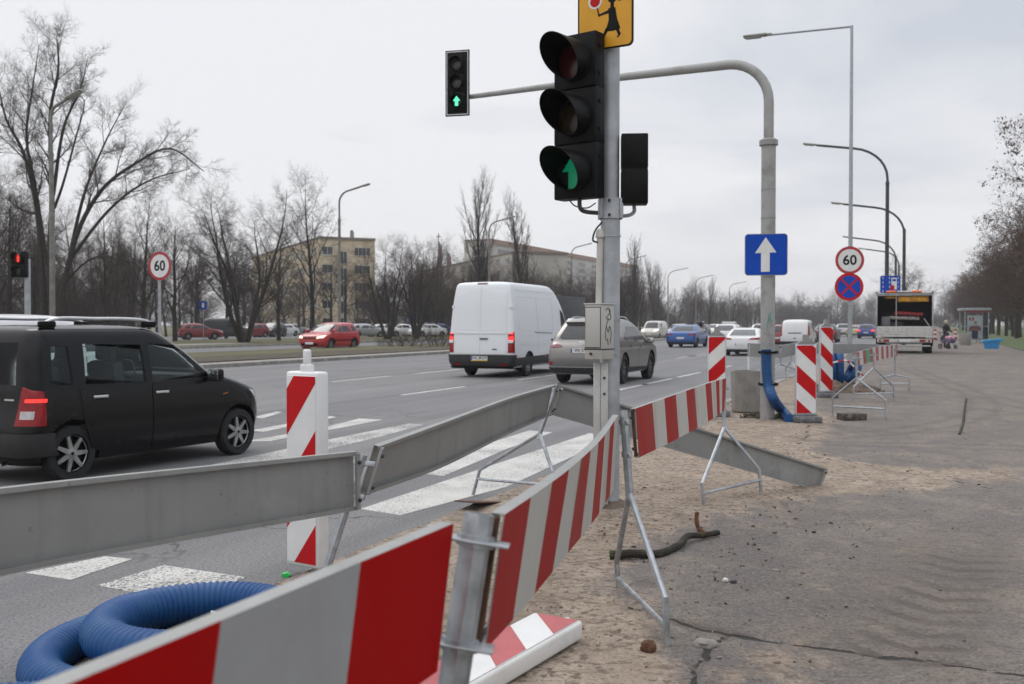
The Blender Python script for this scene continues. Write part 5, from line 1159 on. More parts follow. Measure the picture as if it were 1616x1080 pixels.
def quick(name, label, cat, T, L_, W, H, paint, lights='out', group=None, plate=True, faces='rear', ax=(.19, .78), r=.31, tailpoly=None, heads_on=False, glassm=None, extra=None, style=(7, 0)):
    van_ = T is VANT; sed = T is SEDAN; bz, tz = (.59, .88) if van_ else ((.70, .91) if sed else (.665, .91))
    xr0 = .22 if sed else .10
    wins = [[(.50*L_, bz*H), (.74*L_ if not van_ else .80*L_, bz*H), (.64*L_ if not van_ else .72*L_, tz*H*.93), (.58*L_, tz*H), (.50*L_, tz*H)]]
    if not van_: wins.append([(.29*L_ if sed else .26*L_, bz*H), (.485*L_, bz*H), (.485*L_, tz*H), (.34*L_, tz*H*.985)])
    if not van_ and not sed: wins.append([(.115*L_, (bz+.02)*H), (.235*L_, bz*H), (.235*L_, tz*H*.97), (.155*L_, tz*H*.96)])
    rg_ = None if (van_ and lights == 'panel') else [(-W*.74, (bz+.015)*H), (W*.74, (bz+.015)*H), (W*.60, .93*H), (-W*.60, .93*H)]
    tp = tailpoly or [(W*.62, .50*H), (W*1.13, .50*H), (W*1.08, .62*H), (W*.66, .62*H)]
    return car(name, label, cat, keys_of(T, L_, W, H), paint, (ax[0]*L_, ax[1]*L_), r, .2, W*.975, wins, rg_, [(-W*.80, (bz+.01)*H), (W*.80, (bz+.01)*H), (W*.66, .93*H), (-W*.66, .93*H)],
        tails=[(tp, TAILON if lights == 'on' else TAIL)], heads=[[(W*.50, .43*H), (W*.92, .44*H), (W*1.06, .55*H), (W*.55, .50*H)]], headmat=HEADON if heads_on else HEADL, plate=(-.012, .42*H, '') if plate else None, fplate=(L_+.0, .27*H, '') if faces == 'front' else False, style=style,
        bumper=([(-W*1.05, .15*H), (W*1.05, .15*H), (W*1.05, .24*H), (-W*1.05, .24*H)], PLB), mirrors=(.72*L_, (bz-.01)*H, paint), handles=[(.56*L_, .58*H, paint)], seams=[[(.495*L_, .2*H), (.498*L_, .2*H), (.498*L_, bz*H), (.495*L_, bz*H)]], group=group, glassm=glassm, extra=extra)
P_ = lambda n_, c, m_=0.0: paintm(n_, c, (.20, .18, .16), .3, .6, m_, .3)
REDC = P_('red_paint', (.42, .012, .018)); BLUC = P_('blue_paint', (.012, .085, .30), .4); WHC = P_('white_paint', (.68, .68, .68)); BKC = P_('black_paint', (.018, .02, .022)); SIL = P_('silver_paint', (.36, .37, .38), .6); DBL = P_('dark_blue_paint', (.02, .05, .20), .3); GRC = P_('graphite_paint', (.08, .085, .09), .5); BGC = P_('light_beige_paint', (.55, .53, .49)); DRD = P_('dark_red_paint', (.20, .01, .015)); YLC = P_('taxi_paint', (.42, .33, .12))
def grille(o, B):
    B.panel('grille', 'front', [(-.42, .62), (.42, .62), (.36, .74), (-.36, .74)], .006, .012, BLACKP, o, 3, 10); B.panel('lower_grille', 'front', [(-.5, .28), (.5, .28), (.5, .40), (-.5, .40)], .006, .012, BLACKP, o, 3, 10)
    B.panel('grille_bar', 'front', [(-.40, .67), (.40, .67), (.40, .69), (-.40, .69)], .014, .012, REDC, o, 2, 10)
    B.panel('side_moulding', 'L', [(.7, .52), (2.75, .52), (2.75, .58), (.7, .58)], .012, .02, BLACKP, o, 2, 12)
    B.panel('side_moulding', 'R', [(.7, .52), (2.75, .52), (2.75, .58), (.7, .58)], .012, .02, BLACKP, o, 2, 12)
o = quick('red_hatchback', 'red hatchback with lit headlights on the far carriageway', 'car', HATCH, 3.83, .84, 1.49, REDC, faces='front', heads_on=True, extra=grille, plate=False)
put_y(o, 470, 58, 180+22.5, (3.8, -.7), 1.12)
o = quick('blue_fastback', 'bright blue fastback car braking in the middle lane', 'car', SEDAN, 4.86, .93, 1.45, BLUC, tailpoly=[(.45, .80), (1.08, .80), (1.02, .90), (.5, .88)], style=(8, 1)); put_y(o, 1073, 66, 22.5, (0, 0), 1.05)
o = quick('white_sedan', 'white sedan with slim red tail lights next to the mast pole', 'car', SEDAN, 4.87, .92, 1.45, WHC, tailpoly=[(.42, .84), (1.12, .84), (1.05, .96), (.5, .92)], glassm=GLASSL); put_y(o, 1168, 48.5, 22.5, (0, 0), .95)
def taxi_top(o, B): b = MB(); b.box((1.9, 0, 1.66), (.5, 1.0, .16), 0, None, .05); b.build('roof_box', mat('roof_box_white', (.6, .6, .6), .5), o)
o = quick('white_taxi', 'white car with a roof box ahead of the white sedan', 'car', SUVT, 4.5, .9, 1.58, WHC, extra=taxi_top, glassm=GLASSL); put_y(o, 1143, 72, 22.5, (0, 0), 1.0)
o = quick('white_delivery_van', 'white windowless van with tall red tail lights beyond the mast pole', 'van', VANT, 4.75, .95, 1.9, WHC, lights='panel', tailpoly=[(.82, .80), (1.0, .80), (.96, 1.55), (.84, 1.6)],
    extra=lambda o, B: (B.panel('door_handle', 'rear', [(-.42, .98), (.42, .98), (.42, 1.03), (-.42, 1.03)], .02, .03, BLACKP, o, 2, 8), B.panel('latch', 'rear', [(-.07, .64), (.07, .64), (.07, .70), (-.07, .70)], .02, .03, BLACKP, o, 2, 4), B.panel('door_seam', 'rear', [(-.005, .4), (.005, .4), (.005, 1.75), (-.005, 1.75)], .002, .006, GAPW, o, 8, 2)), plate=False); put_y(o, 1254, 64, 22.5, (0, 0), .98)
o = quick('dark_estate_car', 'black car with roof rails driving ahead of the white delivery van', 'car', SUVT, 4.8, .93, 1.55, BKC, extra=lambda o, B: [MB().tube(crom([V((.9, s_*.6, 1.52)), V((1.2, s_*.62, 1.58)), V((2.2, s_*.62, 1.58)), V((2.6, s_*.6, 1.5))], 4), .02, 6).build('roof_rail', CHROME, o) for s_ in (-1, 1)]); put_y(o, 1302, 84, 22.5, (0, 0), 1.0)
o = quick('distant_blue_car', 'small distant blue car left of the utility truck', 'car', SUVT, 4.4, .9, 1.55, DBL, lights='on'); put_y(o, 1366, 108, 22.5, (0, 0), 1.0)
o = quick('distant_silver_car', 'distant pale silver car beside the slim lamp post', 'car', HATCH, 4.3, .88, 1.55, SIL, faces='front'); put_y(o, 1330, 128, 22.5, (0, 0), 1.05)
o = quick('distant_taxi', 'distant yellowish car seen past the slim lamp post', 'car', SEDAN, 4.6, .9, 1.48, YLC); put_y(o, 1347, 120, 22.5, (0, 0), .95)
o = quick('distant_red_car', 'dark red car half hidden behind the mast pole', 'car', HATCH, 4.2, .88, 1.52, DRD, lights='on'); put_y(o, 1224, 66, 22.5, (0, 0), 1.0)
o = quick('distant_red_car', 'tiny dark red car left of the distant blue car', 'car', HATCH, 4.2, .88, 1.5, DRD); put_y(o, 1352, 150, 22.5, (0, 0), 1.0)
o = quick('distant_grey_car', 'grey car between the white sedan and the mast pole', 'car', SUVT, 4.4, .9, 1.6, SIL); put_y(o, 1200, 80, 22.5, (0, 0), 1.0)
o = quick('white_suv', 'white car whose roof shows above the black compact van', 'car', SUVT, 4.5, .9, 1.70, WHC); put_y(o, 78, 16.0, 23.5, (2.6, .3), 1.0)
o = quick('beige_van', 'cream van oncoming on the far carriageway right of the signal pole', 'van', VANT, 4.9, .95, 1.95, BGC, faces='front', heads_on=True); put_y(o, 1010, 102, 202.5, (4.9, -.9), .98)
o = quick('oncoming_silver_car', 'silver car oncoming behind the blue fastback', 'car', SUVT, 4.5, .9, 1.6, SIL, faces='front'); put_y(o, 1052, 112, 202.5, (4.5, -.8), 1.0)
def rbox(o, B): b = MB(); b.box((2.1, 0, 1.78), (1.6, .7, .28), 0, None, .10, 3); b.build('roof_box', BKC, o); b = MB(); b.box((1.7, 0, 1.63), (.05, 1.1, .05), 0); b.box((2.5, 0, 1.63), (.05, 1.1, .05), 0); b.build('roof_bar', BLACKP, o)
o = quick('oncoming_roofbox_car', 'oncoming dark car with a black roof box', 'car', SUVT, 4.6, .9, 1.6, GRC, faces='front', extra=rbox); put_y(o, 1088, 120, 202.5, (4.6, -.8), 1.0)
o = quick('oncoming_white_car', 'pale car oncoming just left of the white taxi', 'car', HATCH, 4.2, .88, 1.5, WHC, faces='front'); put_y(o, 1112, 128, 202.5, (4.2, -.8), 1.05)
# ---- lorry behind the beige SUV
lo = thing('box_lorry', 'dark grey box lorry mostly hidden behind the white panel van', 'lorry', (0, 0, 0))
b = MB(); b.box((3.2, 0, 2.05), (6.4, 2.4, 2.5), 0, None, .03); b.build('cargo_box', mat('grey_tarpaulin', (.045, .046, .05), .55, 0, .15, 3), lo)
b = MB(); b.box((3.2, 0, 3.31), (6.44, 2.44, .05), 0); b.box((3.2, 0, .82), (6.44, 2.44, .10), 0); b.build('frame', mat('lorry_rail', (.16, .16, .165), .5, .4), lo)
b = MB(); b.prism([(6.6, .5), (8.3, .5), (8.3, 1.4), (8.1, 2.4), (6.6, 2.6)], -1.15, 1.15, 0, Matrix(((1, 0, 0, 0), (0, 0, -1, 0), (0, 1, 0, 0), (0, 0, 0, 1)))); b.build('cab', GRC, lo)
for x in (1.4, 7.3):
    for s_ in (-1, 1): wheel(lo, x, s_*1.05, .48, .28, (8, 0), s_)
put_y(lo, 872, 61, 22.5, (0, -1.2), 1.0)
# ---- utility truck on the pavement
ut = thing('utility_truck', 'white works truck with an open canopy parked on the pavement', 'truck', (0, 0, 0))
TW = mat('truck_white', (.56, .55, .53), .5, 0, .12, 5, col2=(.40, .385, .36), lo=.5, hi=.72); ALU = mat('truck_alu', (.45, .45, .45), .4, .7, .15, 6)
b = MB(); b.box((2.2, 0, .95), (4.4, 2.3, .10), 0); b.build('bed', TW, ut)
b = MB(); b.box((.03, 0, 1.22), (.06, 2.3, .44), 0, None, .01)
for z in (1.04, 1.20, 1.38): b.box((-.004, 0, z), (.02, 2.26, .035), 0)
for k in range(12): b.box((-.004, -1.0+k*.18, 1.29), (.016, .03, .10), 1)
for y in (-1.12, 1.12): b.box((-.006, y, 1.22), (.03, .05, .42), 1)
b.build('tailgate', [TW, ALU], ut)
b = MB()
for sd in (-1, 1): b.box((2.2, sd*1.13, 2.1), (4.4, .04, 2.3), 0)
b.box((4.38, 0, 2.1), (.04, 2.22, 2.3), 0); b.build('canopy_side', mat('canopy_dark', (.03, .03, .032), .8), ut)
b = MB()
for sd in (-1, 1): b.box((2.2, sd*1.155, 2.1), (4.4, .012, 2.3), 0); b.box((.02, sd*1.13, 2.15), (.07, .07, 1.9), 0, None, .01)
b.box((.02, 0, 3.06), (.07, 2.3, .07), 0, None, .01); b.build('canopy_frame', ALU, ut)
b = MB(); b.box((2.2, 0, 3.13), (4.5, 2.36, .06), 0, None, .02); b.build('canopy_roof', mat('canopy_roof_grey', (.30, .30, .29), .6), ut)
b = MB(); b.box((.35, -.35, 2.86), (.5, 1.25, .30), 0, None, .05); b.box((.3, .55, 2.95), (.3, .5, .12), 0, None, .04); b.build('rolled_sheet', mat('ochre_sheet', (.55, .26, .02), .7, 0, .3, 6), ut)
b = MB(); b.tube([V((.6, -.75, 2.05)), V((.6, .4, 2.15))], .10, 10, 0); b.tube([V((.7, -.6, 1.85)), V((.7, .6, 1.9))], .09, 10, 1); b.box((.5, .75, 1.7), (.3, .35, .5), 2, None, .03); b.build('cargo', [mat('cargo_red', (.30, .03, .03), .7, 0, .4, 9), mat('cargo_pale', (.42, .40, .38), .7, 0, .4, 9), mat('cargo_grey', (.16, .16, .17), .7)], ut)
b = MB(); b.tube([V((.05, .33, 1.42)), V((.05, .33, 3.05))], .022, 8); b.tube([V((.06, -1.0, 1.45)), V((.10, -.78, 1.85))], .02, 6); b.build('prop_bar', ALU, ut)
b = MB(); b.box((1.2, .5, 1.35), (1.2, .9, .6), 0, None, .05); b.box((1.4, -.5, 1.25), (1.5, .8, .45), 0, None, .05); b.box((2.6, 0, 1.7), (1, 1.8, 1.0), 0, None, .08); b.build('cargo', mat('cargo_dark', (.04, .036, .034), .8, 0, .4, 5), ut)
b = MB(); b.box((4.3, 0, 3.30), (.4, 1.55, .07), 1, None, .02)
for y in (-.55, .55): b.box((4.3, y, 3.36), (.38, .45, .13), 0, None, .04)
b.box((4.3, 0, 3.35), (.36, .6, .11), 2, None, .03); b.build('beacon_bar', [mat('amber_dome', (.60, .12, .015), .3, emit=(1, .22, .03), estr=.25), BLACKP, TW], ut)
b = MB(); b.box((.10, 0, .70), (.10, 2.2, .20), 0, None, .02); b.box((.12, 0, .43), (.08, 2.1, .08), 1, None, .01); b.build('rear_bar', [TW, ALU], ut)
for s_ in (-1, 1):
    b = MB(); b.box((.04, s_*.82, .70), (.03, .42, .13), 0, None, .01); b.box((.022, s_*.9, .70), (.012, .10, .10), 1); b.build('tail_light', [TAIL, TAILW], ut)
b = MB(); b.box((2.4, 0, .72), (4.6, .9, .25), 0); b.build('chassis', DARKP, ut)
plate_obj(ut, .045, .70, '')
KB = [(.45, 4.55, 6.05, .90, .1, .3), (.8, 4.5, 6.15, .98, .1, .3), (1.2, 4.5, 6.1, 1.0, .1, .3), (1.6, 4.5, 5.9, .98, .1, .3), (2.1, 4.55, 5.5, .92, .1, .3), (2.35, 4.6, 5.3, .86, .1, .3), (2.42, 4.75, 5.1, .7, .1, .2)]
B_ = Body(KB); B_.mesh('cab', [TW, BLACKP], ut); B_.panel('windscreen', 'front', [(-.8, 1.45), (.8, 1.45), (.7, 2.2), (-.7, 2.2)], .004, .01, GLASSD, ut)
for x in (1.3, 5.2):
    for s_ in (-1, 1): wheel(ut, x, s_*(.98 if x < 3 else .92), .37, .30 if x < 3 else .2, (6, 1), s_)
b = MB(); b.box((.62, -.95, .62), (.02, .42, .40), 0); b.box((.62, .95, .62), (.02, .42, .40), 0); b.build('mud_flap', BLACKP, ut)
put_y(ut, 1427, 51.5, 21, (0, 0), 1.0); ut.scale = (1, 1.2, 1)
# ---- parked cars beyond the trees
pk = []
for nm, T_, L_, W_, H_, pm in (('parked_car', HATCH, 4.1, .87, 1.48, SIL), ('parked_car', SEDAN, 4.5, .89, 1.45, WHC), ('parked_car', HATCH, 4.0, .86, 1.5, DRD), ('parked_car', SUVT, 4.4, .9, 1.62, BKC), ('parked_car', HATCH, 4.2, .87, 1.5, DBL)):
    o = quick(nm, 'x', 'car', T_, L_, W_, H_, pm, faces='front', group='cars parked beyond the trees'); o.location = (0, -500, 0); pk.append(o)
vn = quick('parked_van', 'x', 'van', VANT, 5.0, .98, 2.1, BKC, group='cars parked beyond the trees', lights='panel'); vn.location = (0, -500, 0)
used_ = set()
def park(proto, px, Y, head, label, sc=1.0):
    o = proto if proto.name not in used_ else copy_tree(proto); used_.add(proto.name); put_y(o, px, Y, head, (2.1, 0), sc, .07); o['label'] = label
for pr, px, Y, hd, lab in ((2, 318, 96, 60, 'dark red parked car seen past the windscreen of the black van'), (0, 408, 118, 200, 'grey parked car half behind the tree trunks right of the dark van'), (2, 396, 112, 210, 'small red parked car right of the dark parked van'), (1, 447, 122, 205, 'white parked car left of the red hatchback'), (3, 430, 116, 190, 'black parked car between red and white parked ones'), (0, 583, 112, 75, 'silver parked car just right of the red hatchback'), (1, 603, 118, 70, 'white parked car in front of the yellow building corner'), (4, 566, 128, 60, 'dark blue parked car behind the silver one'), (1, 634, 120, 250, 'white parked car between two tree trunks'), (0, 655, 126, 240, 'silver parked car behind the double tree trunks'), (1, 676, 116, 230, 'white parked car left of the dark blue one near the van'), (4, 700, 122, 80, 'dark blue parked car next to the white panel van'), (3, 688, 132, 70, 'black parked car far behind near the white panel van'), (0, 470, 140, 80, 'grey parked car far behind the red hatchback'), (2, 545, 138, 70, 'red parked car below the yellow building')):
    park(pk[pr], px, Y, hd, lab, 1.05)
park(vn, 352, 100, 70, 'dark parked van under the spreading bare tree')
# ------------------------------------------------------------------ buildings
def win_mesh(w_, h_, n=2, name='window'):
    b = MB(); b.box((0, .02, 0), (w_, .06, h_), 0, None)
    pw = (w_-.06*(n+1))/n
    for k in range(n): b.box((-w_/2+.06+pw/2+k*(pw+.06), -.014, 0), (pw, .012, h_-.14), 1)
    b.box((0, -.06, -h_/2-.03), (w_+.15, .16, .05), 0)
    return b.mesh(name, [mat('window_frame', (.62, .62, .60), .5), mat('window_pane', (.020, .026, .033), .12, 0, .5, .45, spec=.7)], None)
def facade(parent, origin, dx, cols, rows, mesh, nrm, jit=None):
    for i, u in enumerate(cols):
        for j, z in enumerate(rows):
            o = bpy.data.objects.new('window', mesh); COL.objects.link(o); o.parent = parent
            p = origin+dx*u; o.matrix_local = Fmat(dx, -nrm, V((0, 0, 1)), p+nrm*.01+V((0, 0, z)))
STUCCO = mat('yellow_stucco', (.60, .50, .345), .85, 0, .10, .35, col2=(.52, .42, .28), lo=.45, hi=.7)
yb = thing('apartment_block', 'yellow five storey apartment block behind the bare trees', 'building', (0, 0, 0))
c0 = at(505, 512, 172); c0.z = 0; gx = V((.90, .436, 0)).normalized(); sx_ = V((-.436, .90, 0)).normalized(); gw, lw, H_ = 9.9, 58, 16.3
c1 = c0+gx*gw; c2 = c1+sx_*lw; c3 = c0+sx_*lw
def block(par, pts, H, m, roofm, over=.25):
    b = MB(); b.prism([(p.x, p.y) for p in pts], 0, H, 0); b.build('wall', m, par, None)
    b = MB(); c = sum(pts, V((0, 0, 0)))/len(pts); q = [c+(p-c)*(1+over/ (p-c).length) for p in pts]; b.prism([(p.x, p.y) for p in q], H+.003, H+.42, 0); b.build('roof', roofm, par, None)
block(yb, [c0, c1, c2, c3], H_, STUCCO, mat('roof_edge', (.20, .17, .14), .8))
fl = [1.9+3.1*k for k in range(5)]
w3 = win_mesh(2.9, 1.45, 4); w2 = win_mesh(1.9, 1.45, 2); ws = win_mesh(1.3, 2.2, 2)
gn = V((gx.y, -gx.x, 0)); sn_ = V((-sx_.y, sx_.x, 0))
facade(yb, c0, gx, [7.6], fl, w3, gn); facade(yb, c0, gx, [1.35], fl, w2, gn); facade(yb, c0, gx, [4.2], [1.6+k*2.9 for k in range(5)], ws, gn)
facade(yb, c0, sx_, [3+4.4*k for k in range(12)], fl, w2, sn_ if sn_.dot(-c0) > 0 else -sn_)
b = MB()
for k in range(3): b.box((0, k*.9, .5), (.35, .5, 1.5+.5*(k % 2)), 0)
b.build('chimney', CONC, yb, loc=c0+gx*6.2+sx_*2+V((0, 0, H_+.5)))
gb = thing('apartment_block', 'long grey high-rise block with a brown parapet behind the poplars', 'building', (0, 0, 0))
a0 = at(778, 512, 372); a0.z = 0; a1 = at(1006, 512, 540); a1.z = 0; dx = (a1-a0).normalized(); nn_ = V((dx.y, -dx.x, 0)); H2 = 33.0; a2 = a1-nn_*12; a3 = a0-nn_*12
PANEL = mat('grey_panel', (.52, .49, .45), .85, 0, .14, .08); PAR = mat('brown_parapet', (.27, .15, .09), .8)
block(gb, [a0, a1, a2, a3], H2, PANEL, PAR, .3); b = MB()
b.prism([(p.x, p.y) for p in (a0+nn_*.4, a1+nn_*.4, a1, a0)], H2-1.6, H2-.01, 0); b.build('parapet', PAR, gb, None)
wb = win_mesh(9.5, 1.8, 5); LG = (a1-a0).length
facade(gb, a0, dx, [9+17.5*k for k in range(10)], [3+2.9*k for k in range(10)], wb, nn_)
lb2 = thing('apartment_block', 'pale low block left of the poplars below the church towers', 'building', (0, 0, 0))
a0 = at(812, 512, 192); a0.z = 0; a1 = at(655, 512, 268); a1.z = 0; dx = (a1-a0).normalized(); nn_ = V((-dx.y, dx.x, 0)); nn_ = nn_ if nn_.dot(-a0) > 0 else -nn_
block(lb2, [a0, a1, a1-nn_*11, a0-nn_*11] if dx.cross(-nn_).z > 0 else [a0-nn_*11, a1-nn_*11, a1, a0], 15.2, mat('pale_render', (.40, .375, .33), .85, 0, .12, .2), mat('flat_roof_brown', (.17, .125, .10), .8))
facade(lb2, a0, dx, [4+6.2*k for k in range(12)], [2+3*k for k in range(5)], win_mesh(2.6, 1.5, 3), nn_)
ch = thing('church', 'brown twin church towers rising over the pale low block', 'building', (0, 0, 0)); BRK = mat('church_brick', (.21, .135, .12), .85, 0, .15, .3)
for px, yt, wd in ((694, 379, .75), (708, 396, .9)):
    p = at(px, 512, 310); zt = at(px, yt, 310).z; b = MB(); b.prism([(-wd, 0), (wd, 0), (wd*.9, zt-2.0), (-wd*.55, zt)], -.8, .8, 0, Tm(p.x, p.y, 0) @ Rm(pi/2, 'X')); b.build('tower', BRK, ch, None)
p = at(705, 512, 312); b = MB(); b.box((p.x, p.y+8, 7), (10, 14, 14), 0); b.build('nave', BRK, ch, None)
b = MB(); p = at(692, 375, 310); b.box((p.x, p.y, p.z), (.25, .25, 2.6), 0); b.box((p.x, p.y, p.z+.3), (1.3, .2, .25), 0); b.build('cross', DARKP, ch, None)
wbld = thing('white_building', 'distant white building over the far treeline near the slim lamp post', 'building', (0, 0, 0)); p = at(1280, 512, 640)
b = MB(); b.box((p.x, p.y, 6), (22, 12, 15), 0); b.box((p.x+4, p.y, 14.5), (8, 8, 3), 0); b.build('wall', mat('white_render', (.62, .63, .65), .8), wbld, None)
facade(wbld, V((p.x-9, p.y-6, 0)), V((1, 0, 0)), [2, 6, 10, 14, 18], [9, 12], win_mesh(2.4, 1.4, 2), V((0, -1, 0)))
# ------------------------------------------------------------------ bus stop and pedestrian
sh = thing('bus_shelter', 'glass bus shelter with a grey roof and a poster, under the right-hand trees', 'bus shelter', (*at(1537, 512, 81).to_2d(), .03), radians(-14)); sh.scale = (.78, .62, 1)
FR = mat('shelter_frame', (.36, .38, .40), .45, .5, .1, 6); SG = glass('shelter_glass', (.93, .95, .955))
b = MB()
for x in (-1.12, 1.12):
    for y in (-1.7, 1.7): b.box((x, y, 1.3), (.09, .09, 2.6), 0, None, .01)
for y in (-1.7, 1.7): b.box((0, y, .25), (2.2, .05, .06), 0); b.box((0, y, 1.35), (2.2, .04, .05), 0)
b.box((1.12, 0, .25), (.05, 3.3, .06), 0); b.build('frame', FR, sh)
b = MB(); b.box((0, 0, 2.72), (2.7, 4.0, .20), 0, None, .04); b.build('roof', FR, sh)
b = MB(); b.box((0, -1.72, 2.53), (2.3, .05, .10), 0); b.build('red_strip', mat('strip_red', (.40, .03, .05), .5), sh)
for y in (-1.7, 1.7): b = MB(); b.box((0, y, 1.4), (2.14, .012, 2.2), 0); b.build('glass_pane', SG, sh, None)
b = MB(); b.box((1.12, 0, 1.4), (.012, 3.3, 2.2), 0); b.build('glass_pane', SG, sh, None)
b = MB(); b.box((.45, .2, .48), (.4, 2.4, .05), 0); b.box((.45, -.8, .24), (.06, .06, .45), 0); b.box((.45, 1.2, .24), (.06, .06, .45), 0); b.build('bench', mat('bench_wood', (.18, .11, .06), .6), sh)
po = MB(); po.box((-.15, -1.60, 1.28), (1.45, .05, 1.9), 0)
MP = Tm(-.15, -1.628, .35) @ FS
po.prism([(-.30, 0), (.30, 0), (.30, .75), (-.30, .75)], .001, .006, 1, MP); po.prism([(-.55, .62), (.55, .62), (.58, .82), (.40, 1.08), (-.40, 1.08), (-.58, .82)], .007, .011, 2, MP); po.prism(circle(.14, 20, (.05, 1.30)), .007, .012, 3, MP); po.prism([(-.45, .70), (.48, .66), (.48, .80), (-.45, .84)], .012, .016, 3, MP)
for x in (-.48, -.2): po.prism(circle(.11, 14, (x, 1.62)), .007, .012, 4, MP); po.prism([(x-.06, 1.45), (x+.06, 1.45), (x+.1, 1.62), (x-.1, 1.62)], .0075, .0125, 4, MP)
po.build('poster', [mat('poster_pale', (.66, .69, .70), .4), mat('poster_navy', (.06, .06, .14), .5), mat('poster_maroon', (.24, .06, .07), .5), mat('poster_skin', (.40, .24, .18), .5), mat('poster_red', (.45, .06, .09), .5)], sh, None)
bn = thing('concrete_bin', 'round concrete litter bin in front of the bus shelter', 'bin', (*at(1524, 512, 72).to_2d(), .03)); b = MB(); b.lathe([(.33, 0), (.35, .05), (.37, .78), (.35, .82), (.29, .82), (.27, .6)], 20); b.build('shell', CONC, bn); b = MB(); b.lathe([(.001, .58), (.27, .60)], 16); b.build('liner', BLACKP, bn)
tb_ = thing('blue_tub', 'bright blue plastic grit tub with a tilted lid by the lawn', 'tub', (*at(1565, 512, 62).to_2d(), .03), radians(-20)); BT = mat('bright_blue_plastic', (.02, .23, .52), .45, 0, .1, 5)
b = MB(); b.prism([(-.36, 0), (.36, 0), (.48, .48), (-.46, .40)], -.32, .32, 0, Rm(pi/2, 'X')); b.build('tub', BT, tb_)
b = MB(); b.prism([(-.56, .40), (.56, .50), (.62, .60), (.55, .645), (-.50, .53), (-.58, .46)], -.37, .37, 0, Rm(pi/2, 'X')); b.build('lid', mat('light_blue_plastic', (.03, .30, .62), .4, 0, .1, 5), tb_)
for lab, px, Y in (('small red and white striped bollard beside the works truck', 1476, 96), ('second red and white striped bollard behind the pram', 1508, 100)):
    o = thing('striped_bollard', lab, 'bollard', (*at(px, 512, Y).to_2d(), .03)); b = MB()
    for k in range(5): b.lathe([(.14-.008*k, .05+k*.2), (.14-.008*k-.006, .245+k*.2)], 14, k % 2)
    b.build('post', [RED, WHITE], o); b = MB(); b.lathe([(.26, 0), (.26, .05), (.15, .07)], 14); b.build('foot', BLACKP, o)
# bus lane sign on its pole
pz = at(1404, 512, 57.2); o = thing('sign_post', 'thin post of the blue bus lane sign behind the utility truck', 'post', (pz.x, pz.y, .03)); b = MB(); b.tube([V((0, 0, 0)), V((0, 0, 4.4))], .04, 8); b.build('post', GALV, o); b = MB(); b.lathe([(.08, 0), (.08, .02), (.05, .04)], 10); b.build('foot', GALVM, o)
shp = [([(-.42, z), (-.38, z), (-.38, z+.12), (-.42, z+.12)], 1) for z in (-.45, -.2, .05, .3)]+[([(-.06, z), (-.02, z), (-.02, z+.12), (-.06, z+.12)], 1) for z in (-.45, -.2, .05, .3)]+[([(.42, z), (.45, z), (.45, z+.12), (.42, z+.12)], 1) for z in (-.45, -.2, .05, .3)]+[([(.06, -.30), (.36, -.30), (.36, .38), (.06, .38)], 1)]
sg_ = sq_sign('blue bus lane sign with a white bus symbol above the utility truck', at(1405, 449, 57.1), radians(-8), 1.12, 1.0, shp)
b = MB(); b.prism([(.10, .18), (.32, .18), (.32, .30), (.10, .30)], .0035, .005, 0, FS); b.prism([(.0, -.34), (.22, -.30), (.22, -.08), (.10, -.02), (.0, -.12)], .0055, .007, 1, FS); b.build('pictogram', [BLUE, RED], sg_)
# small blue sign and info plates by the parking
for lab, px, py, Y, w_, h_ in (('small blue sign plate on a post by the parked red car', 321, 482, 88, .75, .75), ('small blue sign among the trunks left of the white van', 650, 503, 104, .6, .7)):
    p = at(px, 512, Y); z = at(px, py, Y).z; o = thing('sign_post', lab.replace('small blue sign', 'thin post carrying the small blue sign'), 'post', (p.x, p.y, .06)); b = MB(); b.tube([V((0, 0, 0)), V((0, 0, z+.4))], .035, 8); b.build('post', GALV, o); b = MB(); b.lathe([(.07, 0), (.07, .02), (.04, .04)], 8); b.build('foot', GALVM, o)
    sq_sign(lab, V((p.x, p.y-.07, z)), radians(-10), w_, h_, [([(-.12, -.2), (.12, -.2), (.12, .2), (-.12, .2)], 1)])
# pedestrian
def skin_body(name, verts, edges, radii, mats, parent, sub=2, matfn=None, root=0):
    me = bpy.data.meshes.new(name); me.from_pydata(verts, edges, []); o = bpy.data.objects.new(name, me); COL.objects.link(o)
    m = o.modifiers.new('s', 'SKIN'); m.use_smooth_shade = True
    for i, r in enumerate(radii): me.skin_vertices[0].data[i].radius = r if isinstance(r, tuple) else (r, r)
    me.skin_vertices[0].data[root].use_root = True
    s_ = o.modifiers.new('u', 'SUBSURF'); s_.levels = sub; s_.render_levels = sub
    bpy.context.view_layer.update(); dg = bpy.context.evaluated_depsgraph_get(); nm = bpy.data.meshes.new_from_object(o.evaluated_get(dg)); o.modifiers.clear(); o.data = nm; nm.materials.clear()
    for q in mats: nm.materials.append(q)
    for p in nm.polygons:
        p.use_smooth = True; c = p.center
        p.material_index = matfn(c) if matfn else 0
    if parent is not None: o.parent = parent
    return o
SKIN = mat('skin', (.50, .30, .22), .55, 0, .06, 10); COAT = mat('dark_coat', (.022, .022, .020), .85, 0, .3, 12); TROU = mat('dark_trousers', (.02, .022, .03), .85, 0, .3, 12); HAIR = mat('pale_hair', (.52, .46, .36), .8, 0, .2, 30)
pp = at(1493, 512, 63); pe = thing('person', 'person in a dark coat with pale hair pushing a pram on the pavement', 'person', (pp.x, pp.y, .03), radians(200+180))
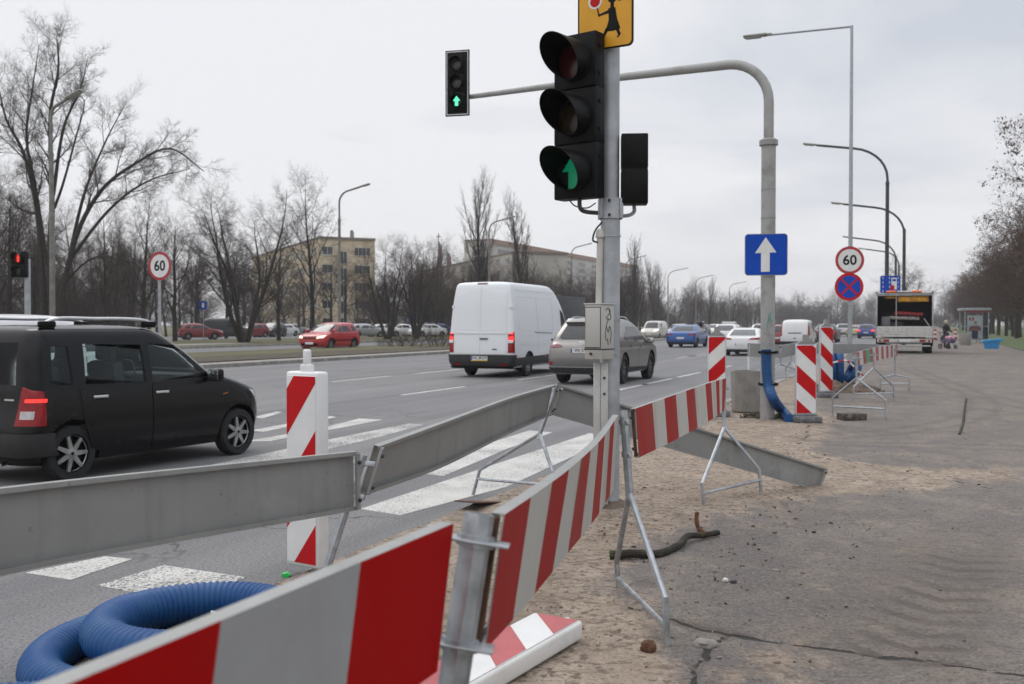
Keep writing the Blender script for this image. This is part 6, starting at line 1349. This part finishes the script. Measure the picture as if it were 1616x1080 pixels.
pv = [(0, 0, .92), (0, 0, 1.12), (0, -.01, 1.34), (0, -.01, 1.45), (0, -.02, 1.53), (0, -.03, 1.62), (0, -.03, 1.70),
      (-.10, 0, .86), (-.11, -.03, .48), (-.11, .02, .09), (-.12, -.12, .05), (.10, 0, .86), (.11, -.10, .48), (.11, -.16, .09), (.12, -.29, .05),
      (-.20, 0, 1.38), (-.25, -.06, 1.12), (-.20, -.30, 1.02), (-.19, -.40, 1.02), (.20, 0, 1.38), (.25, -.06, 1.12), (.20, -.30, 1.02), (.19, -.40, 1.02)]
pe_e = [(0, 1), (1, 2), (2, 3), (3, 4), (4, 5), (5, 6), (0, 7), (7, 8), (8, 9), (9, 10), (0, 11), (11, 12), (12, 13), (13, 14), (2, 15), (15, 16), (16, 17), (17, 18), (2, 19), (19, 20), (20, 21), (21, 22)]
pr = [(.19, .14), (.17, .13), (.19, .12), (.075, .07), (.065, .065), (.095, .105), (.07, .08), .10, .075, .055, .05, .10, .075, .055, .05, .075, .06, .045, .04, .075, .06, .045, .04]
skin_body('body', pv, pe_e, pr, [COAT, TROU, SKIN], pe, 2, lambda c: 2 if (c.z > 1.47 or (c.y < -.33 and .9 < c.z < 1.1)) else (1 if c.z < .72 else 0))
clod('hair', None, (0, -.005, 1.675), (.115, .12, .10), HAIR, None, 2).parent = pe
b = MB(); b.lathe([(.09, 1.45), (.115, 1.48), (.10, 1.53)], 14, 0, Tm(0, -.015, 0), True); b.build('scarf', COAT, pe)
b = MB(); b.lathe([(.21, .62), (.20, .9), (.17, 1.1)], 16, 0, Matrix.Diagonal((1, .75, 1, 1))); b.build('coat_hem', COAT, pe)
pm = at(1496, 512, 61.6); pr_ = thing('pram', 'black wheeled pram with a pink and violet cover in front of the walker', 'pram', (pm.x, pm.y, .03), radians(20))
b = MB()
for x in (-.27, .27):
    b.tube([V((x, .45, 1.0)), V((x, .1, .55)), V((x, -.32, .16))], .016, 6); b.tube([V((x, .32, .16)), V((x, -.05, .60))], .016, 6)
b.tube([V((-.27, .45, 1.0)), V((.27, .45, 1.0))], .02, 6); b.build('frame', DARKP, pr_)
for x in (-.29, .29):
    for y, r in ((-.34, .13), (.32, .16)): b = MB(); b.lathe([(r*.8, -.025), (r, -.02), (r, .02), (r*.8, .025)], 18, 0, Tm(x, y, r) @ Rm(pi/2, 'Y'), True); b.tube([V((x-.03, y, r)), V((x+.03, y, r))], .03, 8); b.tube([V((x, y-r*.8, r)), V((x, y+r*.8, r))], .012, 5); b.tube([V((x, y, r*.2)), V((x, y, r*1.8))], .012, 5); b.build('wheel', BLACKP, pr_)
b = MB(); b.prism([(-.42, .50), (-.30, .36), (.30, .36), (.40, .55), (.38, .66), (-.42, .62)], -.24, .24, 0, Fmat(V((0, 1, 0)), V((0, 0, 1)), V((1, 0, 0)), V((0, 0, 0)))); b.build('carrycot', mat('violet_cloth', (.16, .12, .22), .9, 0, .3, 9), pr_)
clod('cover', None, (0, -.12, .66), (.25, .30, .13), mat('pink_cloth', (.45, .16, .22), .9, 0, .4, 7, col2=(.50, .44, .52)), None, 5).parent = pr_
b = MB(); b.lathe([(.27, 0), (.26, .12), (.18, .24), (.02, .29)], 16, 0, Tm(0, .22, .60) @ Rm(radians(-25), 'X')); b.build('hood', COAT, pr_)
# ------------------------------------------------------------------ trees
BARK = mat('dark_bark', (.024, .020, .016), .95, 0, .3, 5, col2=(.042, .037, .029)); TWIG = mat('brown_twig', (.066, .046, .034), .95, 0, .2, 2); TWIG2 = mat('grey_twig', (.056, .046, .038), .95, 0, .2, 2); TWIGR = mat('reddish_twig', (.072, .042, .030), .95, 0, .2, 2)
LEAFB = mat('dead_leaf', (.105, .052, .028), .9, 0, .3, 3, col2=(.06, .032, .022)); MISTL = mat('mistletoe', (.075, .085, .025), .9, 0, .3, 3)
class Grow:
    def __init__(s, seed, P): s.r = random.Random(seed); s.P = P; s.b = {}
    def branch(s, p, d, L_, r, lvl):
        P = s.P; n = P['seg'][lvl]; pts = [p.copy()]; rr = [r]; dirs = []
        for k in range(n):
            w_ = P['wob'][lvl]; d = (d+V((s.r.gauss(0, w_), s.r.gauss(0, w_), s.r.gauss(0, w_)+P['up'][lvl]))).normalized()
            p = p+d*(L_/n); pts.append(p.copy()); dirs.append(d.copy()); rr.append(r*(1-(1-P['tip'][lvl])*(k+1)/n))
        s.b.setdefault(lvl, []).append((pts, rr))
        if lvl+1 < P['levels']: s.children(pts, rr, L_, lvl)
    def children(s, pts, rr, L_, lvl):
        P = s.P; n = len(pts)-1; c = P['nch'][lvl]; a0 = s.r.random()*6.28
        for k in range(c):
            f = P['st'][lvl]+(1-P['st'][lvl])*(k+s.r.random()*.9)/c; f = min(f, .995); q = f*n; i = int(q); t = q-i
            p = pts[i].lerp(pts[i+1], t); d = (pts[i+1]-pts[i]).normalized(); r = rr[i]+(rr[i+1]-rr[i])*t
            az = a0+k*2.4+s.r.gauss(0, .35); an = radians(P['ang'][lvl]+s.r.gauss(0, 9)); o = d.orthogonal().normalized(); e = d.cross(o)
            nd = d*cos(an)+(o*cos(az)+e*sin(az))*sin(an)
            l = L_*P['ratio'][lvl]*(1-P['fall'][lvl]*(f-P['st'][lvl]))*s.r.uniform(.75, 1.2)
            s.branch(p, nd, l, min(r*.85, max(P['rmin'], r*P['rr'][lvl])), lvl+1)
    def meshes(s, leaves=0, leafsize=.12, twig=TWIG, trunk_levels=1, clump=None):
        T = MB(); C = MB()
        for lvl, bs in s.b.items():
            for pts, rr in bs:
                if lvl < trunk_levels: T.tube(pts, rr, 9, 0)
                elif lvl == 1: C.tube(pts, rr, 6, 0, False)
                elif lvl == 2: C.tube(pts, rr, 4, 0, False)
                else: C.tube(pts, rr, 3, 1, False)
        mats = [BARK, twig]
        if leaves:
            mats.append(LEAFB); tips = [b for l in s.b for b in s.b[l] if l >= 3]
            for k in range(leaves):
                pts, _ = s.r.choice(tips); p = s.r.choice(pts)+V((s.r.gauss(0, .08), s.r.gauss(0, .08), s.r.gauss(-.08, .08))); a = s.r.random()*6.28; z = leafsize*s.r.uniform(.5, 1.3); h = V((cos(a), sin(a), s.r.gauss(0, .5)))*z*.5; dwn = V((s.r.gauss(0, .4), s.r.gauss(0, .4), -1)).normalized()*z*1.4
                C.add([p-h*.6, p+dwn*.5-h, p+dwn, p+dwn*.5+h], [(0, 1, 2, 3)], 2)
        if clump: C_ = clump(C, mats)
        return T.mesh('trunk', BARK, None), C.mesh('crown', mats, None)
def proto(seed, P, H, r, leaves=0, twig=TWIG, stems=1, spread=.25, tl=1, leafsize=.12):
    g = Grow(seed, P)
    for k in range(stems):
        a = 2*pi*k/stems+g.r.random()
        d = V((cos(a)*spread*(stems > 1), sin(a)*spread*(stems > 1), 1)).normalized(); g.branch(V((cos(a)*.15*(stems > 1), sin(a)*.15*(stems > 1), -.1)), d, H*g.r.uniform(.82, 1), r*(1 if stems == 1 else .75), 0)
    return g.meshes(leaves, leafsize, twig, tl)
def PP(levels=5, seg=(7, 6, 4, 3, 2), wob=(.05, .12, .16, .2, .2), up=(.02, .10, .06, .04, .02), nch=(16, 9, 7, 8), st=(.25, .2, .15, .15), ang=(48, 42, 42, 45), ratio=(.50, .48, .48, .5), fall=(.55, .5, .4, .3), rr=(.45, .5, .5, .6), tip=(.06, .15, .25, .45, .7), rmin=.0105):
    return dict(levels=levels, seg=seg, wob=wob, up=up, nch=nch, st=st, ang=ang, ratio=ratio, fall=fall, rr=rr, tip=tip, rmin=rmin)
BROAD = [proto(11+k, PP(), 10, .22, twig=(TWIG, TWIG2, TWIGR)[k]) for k in range(3)]
MULTI = [proto(31+k, PP(seg=(8, 5, 4, 3, 2), nch=(12, 8, 7, 8), st=(.22, .2, .15, .15), ratio=(.34, .5, .5, .5), up=(.05, .12, .08, .04, .02), wob=(.07, .12, .16, .2, .2)), 10, .20, twig=(TWIG2, TWIG)[k], stems=5, spread=(.42, .30)[k]) for k in range(2)]
TALL = [proto(51+k, PP(nch=(18, 8, 7, 7), st=(.20, .2, .2, .2), ratio=(.40, .45, .45, .5), ang=(40, 40, 42, 45), fall=(.6, .5, .4, .3)), 10, .17, twig=(TWIG2, TWIG)[k]) for k in range(2)]
POPL = [proto(71+k, PP(seg=(9, 7, 4, 3, 2), wob=(.03, .05, .08, .12, .15), up=(.02, .30, .25, .2, .1), nch=(34, 8, 6, 6), st=(.08, .15, .15, .2), ang=(26, 24, 26, 30), ratio=(.44, .36, .40, .5), fall=(.62, .5, .4, .3)), 10, .15, twig=mat('pale_twig', (.105, .088, .072), .95, 0, .2, 2)) for k in range(2)]
LEAFY = [proto(91+k, PP(nch=(18, 10, 7, 5), st=(.16, .2, .15, .2), ang=(62, 48, 45, 45), ratio=(.50, .46, .46, .5), up=(.02, .06, .03, .0, -.02)), 10, .2, leaves=2800, twig=mat('black_twig', (.058, .038, .028), .95, 0, .3, 2), leafsize=.075) for k in range(2)]
BUSH = [proto(111+k, PP(levels=4, seg=(4, 3, 3, 2), nch=(7, 6, 4), st=(.15, .15, .15), ratio=(.55, .5, .5), up=(.02, .05, .03, .02), rmin=.006), 1.2, .02, twig=TWIGR, stems=9, spread=.7) for k in range(2)]
THICK = [proto(131+k, PP(levels=4, seg=(5, 4, 3, 2), nch=(9, 8, 7), st=(.12, .12, .12), ratio=(.45, .5, .5), ang=(35, 45, 45), up=(.02, .08, .04, .02), rr=(.5, .6, .7), rmin=.010), 4, .035, twig=(TWIG, TWIGR)[k], stems=12, spread=.5) for k in range(2)]
USEDM = set()
def tree(name, pm, p, H, rz, label, group, sc=None, cat='tree'):
    o = thing(name, label, cat, (p[0], p[1], p[2] if len(p) > 2 else .05), rz, group)
    s_ = H/10.0 if sc is None else sc; o.scale = (s_, s_, s_) if not isinstance(s_, tuple) else s_
    for nm, me in zip(('trunk', 'crown'), pm): q = bpy.data.objects.new(nm, me); COL.objects.link(q); q.parent = o
    return o
rt = random.Random(21)
def tp(px, Y): p = at(px, 512, Y); return (p.x, p.y, .05)
def topH(py, Y): return at(0, py, Y).z
# big bare tree on the left: limbs traced, then grown on
g = Grow(5, PP(levels=5, seg=(8, 5, 4, 3, 2), nch=(9, 9, 7, 7), st=(.36, .2, .2, .2), ratio=(.20, .5, .5, .5), ang=(38, 40, 42, 45), fall=(.3, .5, .4, .3), up=(.02, .06, .06, .04, .02)))
YB = 60; o_ = at(95, 512, YB); o_.z = 0
for li, (lm, r0, dy) in enumerate((([(70, 515), (66, 420), (58, 330), (38, 245), (10, 190), (-4, 130)], .36, 0), ([(74, 420), (56, 300), (42, 220), (50, 150), (62, 72)], .24, 1.5), ([(82, 515), (80, 400), (82, 330), (80, 240), (80, 175), (92, 112), (90, 62)], .40, -.5), ([(84, 310), (100, 205), (126, 145), (139, 92)], .20, 2), ([(96, 515), (100, 460), (122, 370), (160, 302), (210, 262), (268, 236), (322, 272)], .34, -1), ([(103, 440), (130, 318), (162, 235), (196, 168)], .22, 1.5), ([(104, 420), (170, 335), (232, 288), (300, 268)], .20, -2), ([(100, 448), (150, 408), (218, 418)], .14, -1.5), ([(60, 340), (30, 330), (-5, 300)], .16, 1), ([(86, 330), (100, 290), (118, 225), (133, 165), (120, 150)], .16, -2))):
    raw = [at(x, y, YB+dy*(i/len(lm)))-o_ for i, (x, y) in enumerate(lm)]; pts = crom(raw, 5)
    rr = [r0*.58*(1-.86*i/(len(pts)-1)) for i in range(len(pts))]; g.b.setdefault(0, []).append((pts, rr)); Lk = sum((b_-a_).length for a_, b_ in zip(pts[:-1], pts[1:]))
    n0 = g.P['nch'][0]
    g.P['nch'] = (int(8+Lk*.6),)+g.P['nch'][1:]; g.children(pts, rr, Lk if Lk < 14 else 13, 0)
tree('bare_tree', g.meshes(0, .1, TWIG2, 1), (o_.x, o_.y, .05), 10, 0, 'large old bare tree with a long arching limb behind the street lamp post', 'bare trees beyond the avenue')
GR = 'bare trees beyond the avenue'
for px, Y, py, pm, lab in ((385, 80, 283, MULTI[0], 'wide spreading many-stemmed bare tree right of the median speed sign'), (492, 98, 268, TALL[0], 'tall thin bare tree in front of the yellow block'), (545, 108, 405, BROAD[1], 'small bare tree against the yellow block facade'), (612, 97, 362, MULTI[1], 'upright many-stemmed bare tree right of the yellow block'),
                           (657, 99, 368, MULTI[1], 'bare tree with dark twig clumps left of the white panel van'), (757, 108, 270, POPL[0], 'tallest lombardy poplar behind the white panel van'), (826, 108, 298, POPL[1], 'second lombardy poplar behind the white panel van'), (1004, 150, 374, POPL[0], 'thin far poplar just right of the signal pole'), (1120, 220, 436, POPL[1], 'far poplar standing above the blue fastback'), (225, 84, 268, TALL[1], 'slim bare tree left of the median speed sign'), (440, 88, 330, TALL[1], 'leaning slim bare tree left of the yellow block'), (1428, 125, 408, BROAD[0], 'round bare tree rising behind the utility truck'), (720, 125, 440, BROAD[2], 'low bushy bare tree at the edge of the white panel van')):
    H = topH(py, Y); o = tree('poplar' if pm in POPL else 'bare_tree', pm, tp(px, Y), H/ (1.12 if pm in (POPL[0], POPL[1]) else 1.02), rt.random()*6, lab, GR)
    if px == 1428: o.scale = (o.scale[0]*1.35, o.scale[1]*1.35, o.scale[2]*.95)
    if pm in POPL: o.scale = (o.scale[0]*1.3, o.scale[1]*1.3, o.scale[2]*1.06)
    if px == 385: o.scale = (o.scale[0]*1.25, o.scale[1]*1.1, o.scale[2])
for k in range(72):
    n = rt.uniform(56, 105); s_ = n*.94+rt.uniform(-32, 44); p = road(s_, n, .08)
    if 808+1571*p.x/p.y > 415-130*(p.y > 75)*(rt.random() < .35): p = road(s_-50, n, .08); pm = rt.choice((TALL[0], TALL[1], BROAD[0], BROAD[1], MULTI[1]))
    H = rt.uniform(9, 13.5); tree('bare_tree', pm, p, H, rt.random()*6, 'dark bare tree of the dense wood on the left, behind the large old tree', 'wood behind the large tree', (H/10*.95, H/10*.95, H/10))
for k in range(26):
    px = rt.uniform(600, 1000); Y = rt.uniform(118, 150); tree('bare_tree', rt.choice((BROAD[0], BROAD[2], MULTI[0], BROAD[1])), tp(px, Y), rt.uniform(6, 9.5), rt.random()*6, 'brown bushy bare tree in the belt in front of the grey blocks', 'tree belt in front of the blocks')
for k in range(100):
    s_ = 105+(k/100)**1.25*560; n = rt.uniform(47, 66) if rt.random() < .7 else rt.uniform(66, 95); p = road(s_, n, .05); pm = rt.choice((BROAD[0], BROAD[2], TALL[0], TALL[1], MULTI[0], MULTI[1], BROAD[2], BROAD[0])) if rt.random() > .07 else rt.choice(POPL)
    H = rt.uniform(8.5, 12.5) if pm not in POPL else 15; tree('bare_tree', pm, p, H, rt.random()*6, 'brown bare tree of the treeline along the far side of the avenue', 'treeline along the far side', (H/10*1.1, H/10*1.1, H/10))
for k in range(64):
    px = 1225+k*4.6+rt.uniform(-3, 3); Y = rt.uniform(400, 720); p = tp(px, Y); tree('bare_tree', rt.choice((BROAD[0], TALL[0], BROAD[1])), p, rt.uniform(11, 16), rt.random()*6, 'faint far bare tree where the avenue meets the horizon', 'faint far trees')
for k in range(40):
    px = 1225+k*7.3+rt.uniform(-3, 3); p = tp(px, rt.uniform(380, 650)); sc = rt.uniform(1.3, 2.2); tree('bare_thicket', THICK[k % 2], p, 0, rt.random()*6, 'faint far thicket at the vanishing end of the avenue', 'faint far thickets', (sc*2.4, sc*2.4, sc), 'shrub')
for k in range(34):
    s_ = 50+k*7.5+rt.uniform(-1, 1); p = road(s_, -9.2+rt.uniform(-.8, .6), .08); H = rt.uniform(11.2, 13)*(1.12 if k < 3 else 1)
    lab = 'nearest leaf-keeping tree at the right edge with brown hanging leaves' if k == 1 else 'dark tree with leftover brown leaves in the row on the lawn'
    tree('leafy_tree', LEAFY[k % 2], p, H, rt.random()*6, lab, 'row of trees on the lawn', (H/10*.98, H/10*.98, H/10))
for k in range(22):
    s_ = 62+k*11; p = road(s_, -18+rt.uniform(-2, 2), .08); H = rt.uniform(10, 13); tree('leafy_tree', LEAFY[k % 2], p, H, rt.random()*6, 'dark leafy tree of the second row behind the lawn row', 'second row of trees', H/10)
for px, Y, sc, lab in ((625, 62, 1.1, 'low bare shrub on the median right of the red hatchback'), (640, 63, 1.3, 'taller bare shrub on the median between hatchback and van'), (655, 62, 1.0, 'small bare shrub on the median near the white panel van'), (688, 62, 1.5, 'bushy bare shrub on the median touching the white panel van'), (700, 64, 1.2, 'last bare shrub of the median beside the white panel van'), (606, 63, .8, 'tiny bare shrub on the median')):
    tree('bare_shrub', BUSH[int(px) % 2], tp(px, Y), 0, px, lab, 'shrubs on the median', sc, 'shrub')

for k in range(95):
    n = rt.uniform(64, 125); s_ = n*.94+rt.uniform(-50, 75); p = road(s_, n, .05)
    if 808+1571*p.x/p.y > 440: p = road(s_-65, n, .05); sc = rt.uniform(1.0, 1.9); tree('bare_thicket', THICK[k % 2], p, 0, rt.random()*6, 'bare brown thicket filling the gaps between the trunks of the wood', 'thickets in the wood', (sc*1.5, sc*1.5, sc), 'shrub')
for k in range(80):
    s_ = 95+(k/80)**1.2*480; n = rt.uniform(66, 110); p = road(s_, n, .05); sc = rt.uniform(1.0, 1.8); tree('bare_thicket', THICK[k % 2], p, 0, rt.random()*6, 'bare brown thicket under the treeline across the avenue', 'thickets under the treeline', (sc*1.6, sc*1.6, sc), 'shrub')
for k in range(60):
    s_ = 100+(k/60)**1.2*560; n = rt.uniform(70, 125); p = road(s_, n, .05); H = rt.uniform(8.5, 11.5); tree('bare_tree', (BROAD[0], BROAD[2], MULTI[0], TALL[1])[k % 4], p, H, rt.random()*6, 'bare tree standing deeper behind the far treeline', 'trees behind the treeline', (H/10*1.15, H/10*1.15, H/10))

# ------------------------------------------------------------------ thin winter haze
b = MB(); b.box((0, 0, 0), (2, 2, 2)); hz_ = b.build('haze', [], None, None, loc=(300, 650, 24.0)); hz_.scale = (900, 900, 25.5)
hm = bpy.data.materials.new('haze'); hm.use_nodes = True; t = hm.node_tree; t.nodes.clear(); o_ = t.nodes.new('ShaderNodeOutputMaterial'); pv_ = t.nodes.new('ShaderNodeVolumePrincipled')
pv_.inputs['Color'].default_value = (.93, .93, .96, 1); pv_.inputs['Density'].default_value = .00045; pv_.inputs['Anisotropy'].default_value = .1; t.links.new(pv_.outputs[0], o_.inputs['Volume'])
hz_.data.materials.append(hm); tag(hz_, 'thin grey winter haze over the avenue', 'haze', kind='stuff')
